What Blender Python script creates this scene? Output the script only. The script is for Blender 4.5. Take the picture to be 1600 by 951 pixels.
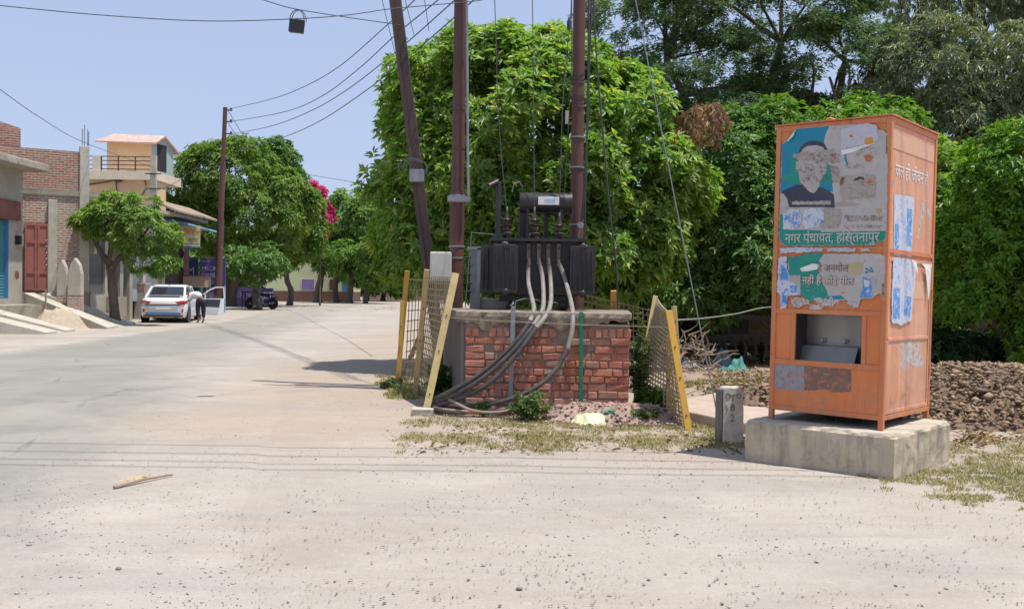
import bpy, bmesh, math, random
import numpy as np
from mathutils import Vector, Matrix
R = math.radians
random.seed(7)
for o in list(bpy.data.objects): bpy.data.objects.remove(o)
SC = bpy.context.scene
COL = SC.collection

# ------------------------------------------------------------------ camera
FPX, PIT, ROLL, EYE = 1500.0, 0.0135, 0.0137, 1.42
cam = bpy.data.cameras.new('camera'); cam.sensor_width = 36; cam.lens = FPX/1600*36
cam.clip_start = 0.05; cam.clip_end = 3000
co = bpy.data.objects.new('camera', cam); COL.objects.link(co)
fwd = Vector((0, math.cos(PIT), -math.sin(PIT))); upv = Vector((0, math.sin(PIT), math.cos(PIT))); rt = Vector((1, 0, 0))
cr, sr = math.cos(ROLL), math.sin(ROLL)
RR = rt*cr+upv*sr; UU = upv*cr-rt*sr
mw = Matrix((RR, UU, -fwd)).transposed().to_4x4(); mw.translation = (0, 0, EYE)
co.matrix_world = mw
SC.camera = co

# ------------------------------------------------------------------ light
SUN_EL, SUN_AZ = 74.0, 22.0      # azimuth: degrees behind the +X axis
w = bpy.data.worlds.new('World'); SC.world = w; w.use_nodes = True
nt = w.node_tree; nt.nodes.clear()
sky = nt.nodes.new('ShaderNodeTexSky'); sky.sky_type = 'NISHITA'; sky.sun_disc = False
sdir = Vector((math.cos(R(SUN_AZ))*math.cos(R(SUN_EL)), -math.sin(R(SUN_AZ))*math.cos(R(SUN_EL)), math.sin(R(SUN_EL))))
sky.sun_elevation = R(SUN_EL); sky.sun_rotation = math.atan2(sdir.x, sdir.y)
sky.air_density = 1.25; sky.dust_density = 1.2; sky.ozone_density = 3.0; sky.altitude = 200
hsv = nt.nodes.new('ShaderNodeHueSaturation'); hsv.inputs['Saturation'].default_value = 0.78; hsv.inputs['Value'].default_value = 1.0
tint = nt.nodes.new('ShaderNodeMix'); tint.data_type = 'RGBA'; tint.blend_type = 'MULTIPLY'; tint.inputs[0].default_value = 1
tint.inputs[7].default_value = (1.03, 0.99, 1.12, 1)
bg = nt.nodes.new('ShaderNodeBackground'); bg.inputs[1].default_value = 0.138
ow = nt.nodes.new('ShaderNodeOutputWorld')
nt.links.new(sky.outputs[0], hsv.inputs['Color']); nt.links.new(hsv.outputs[0], tint.inputs[6])
hz_ = nt.nodes.new('ShaderNodeMix'); hz_.data_type = 'RGBA'; hz_.inputs[0].default_value = .70; hz_.inputs[7].default_value = (2.55, 3.15, 4.50, 1)   # even summer haze over the whole sky
nt.links.new(tint.outputs[2], hz_.inputs[6]); nt.links.new(hz_.outputs[2], bg.inputs[0]); nt.links.new(bg.outputs[0], ow.inputs[0])
sl = bpy.data.lights.new('sun', 'SUN'); sl.energy = 4.3; sl.angle = R(0.6); sl.color = (1, 0.955, 0.89)
so = bpy.data.objects.new('sun', sl); COL.objects.link(so); so.location = sdir*50
so.rotation_euler = sdir.to_track_quat('Z', 'Y').to_euler()
SC.view_settings.view_transform = 'Standard'; SC.view_settings.look = 'None'
SC.view_settings.exposure = 0.33; SC.view_settings.gamma = 1; SC.view_settings.use_curve_mapping = False

# ------------------------------------------------------------------ geometry of the place
def sstep(t): t = min(1, max(0, t)); return t*t*(3-2*t)
def gz(x, y): return 0.30*sstep((y-36)/19)
def ray(px, py):
    u, v = px-800, py-475.5
    a = cr*u+sr*v; b = -sr*u+cr*v
    return fwd+rt*(a/FPX)-upv*(b/FPX)
def W(px, py, Y):                         # surveyed point: picture position and distance
    d = ray(px, py); t = Y/d.y
    return Vector((d.x*t, Y, EYE+d.z*t))
def G(px, py, z=None):                    # surveyed point on the ground
    d = ray(px, py); zz = 0 if z is None else z
    for _ in range(12):
        t = (zz-EYE)/d.z; p = Vector((d.x*t, d.y*t, zz))
        if z is None: zz = gz(p.x, p.y)
    return p
def hz(px, Y, py): return W(px, py, Y).z

# ------------------------------------------------------------------ mesh builder
class MB:
    def __init__(s): s.v = []; s.f = []; s.m = None
    def add(s, vs, fs):
        n = len(s.v); vs = [Vector(p) for p in vs]
        if s.m is not None: vs = [s.m @ p for p in vs]
        s.v += [tuple(p) for p in vs]; s.f += [tuple(n+i for i in f) for f in fs]; return s
    def box(s, x0, x1, y0, y1, z0, z1, j=0):
        vs = [(x, y, z) for z in (z0, z1) for x, y in ((x0, y0), (x1, y0), (x1, y1), (x0, y1))]
        if j: vs = [(a+random.uniform(-j, j), b+random.uniform(-j, j), c+random.uniform(-j, j)) for a, b, c in vs]
        return s.add(vs, [(3, 2, 1, 0), (4, 5, 6, 7), (0, 1, 5, 4), (1, 2, 6, 5), (2, 3, 7, 6), (3, 0, 4, 7)])
    def bar(s, a, b, w, h=None, up=(0, 0, 1)):      # rectangular bar between points
        a, b = Vector(a), Vector(b); h = h or w; d = (b-a).normalized(); up = Vector(up)
        if abs(d.dot(up)) > .98: up = Vector((0, 1, 0))
        x = d.cross(up).normalized()*w/2; y = x.cross(d).normalized()*h/2
        vs = [p+q for p in (a, b) for q in (-x-y, x-y, x+y, -x+y)]
        return s.add(vs, [(3, 2, 1, 0), (4, 5, 6, 7), (0, 1, 5, 4), (1, 2, 6, 5), (2, 3, 7, 6), (3, 0, 4, 7)])
    def tube(s, pts, r, n=8, cap=True, closed=False):
        pts = [Vector(p) for p in pts]; k = len(pts)
        rs = r if isinstance(r, (list, tuple)) else [r]*k
        ref = None; vs = []
        for i, p in enumerate(pts):
            if closed: d = pts[(i+1) % k]-pts[i-1]
            else: d = pts[min(i+1, k-1)]-pts[max(i-1, 0)]
            d.normalize()
            if ref is None:
                ref = d.orthogonal().normalized()
            x = (ref-d*ref.dot(d)).normalized(); ref = x; y = d.cross(x)
            for j in range(n):
                a = 2*math.pi*j/n; vs.append(p+(x*math.cos(a)+y*math.sin(a))*rs[i])
        fs = []
        for i in range(k if closed else k-1):
            a0 = i*n; b0 = ((i+1) % k)*n
            for j in range(n): fs.append((a0+j, a0+(j+1) % n, b0+(j+1) % n, b0+j))
        if cap and not closed: fs.append(tuple(range(n-1, -1, -1))); fs.append(tuple((k-1)*n+j for j in range(n)))
        return s.add(vs, fs)
    def lathe(s, prof, n=16, c=(0, 0, 0), axis='z'):       # prof: (r, h)
        vs = []; c = Vector(c)
        for r_, h in prof:
            for j in range(n):
                a = 2*math.pi*j/n; p = (r_*math.cos(a), r_*math.sin(a), h)
                if axis == 'y': p = (p[0], p[2], p[1])
                if axis == 'x': p = (p[2], p[0], p[1])
                vs.append(c+Vector(p))
        fs = [(i*n+j, i*n+(j+1) % n, (i+1)*n+(j+1) % n, (i+1)*n+j) for i in range(len(prof)-1) for j in range(n)]
        fs.append(tuple(range(n-1, -1, -1))); fs.append(tuple((len(prof)-1)*n+j for j in range(n)))
        return s.add(vs, fs)
    def prism(s, poly, y0, y1):                            # poly in (x,z), extruded along y
        n = len(poly)
        vs = [(x, y0, z) for x, z in poly]+[(x, y1, z) for x, z in poly]
        return s.add(vs, [tuple(range(n)), tuple(range(2*n-1, n-1, -1))]+[(i, n+i, n+(i+1) % n, (i+1) % n) for i in range(n)])
    def build(s, name, m, parent=None, smooth=False, bevel=0, seg=2, loc=None):
        me = bpy.data.meshes.new(name); me.from_pydata(s.v, [], s.f); me.update()
        b = bmesh.new(); b.from_mesh(me); bmesh.ops.recalc_face_normals(b, faces=b.faces); b.to_mesh(me); b.free()
        if smooth: me.polygons.foreach_set('use_smooth', [True]*len(me.polygons))
        if m is not None: me.materials.append(m)
        o = bpy.data.objects.new(name, me); COL.objects.link(o)
        if parent: o.parent = parent
        if loc is not None: o.location = loc
        if bevel:
            md = o.modifiers.new('bevel', 'BEVEL'); md.width = bevel; md.segments = seg; md.limit_method = 'ANGLE'; md.angle_limit = R(40)
        if smooth and bevel == 0:
            try:
                md = o.modifiers.new('es', 'EDGE_SPLIT'); md.split_angle = R(42)
            except Exception: pass
        return o
def tag(o, label=None, cat=None, group=None, kind=None):
    if label: o['label'] = label
    if cat: o['category'] = cat
    if group: o['group'] = group
    if kind: o['kind'] = kind
    return o
def root(name, loc, label, cat, rz=0, group=None):
    o = bpy.data.objects.new(name, None); COL.objects.link(o); o.location = loc; o.rotation_euler = (0, 0, rz)
    o.empty_display_size = .2
    return tag(o, label, cat, group)
def nparr(name, V, F, m, parent=None, smooth=False):      # numpy mesh, F (n,k)
    me = bpy.data.meshes.new(name); k = F.shape[1]
    me.vertices.add(len(V)); me.vertices.foreach_set('co', V.astype(np.float32).ravel())
    me.loops.add(F.size); me.loops.foreach_set('vertex_index', F.astype(np.int32).ravel())
    me.polygons.add(len(F)); me.polygons.foreach_set('loop_start', np.arange(0, F.size, k, dtype=np.int32))
    me.polygons.foreach_set('loop_total', np.full(len(F), k, dtype=np.int32))
    if smooth: me.polygons.foreach_set('use_smooth', [True]*len(F))
    me.update(calc_edges=True); me.materials.append(m)
    o = bpy.data.objects.new(name, me); COL.objects.link(o)
    if parent: o.parent = parent
    return o

# ------------------------------------------------------------------ materials
class N:
    def __init__(s, name):
        s.m = bpy.data.materials.new(name); s.m.use_nodes = True; s.t = s.m.node_tree; s.t.nodes.clear()
        s.out = s.n('ShaderNodeOutputMaterial'); s.b = s.n('ShaderNodeBsdfPrincipled'); s.l(s.b.outputs[0], s.out.inputs[0])
        s.tc = s.n('ShaderNodeTexCoord')
    def n(s, t, **k):
        x = s.t.nodes.new(t)
        for a, b in k.items(): setattr(x, a, b)
        return x
    def l(s, a, b): s.t.links.new(a, b)
    def val(s, sock, v):
        if hasattr(v, 'links') or isinstance(v, bpy.types.NodeSocket): s.l(v, sock)
        else: sock.default_value = v
    def coord(s, sc=(1, 1, 1), world=False):
        mp = s.n('ShaderNodeMapping'); mp.inputs['Scale'].default_value = sc
        if world:
            g = s.n('ShaderNodeNewGeometry'); s.l(g.outputs['Position'], mp.inputs[0])
        else: s.l(s.tc.outputs['Object'], mp.inputs[0])
        return mp.outputs[0]
    def noise(s, scale, detail=5, rough=.6, vec=None, dist=0):
        x = s.n('ShaderNodeTexNoise'); x.inputs['Scale'].default_value = scale; x.inputs['Detail'].default_value = detail
        x.inputs['Roughness'].default_value = rough; x.inputs['Distortion'].default_value = dist
        s.l(vec if vec is not None else s.tc.outputs['Object'], x.inputs['Vector']); return x.outputs[0]
    def voro(s, scale, vec=None, feature='F1', out=0):
        x = s.n('ShaderNodeTexVoronoi'); x.feature = feature; x.inputs['Scale'].default_value = scale
        s.l(vec if vec is not None else s.tc.outputs['Object'], x.inputs['Vector']); return x.outputs[out]
    def ramp(s, f, a, b, ca=0., cb=1.):
        x = s.n('ShaderNodeMapRange'); x.clamp = True
        s.l(f, x.inputs[0]); x.inputs[1].default_value = a; x.inputs[2].default_value = b; x.inputs[3].default_value = ca; x.inputs[4].default_value = cb
        return x.outputs[0]
    def math(s, op, a, b=0.):
        x = s.n('ShaderNodeMath'); x.operation = op; s.val(x.inputs[0], a); s.val(x.inputs[1], b); return x.outputs[0]
    def mix(s, f, a, b, mode='MIX'):
        x = s.n('ShaderNodeMix'); x.data_type = 'RGBA'; x.blend_type = mode
        s.val(x.inputs[0], f)
        for sock, c in ((x.inputs[6], a), (x.inputs[7], b)):
            if isinstance(c, tuple): sock.default_value = (*c[:3], 1)
            else: s.l(c, sock)
        return x.outputs[2]
    def bump(s, h, strength=.3, dist=.02, normal=None):
        x = s.n('ShaderNodeBump'); x.inputs['Strength'].default_value = strength; x.inputs['Distance'].default_value = dist
        s.l(h, x.inputs['Height'])
        if normal is not None: s.l(normal, x.inputs['Normal'])
        s.l(x.outputs[0], s.b.inputs['Normal']); return x.outputs[0]
    def fin(s, col=None, rough=.8, metal=0., spec=None):
        if col is not None: 
            if isinstance(col, tuple): s.b.inputs['Base Color'].default_value = (*col[:3], 1)
            else: s.l(col, s.b.inputs['Base Color'])
        s.val(s.b.inputs['Roughness'], rough); s.b.inputs['Metallic'].default_value = metal
        if spec is not None: s.b.inputs['Specular IOR Level'].default_value = spec
        return s.m
def surf(name, c1, c2=None, scale=3., rough=.75, bump=.15, bd=.01, metal=0., spots=None, spot_scale=9., spot_lim=(.62, .68), spec=None, stretch=(1, 1, 1)):
    n = N(name); c2 = c2 or tuple(x*.75 for x in c1)
    v = n.coord(stretch)
    a = n.noise(scale, 6, .65, v, .4)
    c = n.mix(n.ramp(a, .35, .66), c1, c2)
    f = n.noise(scale*9, 4, .7, v)
    c = n.mix(n.ramp(f, .3, .75, 0, .35), c, tuple(x*.6 for x in c2))
    if spots: c = n.mix(n.ramp(n.noise(spot_scale, 5, .7, v, 1.), *spot_lim), c, spots)
    if bump: n.bump(n.math('ADD', f, n.math('MULTIPLY', a, .6)), bump, bd)
    return n.fin(c, rough, metal, spec)
def flat(name, c, rough=.6, metal=0., spec=None):
    n = N(name); f = n.noise(14, 4, .7)
    return n.fin(n.mix(n.ramp(f, .35, .75, 0, .3), c, tuple(x*.62 for x in c)), rough, metal, spec)
def leafmat(name, dark, lite, yell=None, ty=.12, rough=.45, trans=.35, spec=.4):
    n = N(name); g = n.n('ShaderNodeNewGeometry'); rnd = g.outputs['Random Per Island']
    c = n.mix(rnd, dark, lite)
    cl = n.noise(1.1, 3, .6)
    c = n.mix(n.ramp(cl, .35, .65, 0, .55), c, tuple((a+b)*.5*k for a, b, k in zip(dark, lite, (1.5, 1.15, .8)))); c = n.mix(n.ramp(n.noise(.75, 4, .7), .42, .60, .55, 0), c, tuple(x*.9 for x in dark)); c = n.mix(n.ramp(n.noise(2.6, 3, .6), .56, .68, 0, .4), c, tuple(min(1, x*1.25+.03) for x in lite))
    if yell:
        w_ = n.n('ShaderNodeTexWhiteNoise'); w_.noise_dimensions = '1D'; n.l(rnd, w_.inputs['W'])
        c = n.mix(n.ramp(w_.outputs[0], 1-ty, 1-ty+.02), c, yell)
    n.fin(c, rough, 0, spec)
    tr = n.n('ShaderNodeBsdfTranslucent'); ms = n.n('ShaderNodeMixShader'); ms.inputs[0].default_value = trans
    tcol = n.mix(1., c, (1.25, 1.35, .6), 'MULTIPLY'); n.l(tcol, tr.inputs[0])
    n.l(n.b.outputs[0], ms.inputs[1]); n.l(tr.outputs[0], ms.inputs[2]); n.l(ms.outputs[0], n.out.inputs[0])
    return n.m
def brickmat(name, c1, c2, mortar, bw=.24, bh=.085, ms=.012, stain=None):
    n = N(name); sp = n.n('ShaderNodeSeparateXYZ'); n.l(n.tc.outputs['Object'], sp.inputs[0])
    cb = n.n('ShaderNodeCombineXYZ'); n.l(n.math('ADD', sp.outputs[0], sp.outputs[1]), cb.inputs[0]); n.l(sp.outputs[2], cb.inputs[1])
    ns = n.n('ShaderNodeTexNoise'); ns.inputs['Scale'].default_value = 2.5; ns.inputs['Detail'].default_value = 4; n.l(n.tc.outputs['Object'], ns.inputs['Vector'])
    va = n.n('ShaderNodeVectorMath'); va.operation = 'MULTIPLY_ADD'; n.l(ns.outputs[1], va.inputs[0]); va.inputs[1].default_value = (.09, .07, 0); n.l(cb.outputs[0], va.inputs[2])
    b = n.n('ShaderNodeTexBrick'); n.l(va.outputs[0], b.inputs['Vector']); b.inputs['Scale'].default_value = 1
    b.inputs['Brick Width'].default_value = bw; b.inputs['Row Height'].default_value = bh; b.inputs['Mortar Size'].default_value = ms
    b.inputs['Mortar Smooth'].default_value = .3; b.inputs['Color1'].default_value = (*c1, 1); b.inputs['Color2'].default_value = (*c2, 1); b.inputs['Mortar'].default_value = (*mortar, 1)
    c = n.mix(n.ramp(n.noise(1.3, 6, .7), .48, .66, 0, .75), b.outputs[0], stain or mortar)
    c = n.mix(n.ramp(n.noise(7, 5, .7), .4, .7, 0, .5), c, tuple(x*.55 for x in c2))
    n.bump(n.math('SUBTRACT', n.noise(20, 3), n.math('MULTIPLY', b.outputs['Fac'], 1.5)), .6, .02)
    return n.fin(c, .9)

def pipe(x): return tuple(x)
M = {}
M['rust_pole'] = surf('rust_pole', (.135, .052, .038), (.085, .038, .030), 2.2, .62, .12, .004, spots=(.19, .075, .04), spot_scale=5, stretch=(1, 1, .35))
M['steel_pole'] = surf('steel_pole', (.10, .055, .045), (.06, .035, .03), 2.5, .6, .1, stretch=(1, 1, .3))
M['black_metal'] = surf('black_metal', (.015, .015, .016), (.032, .028, .025), 5, .5, .1, .004, spots=(.10, .075, .05), spot_scale=7, spot_lim=(.66, .74))
M['radiator'] = surf('radiator', (.013, .013, .015), (.032, .027, .023), 4, .42, .1, .003, spots=(.20, .15, .10), spot_scale=5, spot_lim=(.64, .8))
M['brownmetal'] = surf('brown_terminal', (.19, .14, .105), (.11, .085, .07), 12, .7, .1)
M['galv'] = surf('galvanised', (.33, .35, .36), (.22, .23, .24), 8, .5, .1, .003, metal=.3, spots=(.2, .12, .07), spot_scale=14)
M['cable_grey'] = surf('cable_grey', (.30, .28, .25), (.20, .18, .16), 9, .7, .1)
M['cable_black'] = surf('cable_black', (.045, .043, .042), (.10, .09, .08), 7, .6, .05)
M['wire'] = flat('wire_dark', (.045, .047, .05), .6)
M['wire_al'] = flat('wire_aluminium', (.16, .17, .18), .5, .3)
M['wire_blue'] = flat('overhead_wire', (.06, .075, .10), .6)
M['porcelain'] = flat('porcelain_brown', (.06, .035, .03), .25)
M['white_box'] = surf('white_box', (.66, .64, .58), (.52, .49, .43), 4, .6, .05, spots=(.30, .24, .18), spot_scale=6, spot_lim=(.68, .8))
M['yellow_paint'] = surf('yellow_paint', (.62, .36, .035), (.50, .30, .06), 5, .55, .08, .003, spots=(.25, .15, .08), spot_scale=10, spot_lim=(.66, .72), stretch=(1, 1, .4))
M['faded_yellow'] = surf('faded_yellow', (.62, .48, .22), (.48, .36, .16), 5, .65, .08, .003, spots=(.3, .2, .1), spot_scale=10, spot_lim=(.66, .72))
M['mesh_beige'] = surf('mesh_beige', (.42, .34, .20), (.30, .24, .14), 8, .7, .05)
M['mesh_brown'] = surf('mesh_brown', (.30, .22, .12), (.20, .15, .09), 8, .7, .05)
M['green_paint'] = surf('green_paint', (.008, .22, .10), (.006, .15, .08), 8, .45, .05)
M['concrete'] = surf('concrete', (.46, .41, .33), (.30, .265, .21), 1.7, .9, .35, .012, spots=(.12, .115, .10), spot_scale=4.5, spot_lim=(.58, .72))
M['concrete_lt'] = surf('concrete_light', (.56, .52, .43), (.43, .39, .32), 1.8, .9, .25, .01, spots=(.25, .23, .2), spot_scale=5, spot_lim=(.6, .75))
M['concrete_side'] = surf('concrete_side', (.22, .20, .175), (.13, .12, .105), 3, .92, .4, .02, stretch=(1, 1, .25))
M['plaster'] = surf('plaster', (.46, .425, .35), (.35, .32, .265), 1.1, .9, .15, .01, spots=(.2, .19, .175), spot_scale=2.2, spot_lim=(.6, .75))
M['plaster_cream'] = surf('plaster_cream', (.78, .56, .32), (.68, .47, .28), 1.1, .85, .05, spots=(.35, .25, .18), spot_scale=2.5, spot_lim=(.66, .8))
M['plaster_pale'] = surf('plaster_pale', (.78, .68, .50), (.68, .57, .42), 1.1, .85, .05, spots=(.36, .3, .25), spot_scale=2.5, spot_lim=(.64, .8))
M['lime'] = surf('lime_wash', (.58, .62, .36), (.52, .55, .33), .8, .85, .05)
M['brown_base'] = surf('brown_dado', (.17, .085, .06), (.12, .07, .055), 2, .85, .05)
M['brick_far'] = brickmat('brick_far', (.40, .175, .115), (.28, .115, .08), (.48, .41, .33), ms=.017, stain=(.40, .28, .215))
M['brick_far2'] = brickmat('brick_rough', (.46, .26, .20), (.31, .15, .12), (.56, .49, .42), ms=.024, stain=(.50, .42, .35))
M['brick_right'] = brickmat('brick_right', (.42, .17, .12), (.33, .13, .09), (.35, .28, .22))
M['roof_pink'] = surf('roof_pink', (.62, .38, .30), (.54, .30, .24), 1.2, .6, .1, spots=(.62, .5, .42), spot_scale=2.5, spot_lim=(.52, .62))
M['teal_panel'] = flat('teal_gable', (.36, .46, .44), .7)
M['shutter_blue'] = surf('shutter_blue', (.075, .27, .33), (.06, .22, .28), 1.5, .5, .05)
M['shutter_grey'] = surf('shutter_grey', (.155, .15, .145), (.11, .105, .10), 1.5, .6, .05)
M['gate_red'] = surf('gate_red', (.37, .135, .10), (.30, .11, .09), 2, .65, .1, spots=(.42, .22, .18), spot_scale=5)
M['lintel_red'] = surf('lintel_red', (.25, .10, .075), (.17, .065, .05), 3, .8, .1)
M['dark_in'] = flat('dark_interior', (.03, .028, .03), .9)
M['door_brown'] = flat('door_brown', (.10, .045, .035), .7)
M['panel_pale'] = surf('panel_pale', (.46, .47, .43), (.38, .39, .36), 1.5, .7, .05)
M['blue_paint'] = flat('blue_paint', (.07, .22, .48), .5)
M['blue_light'] = flat('blue_light', (.25, .50, .70), .5)
M['banner_purple'] = flat('banner_purple', (.085, .065, .22), .6)
M['banner_dark'] = flat('banner_dark', (.03, .04, .12), .6)
M['wall_purple'] = surf('wall_purple', (.27, .20, .42), (.20, .14, .34), 1.5, .8, .05)
M['text_white'] = flat('text_white', (.78, .77, .75), .7)
M['text_violet'] = flat('text_violet', (.45, .42, .60), .7)
M['sign_yellow'] = flat('sign_yellow', (.62, .55, .26), .6)
M['sign_red'] = flat('sign_red', (.60, .16, .05), .6)
M['wood'] = surf('old_wood', (.36, .27, .20), (.26, .19, .14), 4, .85, .15, stretch=(.3, 1, 3))
M['wood_dark'] = surf('dark_wood', (.07, .055, .045), (.04, .033, .03), 4, .9, .1)
M['bark'] = surf('bark', (.17, .13, .098), (.10, .078, .06), 3, .95, .8, .03, stretch=(1.6, 1.6, .35))
M['bark_pale'] = surf('bark_pale', (.28, .23, .185), (.16, .13, .105), 3, .95, .6, .03, stretch=(1.6, 1.6, .35))
M['sandpile'] = surf('sand_pile', (.52, .43, .32), (.44, .35, .25), 5, .95, .6, .03)
M['stone'] = surf('stones', (.30, .27, .235), (.19, .17, .15), 30, .9, .2)
M['stone_pale'] = surf('stones_pale', (.5, .45, .40), (.36, .32, .28), 30, .9, .2)
M['clod'] = surf('clods', (.265, .185, .125), (.17, .115, .075), 6, .97, .7, .03, spots=(.34, .26, .18), spot_scale=11, spot_lim=(.6, .7))
n = N('loose_clods'); g_ = n.n('ShaderNodeNewGeometry'); c = n.mix(g_.outputs['Random Per Island'], (.19, .132, .086), (.40, .295, .20)); c = n.mix(n.ramp(n.noise(2.2, 4, .7), .4, .65, 0, .5), c, (.24, .165, .11)); n.bump(n.noise(45, 4, .7), .6, .01); M['clods'] = n.fin(c, .97, 0, .1)
M['rubble'] = surf('rubble', (.46, .33, .27), (.36, .25, .20), 8, .95, .6, .02, spots=(.25, .18, .14), spot_scale=14)
M['bag'] = surf('plastic_bag', (.70, .68, .40), (.62, .60, .36), 10, .5, .2)
M['black'] = flat('black_plastic', (.018, .018, .02), .5)
M['rubber'] = flat('rubber', (.022, .021, .020), .85)
M['rim'] = flat('rim', (.45, .45, .45), .4, .5)
M['car_white'] = flat('car_white', (.78, .79, .80), .22); M['car_white'].node_tree.nodes['Principled BSDF'].inputs['Coat Weight'].default_value = .6
M['car_grey'] = flat('car_silver', (.50, .52, .54), .3)
M['glass_dark'] = flat('glass_dark', (.02, .026, .035), .08)
M['tail_red'] = flat('tail_red', (.45, .02, .02), .2)
M['car_in'] = flat('car_interior', (.03, .035, .06), .7)
M['skin'] = flat('skin', (.27, .13, .075), .6)
M['hair'] = flat('hair', (.015, .012, .01), .7)
M['shirt'] = flat('shirt', (.72, .72, .74), .8)
M['trousers'] = flat('trousers', (.012, .013, .022), .85)
M['dead_leaf'] = leafmat('dead_leaves', (.24, .15, .10), (.46, .31, .20), None, .1, .8, .15, .1)
M['leaf_big'] = leafmat('leaf_big', (.095, .205, .030), (.31, .49, .11), (.50, .49, .13), .08, .40, .50, .50)
M['leaf_mid'] = leafmat('leaf_mid', (.045, .12, .024), (.16, .31, .07), (.20, .26, .05), .05, .42, .35, .4)
M['leaf_left'] = leafmat('leaf_left', (.075, .175, .025), (.23, .36, .075), (.32, .33, .09), .06, .45, .38, .35)
M['leaf_small'] = leafmat('leaf_young', (.11, .22, .04), (.25, .40, .09), (.34, .38, .12), .06, .4, .4, .4)
M['leaf_row'] = leafmat('leaf_row', (.085, .19, .035), (.22, .37, .08), (.28, .30, .08), .05, .5, .35, .3)
M['leaf_acacia'] = leafmat('leaf_acacia', (.055, .125, .050), (.155, .245, .105), (.24, .25, .11), .08, .6, .3, .25)
M['leaf_euc'] = leafmat('leaf_grey', (.085, .13, .065), (.24, .30, .18), (.33, .32, .18), .12, .4, .3, .5)
M['leaf_lime'] = leafmat('leaf_lime', (.065, .18, .015), (.20, .38, .045), (.28, .36, .05), .06, .4, .4, .4)
M['leaf_bush'] = leafmat('leaf_bush', (.09, .15, .05), (.20, .28, .12), (.36, .33, .2), .1, .6, .3, .3)
M['leaf_dark'] = leafmat('leaf_dark', (.016, .048, .012), (.038, .090, .022), (.10, .14, .04), .05, .5, .3, .3)
M['flower'] = leafmat('flower_magenta', (.40, .02, .16), (.66, .07, .30), None, .1, .6, .35, .2)
M['grass'] = leafmat('grass_blades', (.15, .16, .055), (.28, .285, .115), (.46, .39, .23), .42, .7, .3, .2)
M['litter'] = leafmat('leaf_litter', (.10, .065, .04), (.27, .19, .11), (.45, .36, .22), .15, .85, .1, .1)
# ------------------------------------------------------------------ ground
def dirt_color(n):
    v = n.coord((1, 1, 1), True)
    sp = n.n('ShaderNodeSeparateXYZ'); n.l(v, sp.inputs[0]); X, Y = sp.outputs[0], sp.outputs[1]
    big = n.noise(.33, 5, .6, v, .6)
    c = n.mix(n.ramp(big, .36, .62), (.44, .395, .335), (.37, .325, .275))
    # pinkish earth beside the asphalt and round the transformer stand
    px = n.math('ADD', X, n.math('MULTIPLY', n.math('SUBTRACT', big, .5), 3.5))
    m1 = n.math('MULTIPLY', n.ramp(Y, 7.6, 9.6), n.ramp(px, -4.8, -3.4))
    c = n.mix(n.math('MULTIPLY', m1, .62), c, (.395, .30, .215))
    # grey worn patches in the foreground
    tr = n.coord((.28, 1.0, 1), True); tn = n.noise(1.15, 4, .55, tr, .9)
    c = n.mix(n.ramp(tn, .52, .66, 0, .55), c, (.30, .285, .265))
    # wheel-swept streaks
    st = n.coord((.16, 2.4, 1), True); c = n.mix(n.ramp(n.noise(2.3, 5, .65, st, .3), .50, .66, 0, .40), c, (.335, .275, .22))
    # rubbed brownish earth behind (under the trees)
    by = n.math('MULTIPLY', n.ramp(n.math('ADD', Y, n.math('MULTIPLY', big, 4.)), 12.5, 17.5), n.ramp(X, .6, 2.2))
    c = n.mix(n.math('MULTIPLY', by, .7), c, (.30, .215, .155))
    trk = n.coord((.9, .9, 1), True); tk = n.n('ShaderNodeTexWave'); tk.wave_type = 'RINGS'; tk.rings_direction = 'Z'; tk.inputs['Scale'].default_value = .16; tk.inputs['Distortion'].default_value = 1.6; tk.inputs['Detail'].default_value = 3; tk.inputs['Detail Scale'].default_value = 1.2
    mp_ = n.n('ShaderNodeMapping'); mp_.inputs['Location'].default_value = (16, -34, 0); n.l(v, mp_.inputs[0]); n.l(mp_.outputs[0], tk.inputs['Vector'])
    c = n.mix(n.math('MULTIPLY', n.ramp(tk.outputs[1], .62, .9, 0, .42), n.ramp(n.noise(1.1, 5, .7, v, .5), .42, .62)), c, (.30, .255, .21))
    c = n.mix(n.ramp(n.noise(4.5, 6, .75, v, .8), .50, .72, 0, .35), c, (.29, .24, .195))
    c = n.mix(n.ramp(n.noise(1.9, 6, .7, v, 1.), .55, .70, 0, .30), c, (.52, .47, .41))
    # fine gravel grains
    vo = n.voro(62, v); c = n.mix(n.ramp(n.math('ADD', vo, n.math('MULTIPLY', n.noise(3.2, 4, .7, v), .45)), .30, .36, .75, 0), c, (.24, .215, .19))
    vo2 = n.voro(28, v); m2 = n.ramp(n.math('ADD', vo2, n.math('MULTIPLY', n.noise(1.3, 3, .7, v), .55)), .30, .35, .8, 0)
    c = n.mix(m2, c, (.17, .15, .135))
    f = n.noise(130, 3, .7, v); c = n.mix(n.ramp(f, .4, .75, 0, .45), c, (.25, .21, .175)); g5 = n.noise(38, 5, .8, v); c = n.mix(n.ramp(g5, .54, .70, 0, .5), c, (.27, .235, .20)); c = n.mix(n.ramp(g5, .44, .32, 0, .4), c, (.56, .51, .45)); vo3 = n.voro(48, v); c = n.mix(n.ramp(n.math('ADD', vo3, n.math('MULTIPLY', n.noise(6, 3, .7, v), .5)), .33, .37, .8, 0), c, (.15, .135, .12))
    h = n.math('ADD', n.math('MULTIPLY', f, .35), n.math('ADD', n.noise(9, 6, .7, v), n.math('MULTIPLY', m2, .5)))
    return c, h, big, X, Y, v
n = N('dusty_ground'); c, h, big, X, Y, v = dirt_color(n)
n.bump(h, .45, .02); M['ground'] = n.fin(c, .95, 0, .2)
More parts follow.
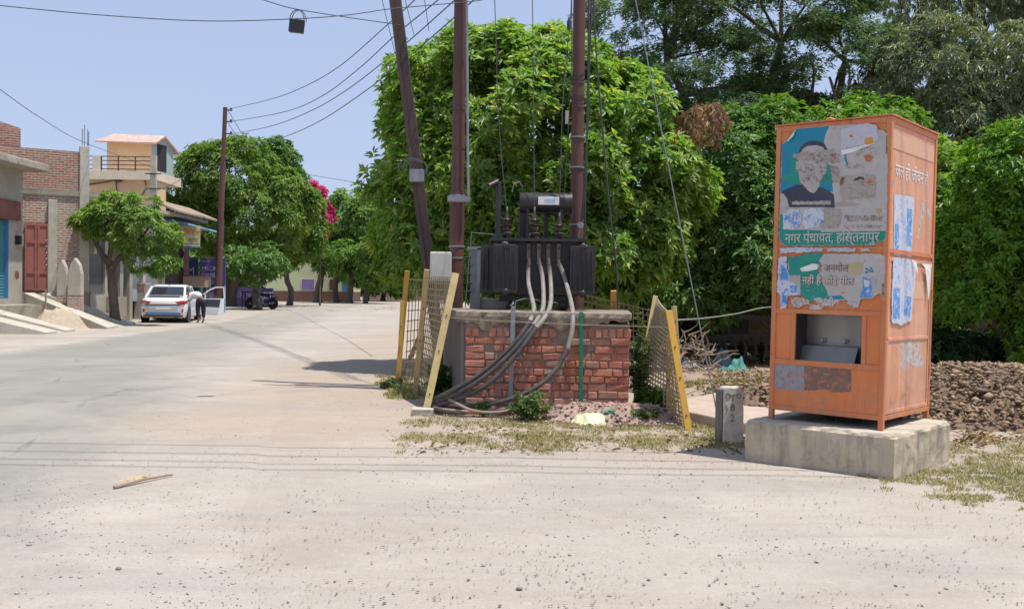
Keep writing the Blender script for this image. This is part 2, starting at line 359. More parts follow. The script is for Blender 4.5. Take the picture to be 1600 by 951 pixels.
def grid_sheet(name, xs, ys, zf, m):
    V = []; F = []
    for y in ys:
        for x in xs: V.append((x, y, zf(x, y)))
    k = len(xs)
    for j in range(len(ys)-1):
        for i in range(k-1): F.append((j*k+i, j*k+i+1, (j+1)*k+i+1, (j+1)*k+i))
    return nparr(name, np.array(V), np.array(F), m, None, True)
def drainz(x, y):                        # shallow drain beside the concrete slab
    return 0
xs = sorted(set([-900, -400, -200, -120, -80, -60, -45, -35, -28]+list(np.arange(-24, 24.1, 1.0))+[28, 35, 45, 60, 90, 150, 300, 900]))
ys = sorted(set([-60, -20, -5]+list(np.arange(0, 60.1, 1.0))+[65, 72, 80, 90, 110, 140, 200, 300, 500, 1000, 1600]))
def gnd(x, y):
    return gz(x, y)+.010*math.sin(x*1.7+y*.6)*math.cos(y*1.1-x*.4)*(1 if 3 < y < 30 else 0)*(0 if x < -2 else 1)
tag(grid_sheet('ground', xs, ys, gnd, M['ground']), kind='structure')
# road sheet: edges surveyed
REDGE = [(-5, .6), (2, -1.2), (5.36, -2.7), (8, -3.2), (11, -3.75), (16, -5.1), (24, -6.6), (34, -7.6), (44, -8.3), (60, -9.6), (85, -11.0), (140, -14), (260, -20), (500, -30)]
LEDGE = [(-5, -9.2), (5, -9.6), (12, -10.1), (19.6, -10.6), (28, -11.2), (38, -11.8), (50, -12.6), (65, -14.2), (85, -16.0), (140, -19.5), (260, -26), (500, -37)]
def lerp(T, y):
    for (a, p), (b, q) in zip(T, T[1:]):
        if y <= b: return p+(q-p)*(y-a)/(b-a)
    return T[-1][1]
V = []; F = []; yy = list(np.arange(-5, 62, .5))+list(np.arange(62, 500, 8)); K = 12; ED = []
for y in yy:
    l = lerp(LEDGE, y)-.5; r = lerp(REDGE, y)+1.2
    for i in range(K+1):
        t = i/K; t = .5-.5*math.cos(math.pi*t); x = l+(r-l)*t
        V.append((x, y, gnd(x, y)+(.005 if 0 < i < K else -.006))); ED.append((min((x-l)/1.4, (r-x)/3.2, 1)))
for j in range(len(yy)-1):
    for i in range(K): a = j*(K+1)+i; F.append((a, a+1, a+K+2, a+K+1))
n = N('worn_asphalt'); dc, h, big, X, Y, v = dirt_color(n)
at_ = n.n('ShaderNodeAttribute'); at_.attribute_name = 'inner'
e = n.math('ADD', at_.outputs['Fac'], n.math('MULTIPLY', n.math('SUBTRACT', n.noise(.5, 6, .68, v, .8), .5), 1.1))
e = n.math('ADD', e, n.math('MULTIPLY', n.math('SUBTRACT', n.noise(3.5, 6, .75, v, 1.), .5), .5)); mask = n.ramp(e, .30, .68)
asph = n.mix(n.ramp(n.noise(.8, 5, .6, v), .35, .65), (.240, .228, .190), (.282, .266, .22))
st = n.coord((1.2, .10, 1), True); asph = n.mix(n.ramp(n.noise(1.4, 4, .6, st, .2), .45, .7, 0, .5), asph, (.215, .21, .185))
asph = n.mix(n.ramp(n.noise(90, 3, .7, v), .45, .8, 0, .35), asph, (.16, .155, .15))
dust = n.ramp(n.noise(.35, 5, .65, v, 1.), .48, .75, 0, .55); asph = n.mix(dust, asph, (.36, .33, .27))
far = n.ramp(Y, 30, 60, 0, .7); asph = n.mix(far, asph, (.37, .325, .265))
ck = n.voro(.55, n.coord((1, .45, 1), True), 'DISTANCE_TO_EDGE'); ck = n.math('ADD', ck, n.math('MULTIPLY', n.math('SUBTRACT', n.noise(2.2, 5, .7, v), .5), .10)); asph = n.mix(n.math('MULTIPLY', n.ramp(n.math('ABSOLUTE', ck), .012, .002), n.ramp(n.noise(.5, 3, .6, v), .48, .56, 0, .55)), asph, (.13, .125, .11))
asph = n.mix(n.ramp(n.noise(.9, 2, .5, v, .3), .60, .63, 0, .35), asph, (.19, .185, .165)); asph = n.mix(n.ramp(n.voro(75, v), .16, .24, .5, 0), asph, (.43, .41, .37))
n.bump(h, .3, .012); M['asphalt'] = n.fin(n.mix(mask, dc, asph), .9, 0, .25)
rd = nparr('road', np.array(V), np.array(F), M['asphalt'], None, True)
a = rd.data.attributes.new('inner', 'FLOAT', 'POINT'); a.data.foreach_set('value', np.array(ED, dtype=np.float32))
tag(rd, kind='structure')

# ------------------------------------------------------------------ left side buildings
def wall_root(name, A, B, label, cat, group=None, z=0):
    d = Vector(B)-Vector(A); r = root(name, (A[0], A[1], z), label, cat, math.atan2(d.y, d.x), group); r['len'] = 0; del r['len']
    return r, d.length
def lx(A, B, px):                         # distance along wall A-B where the sight line of px meets it
    d = ray(px, 450); A = Vector(A); B = Vector(B); u = (B-A).normalized()
    det = d.x*(-u.y)+u.x*d.y
    t = (A.x*(-u.y)+u.x*A.y)/det; p = Vector((d.x*t, d.y*t))
    return (p-A).dot(u), p.y
def lz(px, py, Y): return W(px, py, Y).z
def slats(mb, x0, x1, z0, z1, y, pitch=.075):
    z = z0
    while z < z1-.001:
        zz = min(z+pitch, z1); mb.prism([(0, 0)], 0, 0) if 0 else mb.add([(x0, y, z), (x1, y, z), (x1, y-.022, z+(zz-z)*.5), (x0, y-.022, z+(zz-z)*.5), (x1, y, zz), (x0, y, zz)], [(0, 1, 2, 3), (3, 2, 4, 5)])
        z = zz

# plastered shop house at the left edge
A, B = (-17.1, 24.0), (-17.1, 33.5)
r, L = wall_root('plastered_building', A, B, 'grey plastered building with a projecting concrete ledge at the left edge', 'building')
sh0 = 5.0; sh1 = lx(A, B, 12)[0]; zb = .95
mb = MB(); mb.box(0, L, 0, 5, 0, zb); mb.box(0, sh0, 0, 5, zb, 5.35); mb.box(sh1, L, 0, 5, zb, 5.35); mb.box(sh0, sh1, .25, 5, zb, 5.35); mb.box(sh0, sh1, 0, .25, 4.2, 5.35)
wl = mb.build('wall', M['plaster'], r)
mb = MB(); mb.box(0, L+.15, -.85, 5.1, 5.36, 5.60, .02); mb.build('ledge', M['concrete'], r, bevel=.03)
mb = MB(); slats(mb, sh0+.02, sh1-.02, zb, 3.6, .12, .1); mb.build('rolling_shutter', M['shutter_blue'], r)
mb = MB(); mb.box(sh1-.02, sh1+.01, -.02, .1, zb, 3.6); mb.build('shutter_frame', M['blue_paint'], r)
x = lx(A, B, 27)[0]; mb = MB(); mb.box(3, x, -.10, .1, 3.62, 4.28, .01); mb.build('lintel_board', M['lintel_red'], r)
x0 = lx(A, B, 24)[0]; x1 = lx(A, B, 31)[0]; mb = MB(); mb.box(x0, x1, -.14, -.003, 2.75, 3.2); mb.build('meter_box', M['concrete_lt'], r, bevel=.02)
mb = MB(); mb.box(x0-.05, x0+.1, -.16, -.003, 2.8, 3.1); mb.build('switch_box', M['black'], r)
mb = MB(); mb.lathe([(.01, 0), (.26, .005), (.20, .012)], 9, (x0+.1, -.003, 1.75), 'y'); mb.build('brick_patch', M['lintel_red'], r)
mb = MB(); mb.box(-1, L+.3, -.9, 0, 0, .75, .03); mb.build('front_step', M['concrete'], r)

# red brick house
A, B = (-17.5, 34.2), (-15.75, 35.2)
r, L = wall_root('brick_house', A, B, 'unfinished red brick house with a tall double gate and bare column rods', 'building')
top = lz(80, 234, 34.7); bz = lz(80, 300, 34.7)
cx0 = lx(A, B, 123)[0]; cx1 = lx(A, B, 138)[0]
mb = MB(); mb.box(-2.5, cx0, 0, .23, 1.0, bz-.12); mb.build('lower_wall', M['brick_far2'], r)
mb = MB(); mb.box(-2.5, cx0, 0, .23, bz+.1, top); mb.box(-2.5, -2.2, .23, 7, 0, top); mb.build('upper_wall', M['brick_far'], r)
for i in range(26):
    pass
mb = MB(); mb.box(-2.5, cx1+.3, -.06, .3, bz-.12, bz+.1, .015); mb.build('concrete_band', M['concrete'], r)
mb = MB(); mb.box(-2.6, cx1, -.1, .4, 0, 1.18); mb.build('base', M['concrete'], r)
mb = MB(); mb.box(cx0, cx1, -.08, .28, 0, lz(130, 228, 35.1)); cc = mb.build('column', M['concrete_lt'], r, bevel=.02)
for i, (dx, py) in enumerate(((.08, 200), (.16, 193), (.27, 199), (.31, 203))):
    mb = MB(); xx = cx0+dx; mb.tube([(xx, .05+.04*i, lz(130, 229, 35)), (xx+.01, .06+.04*i, lz(130, py, 35))], .012, 5); mb.build('steel_rod', M['wire'], cc)
g0 = lx(A, B, 38)[0]; g1 = lx(A, B, 76)[0]; gt = lz(57, 349, 34.6); gb = 1.2
mb = MB(); mb.box(g0, g1, -.09, -.04, gb, gt)
for z in (gb+.02, gb+.62, gt-.72, gt-.1): mb.box(g0, g1, -.12, -.09, z, z+.08)
gm = (g0+g1)/2
for xx in (g0, gm-.07, gm+.02, g1-.07): mb.box(xx, xx+.06, -.125, -.09, gb, gt)
gt_ = mb.build('gate', M['gate_red'], r)
for k in range(5):
    mb = MB(); mb.lathe([(.022, 0), (.02, -.02)], 6, (g1-.09, -.125, gb+.95+k*.22), 'y'); mb.build('stud', M['text_white'], gt_)
p0 = lx(A, B, 74)[0]; p1 = lx(A, B, 88)[0]
mb = MB(); mb.box(p0, p1, -.14, -.005, 1.1, lz(80, 312, 34.6)); mb.build('pillar', M['concrete_lt'], r, bevel=.02)
# stair head room in brick
mb = MB(); x0, x1 = lx(A, B, -30)[0], lx(A, B, 33)[0]
zt = lz(15, 205, 36)
mb.prism([(x0-1, top-.2), (x1, top-.2), (x1, lz(33, 207, 36)), (x1-.3, lz(20, 203, 36)), (x0, lz(0, 196, 36)+.1), (x0-1, lz(0, 190, 36)+.3)], 1.0, 1.9)
mb.build('stair_block', M['brick_far'], r)
# two rounded whitewashed gate stones
for i, (pa, pb, pt, pbm, yy_) in enumerate(((88, 104, 405, 462, 33.7), (105, 127, 402, 470, 33.5))):
    pA = W(pa, pbm, yy_); pB = W(pb, pbm, yy_); wd = (pB-pA).length; ht = hz(pa, yy_, pt)-.35
    rr = root('gate_stone', (pA.x, pA.y, .35), ['narrow round-topped whitewashed gate stone next to the concrete pillar', 'wider pointed whitewashed gate stone with bare brick base'][i], 'stone', 0, 'round-topped gate stones')
    mb = MB(); po = [(0, .35*ht), (0, .72*ht), (wd*.16, .88*ht), (wd*.5, ht), (wd*.84, .88*ht), (wd, .72*ht), (wd, .35*ht)]
    mb.prism(po, 0, .22); mb.build('stone_head', M['concrete_lt'], rr, bevel=.03)
    mb = MB(); mb.box(0, wd, .01, .21, -.35, .35*ht); mb.build('stone_base', M['brick_far2'], rr)
# ramps: pair of concrete wheel tracks up to the gate, and one for the plastered building
def ramp(top0, top1, foot0, foot1, zt, label):
    rr = root('ramp', (*foot0, 0), label, 'ramp', 0, 'sloping concrete ramps'); o = Vector((*foot0, 0))
    t0, t1, f0, f1 = [Vector((*q, 0))-o for q in (top0, top1, foot0, foot1)]
    for k, (a, b) in enumerate(((0, .36), (.64, 1))):
        mb = MB(); vs = []
        for s in (a, b):
            p = t0.lerp(t1, s); q = f0.lerp(f1, s)
            vs += [(p.x, p.y, 0), (p.x, p.y, zt), (q.x, q.y, .06), (q.x, q.y, -.05)]
        mb.add(vs, [(0, 1, 2, 3), (7, 6, 5, 4), (1, 5, 6, 2), (0, 4, 5, 1), (3, 2, 6, 7), (0, 3, 7, 4)])
        mb.build('wheel_track', M['concrete_lt'], rr, bevel=.015)
    mb = MB(); vs = []
    for s in (.30, .70):
        p = t0.lerp(t1, s); q = f0.lerp(f1, s); vs += [(p.x, p.y, 0), (p.x, p.y, zt-.12), (q.x, q.y, .0), (q.x, q.y, -.05)]
    mb.add(vs, [(0, 1, 2, 3), (7, 6, 5, 4), (1, 5, 6, 2), (0, 4, 5, 1), (3, 2, 6, 7), (0, 3, 7, 4)])
    mb.build('middle_strip', M['plaster'], rr)
    return rr
t0 = W(37, 458, 33.6); t1 = W(80, 455, 34.4); f0 = G(168, 514); f1 = G(212, 506)
ramp((t0.x, t0.y), (t1.x, t1.y), (f0.x, f0.y), (f1.x, f1.y), 1.15, 'long grey concrete ramp with two tracks rising to the red gate')
t0 = (-17.0, 27.0); t1 = (-17.0, 29.6); f0 = G(72, 522); f1 = G(118, 517)
ramp(t0, t1, (f0.x, f0.y), (f1.x, f1.y), .95, 'shorter pale ramp at the left edge leading to the blue shutter')
# sand pile between the ramps
def mound(name, c, rx, ry, h, m, seed, nx=60, ny=40, amp=.1, freq=6., clod=0., base=0, pw=1.):
    rng = np.random.RandomState(seed); V = []; F = []
    from mathutils import noise
    for j in range(ny+1):
        for i in range(nx+1):
            u = -1+2*i/nx; v_ = -1+2*j/ny
            rr = math.sqrt(u*u+v_*v_); e = max(0, 1-rr)
            k = sstep(e*1.6)**pw
            p = Vector((c[0]+u*rx, c[1]+v_*ry, seed))
            nz = noise.fractal(p*freq*.3, .6, 2.2, 5)*.6
            cl = noise.noise(p*freq)*.6+noise.noise(p*freq*2.3)*.4
            z = h*k*(1+amp*3*nz)+clod*abs(cl)*min(1, e*5)+ (.02 if e > 0 else 0)
            V.append((u*rx, v_*ry, z-.03 if e > .001 else -.05))
    for j in range(ny):
        for i in range(nx): a = j*(nx+1)+i; F.append((a, a+1, a+nx+2, a+nx+1))
    o = nparr(name, np.array(V), np.array(F), m, None, clod == 0)
    o.location = (c[0], c[1], base); return o
p = W(92, 505, 30.2)
tag(mound('sand_pile', (p.x-.2, 30.6), .95, 1.2, .62, M['sandpile'], 3, amp=.15), 'small heap of yellow sand between the two ramps', 'sand heap')
mb = MB(); q = W(72, 490, 30.5); mb.tube([(q.x, q.y, 0), (q.x-.02, q.y, lz(72, 452, 30.5))], .03, 5)
tag(mb.build('stake', M['wood']), 'thin wooden stake standing up from the sand heap', 'stake')

# row of shops
SY0, SY1, SX = 35.25, 46.8, -15.7
A, B = (SX, SY0), (SX, SY1)
r, L = wall_root('shop_row', A, B, 'low row of shops with shutters and a jutting roof slab behind the parked car', 'building')
X_ = lambda px: lx(A, B, px)[0]
def Z_(px, py): return lz(px, py, lx(A, B, px)[1])
s0, s1 = X_(139), X_(164); hw = 4.55
mb = MB(); mb.box(0, s0, 0, .3, 0, hw); mb.box(s1, X_(170), 0, .3, 0, hw); mb.box(0, L, 3.2, 3.4, 0, hw); mb.box(0, .25, .3, 3.2, 0, hw); mb.box(L-.25, L, .3, 3.2, 0, hw)
mb.box(s0, s1, -.02, .3, 3.45, 3.9); mb.box(s0, s1, -.05, .5, 0, 1.08)
for a_, b_ in ((186, 191), (201, 206), (222, 226), (252, 256)): mb.box(X_(a_), X_(b_), -.04, .3, 0, hw)
mb.box(X_(170), L, -.01, .25, 4.05, hw); mb.build('wall', M['plaster'], r)
mb = MB(); slats(mb, s0, s1, 1.08, 3.45, .1, .07); mb.build('rolling_shutter', M['shutter_grey'], r)
mb = MB(); mb.box(s0-.1, s0+.06, -.25, -.02, 2.6, 3.1); mb.build('meter_box', M['concrete_lt'], r)
mb = MB(); mb.box(X_(170), X_(186), .25, .3, .5, 4.05); mb.build('doorway', M['door_brown'], r)
for a_, b_ in ((206, 222), (226, 252)):
    mb = MB(); mb.box(X_(a_), X_(b_), .12, .16, .8, 4.05); mb.build('pale_panel', M['panel_pale'], r)
mb = MB(); mb.box(X_(256), L-.25, 1.2, 1.3, 0, 4.05); mb.build('rear_partition', M['banner_dark'], r)
mb = MB(); mb.box(X_(262), X_(275), 1.1, 1.19, .5, 3.0); mb.build('dark_door', M['dark_in'], r)
mb = MB(); mb.box(0, L+.3, -.75, 3.5, hw, hw+.13, .015); mb.build('roof_slab', M['concrete'], r)
mb = MB(); mb.add([(X_(232), .2, hw+.75), (L+.3, .2, hw+.75), (L+.9, -1.1, hw+.2), (X_(238), -1.1, hw+.2), (X_(232), .2, hw+.62), (L+.3, .2, hw+.62), (L+.9, -1.1, hw+.12), (X_(238), -1.1, hw+.12)], [(0, 1, 2, 3), (7, 6, 5, 4), (3, 2, 6, 7), (2, 1, 5, 6), (0, 3, 7, 4), (0, 4, 5, 1)]); mb.build('sloping_roof', M['wood'], r)
mb = MB(); mb.box(X_(164)+.02, X_(170)+1.0, -.3, -.05, .2, 1.0); mb.build('step', M['concrete'], r)
mb = MB(); mb.box(X_(283), X_(288)+.3, -.12, .1, 0, 4.0); mb.build('red_pillar', M['door_brown'], r)
# blue awning over the end of the row
rr = root('awning', (SX, 44.2, hw-.45), 'thin bright blue sheet awning at the end of the shop row', 'awning')
mb = MB(); mb.bar((-.05, 0, .35), (1.0, 3.0, -.08), .0, .0) if 0 else None
mb.add([(-.4, -1.6, .42), (-.4, 2.6, .30), (1.35, 3.2, .02), (1.15, -1.2, .16), (-.4, -1.6, .38), (-.4, 2.6, .26), (1.35, 3.2, -.02), (1.15, -1.2, .12)], [(0, 1, 2, 3), (7, 6, 5, 4), (3, 2, 6, 7), (2, 1, 5, 6), (0, 3, 7, 4), (0, 4, 5, 1)])
mb.build('sheet', M['blue_paint'], rr)
mb = MB(); mb.bar((1.15, -1.2, .14), (1.35, 3.2, 0), .06); mb.build('edge_rail', M['blue_light'], rr)
# hanging shop sign
a0 = W(284, 352, 44); a1 = W(312, 385, 44); wd = a1.x-a0.x; hh = a0.z-a1.z
rr = root('shop_sign', (a0.x, 44, a1.z), 'hanging yellow shop sign with red lettering under the blue awning', 'sign')
mb = MB(); mb.box(0, wd, 0, .05, .0, hh); mb.build('board', M['sign_yellow'], rr)
mb = MB(); mb.box(-.04, wd+.03, -.01, .06, -.05, 0); mb.box(-.10, 0, -.01, .06, -.05, hh+.1); mb.box(0, wd, -.004, -.001, .10, .13); mb.build('blue_frame', M['blue_paint'], rr)
def text(name, s, m, parent, loc, size, rot=(R(90), 0, 0), ext=.002, sx=1, align='LEFT', bold=0.):
    cu = bpy.data.curves.new(name, 'FONT'); cu.body = s; cu.size = size; cu.extrude = ext; cu.align_x = align; cu.offset = bold; cu.resolution_u = 2
    t = bpy.data.objects.new(name+'_tmp', cu); COL.objects.link(t); bpy.context.view_layer.update()
    me = bpy.data.meshes.new_from_object(t.evaluated_get(bpy.context.evaluated_depsgraph_get())); bpy.data.objects.remove(t)
    me.materials.clear(); me.materials.append(m); me.name = name
    o = bpy.data.objects.new(name, me); COL.objects.link(o); o.parent = parent; o.location = loc; o.rotation_euler = rot; o.scale = (sx, 1, 1)
    return o
text('lettering', 'िकराना', M['sign_red'], rr, (.08, -.008, hh*.55), .34)
text('lettering', 'स्टोर', M['banner_purple'], rr, (.3, -.008, hh*.22), .24)
# banners beyond
a0 = W(313, 403, 47.5); a1 = W(337, 437, 47.5); wd = 1.25
rr = root('banner_stand', (a0.x, 47.5, .2), 'purple fibre banner with pale capital letters beside the pole', 'banner')
mb = MB(); mb.box(0, wd, 0, .05, a1.z-.2-.25, a0.z-.2); mb.build('banner', M['banner_purple'], rr)
mb = MB(); mb.box(.02, .08, .05, .11, -.2, a0.z-.2); mb.box(wd-.08, wd-.02, .05, .11, -.2, a0.z-.2); mb.build('posts', M['blue_light'], rr)
text('lettering', 'MICRO', M['text_violet'], rr, (.08, -.01, a0.z-.2-.62), .30); text('lettering', 'FIBRE', M['text_violet'], rr, (.08, -.01, a0.z-.2-.94), .30)
text('lettering', 'NEXT', M['text_violet'], rr, (.08, -.01, a0.z-.2-.2), .14)
a0 = W(289, 402, 47.6); a1 = W(309, 436, 47.6)
rr = root('dark_banner', (a0.x, 47.6, .2), 'dark blue banner with a single grey letter M left of the purple one', 'banner')
mb = MB(); mb.box(0, a1.x-a0.x, 0, .05, 0, a0.z-.2); mb.build('panel', M['banner_dark'], rr)
text('lettering', 'M', M['text_violet'], rr, (.1, -.01, a1.z+.05), .5)
mb = MB(); q = W(289, 445, 46.9); mb.box(-.06, .06, -.06, .06, -.1, 3.6); o = mb.build('blue_post', M['blue_light']); o.location = (q.x, 46.9, 0); tag(o, 'pale blue post under the yellow shop sign', 'post')
# purple boundary wall
a0 = W(322, 446, 57); a1 = W(426, 446, 57)
rr = root('purple_wall', (a0.x, 57, .25), 'low purple painted boundary wall behind the tree trunks and motorcycle', 'wall')
wz = a0.z-.3; mb = MB(); mb.box(0, a1.x-a0.x-1.0, 0, .25, 0, wz, .0); mb.build('wall', M['wall_purple'], rr)
mb = MB(); mb.box(a1.x-a0.x-.99, a1.x-a0.x, -.15, .25, 0, wz-.05); mb.build('end_panel', M['banner_purple'], rr)
text('lettering', 'NET', M['text_white'], rr, (a1.x-a0.x-.95, -.17, wz*.45), .55)
text('lettering', 'INTERNET', M['text_violet'], rr, (.9, -.01, wz*.5), .5)
# pale green building
a0 = W(415, 440, 82); a1 = W(556, 440, 82); Lg = a1.x-a0.x
rr = root('green_building', (a0.x, 82, .3), 'pale lime green building with purple window and brown base behind the tree row', 'building')
mb = MB(); mb.box(0, Lg*.95, 0, 5, .9, 5.2); mb.build('wall', M['lime'], rr)
mb = MB(); mb.box(0, Lg*.95+.01, -.06, 5, 0, .9); mb.build('dado', M['brown_base'], rr)
for pa, pb, ya, yb in ((472, 491, 436, 453), (453, 462, 404, 415), (515, 522, 436, 453)):
    x0 = W(pa, 440, 82).x-a0.x; x1 = W(pb, 440, 82).x-a0.x; z0 = lz(pa, yb, 82)-.3; z1 = lz(pa, ya, 82)-.3
    mb = MB(); mb.box(x0-.06, x1+.06, -.04, .02, z0-.06, z1+.06); f = mb.build('window', M['plaster_pale'], rr)
    mb = MB(); mb.box(x0, x1, -.06, -.041, z0, z1); mb.build('shutter', M['wall_purple'] if pa == 472 else M['door_brown'], f)
mb = MB(); x0 = W(536, 440, 82).x-a0.x; mb.box(x0, x0+.7, -.05, .01, .2, 2.4); mb.build('blue_door', M['blue_paint'], rr)
# far fence
a0 = W(566, 455, 100); a1 = W(760, 455, 100)
rr = root('board_fence', (a0.x, 100, .25), 'long weathered board fence at the far end of the road', 'fence')
mb = MB(); x = 0
while x < a1.x-a0.x:
    mb.box(x, x+.34, 0, .03, 0, 1.5+random.uniform(-.1, .1)); x += .36
mb.build('boards', M['wood'], rr)
mb = MB(); mb.box(0, x, .031, .08, .4, .5); mb.box(0, x, .031, .08, 1.1, 1.2); mb.build('rails', M['wood_dark'], rr)

# yellow terrace house behind the shops
YH = 49.0
ax = W(128, 300, YH).x; bx = W(246, 300, YH).x; Lh = bx-ax
r = root('yellow_house', (ax, YH, 0), 'cream yellow house with roof terrace, railing and small pink-roofed room', 'building')
zs = lz(138, 268, YH); zl = zs-.42; Xh = lambda px: W(px, 300, YH).x-ax
mb = MB(); mb.box(0, Lh, 0, 1.2, 0, zl); mb.build('wall', M['plaster_cream'], r)
mb = MB(); mb.box(-.1, Lh+.1, -.35, 3.2, zl, zs+.02); mb.build('terrace_slab', M['plaster_pale'], r)
mb = MB(); zr = lz(148, 245, YH)
mb.box(Xh(148), Xh(160), -.3, -.1, zs+.02, zr+.02); mb.build('parapet_pillar', M['plaster_pale'], r)
for k, (pa, pb) in enumerate(((128, 148), (161, 240))):
    x0, x1 = Xh(pa), Xh(pb); mb = MB()
    for q in range(4): z = zs+.12+(zr-zs-.12)*q/3; mb.box(x0, x1, -.23, -.2, z-.022, z+.022)
    nn = max(1, round((x1-x0)/.9))
    for q in range(nn+1): xx = x0+(x1-x0)*q/nn; mb.box(xx-.025, xx+.025, -.245, -.185, zs, zr+.02)
    mb.build('railing', M['blue_paint'] if k == 0 else M['door_brown'], r)
mb = MB(); mb.tube([(Xh(205)+.75*math.cos(a), -.06, lz(205, 290, YH)+.75*math.sin(a)) for a in np.linspace(0, 6.0, 24)], .025, 5); mb.build('cable_coil', M['wire'], r)
mb = MB(); mb.tube([(Xh(136), -.05, lz(136, 289, YH)), (Xh(170), -.1, lz(170, 284, YH)), (Xh(186), -.12, lz(186, 280, YH)), (Xh(240), -.1, lz(240, 279, YH))], .03, 5); mb.lathe([(.2, -.1), (.22, 0), (.15, .1)], 8, (Xh(186), -.12, lz(186, 281, YH))); mb.build('wall_cable', M['wire'], r)
# roof room
Y2 = 52.0; rx0 = W(164, 250, Y2).x-ax; rx1 = W(246, 250, Y2).x-ax; dy = Y2-YH; ez = lz(200, 221, Y2); rz_ = lz(200, 209, Y2)+.05
mb = MB(); mb.box(rx0+.1, rx1-.3, dy, dy+1.5, zs, ez); rm = mb.build('roof_room', M['plaster_cream'], r)
mb = MB(); mb.add([(rx1-.3, dy-.02, zs), (rx1+.22, dy+1.8, zs), (rx1+.22, dy+1.8, ez), (rx1-.05, dy+.9, rz_-.1), (rx1-.3, dy-.02, ez)], [(0, 1, 2, 3, 4)]); mb.build('gable', M['teal_panel'], rm)
mb = MB(); mb.add([(rx1-.17, dy+.4, zs+.5), (rx1+.06, dy+1.2, zs+.5), (rx1+.06, dy+1.2, ez-.05), (rx1-.17, dy+.4, ez-.05)], [(0, 1, 2, 3)]); mb.build('window', M['dark_in'], rm)
mb = MB(); o1 = .35
q = [(rx0-.35, dy-.5, ez-.05), (rx1+.1, dy-.5, ez-.12), (rx1+.10, dy+.9, rz_), (rx0+.1, dy+.9, rz_+.08), (rx1+.50, dy+2.1, ez-.35), (rx0+.5, dy+2.1, ez-.1)]
mb.add(q+[(a, b, c-.08) for a, b, c in q], [(0, 1, 2, 3), (3, 2, 4, 5), (9, 8, 7, 6), (11, 10, 8, 9), (0, 6, 7, 1), (1, 7, 8, 2), (2, 8, 10, 4), (4, 10, 11, 5), (0, 3, 9, 6), (3, 5, 11, 9)])
mb.build('pitched_roof', M['roof_pink'], rm)
# concrete pole in front of the yellow house
q = W(237, 450, 45.5); mb = MB(); ht = lz(237, 243, 45.5)
mb.bar((0, 0, 0), (.05, 0, ht), .26, .2); o = mb.build('pole_body', M['concrete_lt'])
rr = root('concrete_pole', (q.x, 45.5, 0), 'square pale concrete pole rising in front of the yellow house', 'pole'); o.parent = rr
for z in (ht-.9, ht-1.6): mb = MB(); mb.box(-.3, .45, -.16, -.1, z, z+.05); mb.build('crossarm', M['wire'], rr)

# ------------------------------------------------------------------ right side background walls
a0 = W(1495, 540, 17.2); 
r = root('brick_wall', (a0.x-.1, 17.2, 0), 'red brick wall with broken plaster glimpsed through leaves at right', 'wall')
mb = MB(); mb.box(0, 2.3, 0, .25, 0, 1.75, .02); mb.build('brickwork', M['brick_right'], r)
mb = MB(); mb.box(-.1, 1.0, -.02, 0, .2, .75, .05); mb.build('plaster_patch', M['plaster'], r)
a0 = W(1440, 540, 18.6)
r = root('mud_shed', (a0.x, 18.6, 0), 'brown mud walled shed with thin roof slab behind the orange cabinet', 'shed')
mb = MB(); mb.box(0, 1.15, 0, 2, 0, 1.62); mb.build('wall', M['clod'], r)
mb = MB(); mb.box(-.1, 1.35, -.25, 2.1, 1.62, 1.74, .02); mb.build('roof_slab', M['concrete'], r)
mb = MB(); mb.box(.35, 1.05, -.05, -.003, .3, 1.1); mb.build('door', M['gate_red'], r)
# ------------------------------------------------------------------ brick stand of the transformer
class WB(MB):                              # mesh builder fed with world points, stored relative to a root
    def __init__(s, r): super().__init__(); s.m = Matrix.Translation(-Vector(r.location)); 
r = root('brick_stand', (.4, 11.0, 0), 'red brick stand with a rough concrete top carrying the transformer', 'plinth')
FX0, FX1, FY, TZ = -.535, 1.362, 11.0, 1.19
n = N('stand_bricks'); g_ = n.n('ShaderNodeNewGeometry'); rnd = g_.outputs['Random Per Island']
c = n.mix(rnd, (.40, .12, .072), (.52, .21, .14)); w_ = n.n('ShaderNodeTexWhiteNoise'); w_.noise_dimensions = '1D'; n.l(rnd, w_.inputs['W'])
c = n.mix(n.ramp(w_.outputs[0], .84, .9), c, (.40, .23, .18))
sp = n.n('ShaderNodeSeparateXYZ'); n.l(n.tc.outputs['Object'], sp.inputs[0])
c = n.mix(n.math('MULTIPLY', n.ramp(n.math('ADD', sp.outputs[2], n.math('MULTIPLY', n.noise(4, 4, .7), .5)), .62, .40), .62), c, (.43, .30, .25))
nn_ = n.noise(14, 6, .75); c = n.mix(n.ramp(n.noise(3.2, 6, .75, None, .8), .50, .66, 0, .62), c, (.40, .31, .255)); c = n.mix(n.ramp(nn_, .46, .68, 0, .7), c, (.44, .27, .20)); c = n.mix(n.ramp(n.noise(35, 4, .7), .5, .8, 0, .5), c, (.17, .06, .045))
n.bump(n.math('ADD', nn_, n.noise(70, 3, .7)), .7, .012); M['bricks'] = n.fin(c, .9, 0, .2)
M['mortar'] = surf('mortar', (.36, .27, .22), (.22, .17, .14), 8, .95, .8, .02)
mb = WB(r); random.seed(3); z = -.05; row = 0
while z < .90:
    h = .078+random.uniform(-.003, .003); x = FX0+.01
    if row % 2: pat = [.115, .23]
    else: pat = [.23]
    k = 0
    while x < FX1-.03:
        L_ = random.choice([.225, .225, .11] if row % 2 == 0 else [.11, .11, .225, .16])+random.uniform(-.008, .008)
        if x+L_ > FX1-.05: L_ = FX1-x
        pr = random.uniform(-.014, .008); tz = random.uniform(-.005, .005)
        if random.random() > .012:
            mb.box(x, x+L_-.011, FY+pr, FY+.16, z+tz, z+h+tz-.004, .007)
        x += L_; k += 1
    z += .0865; row += 1
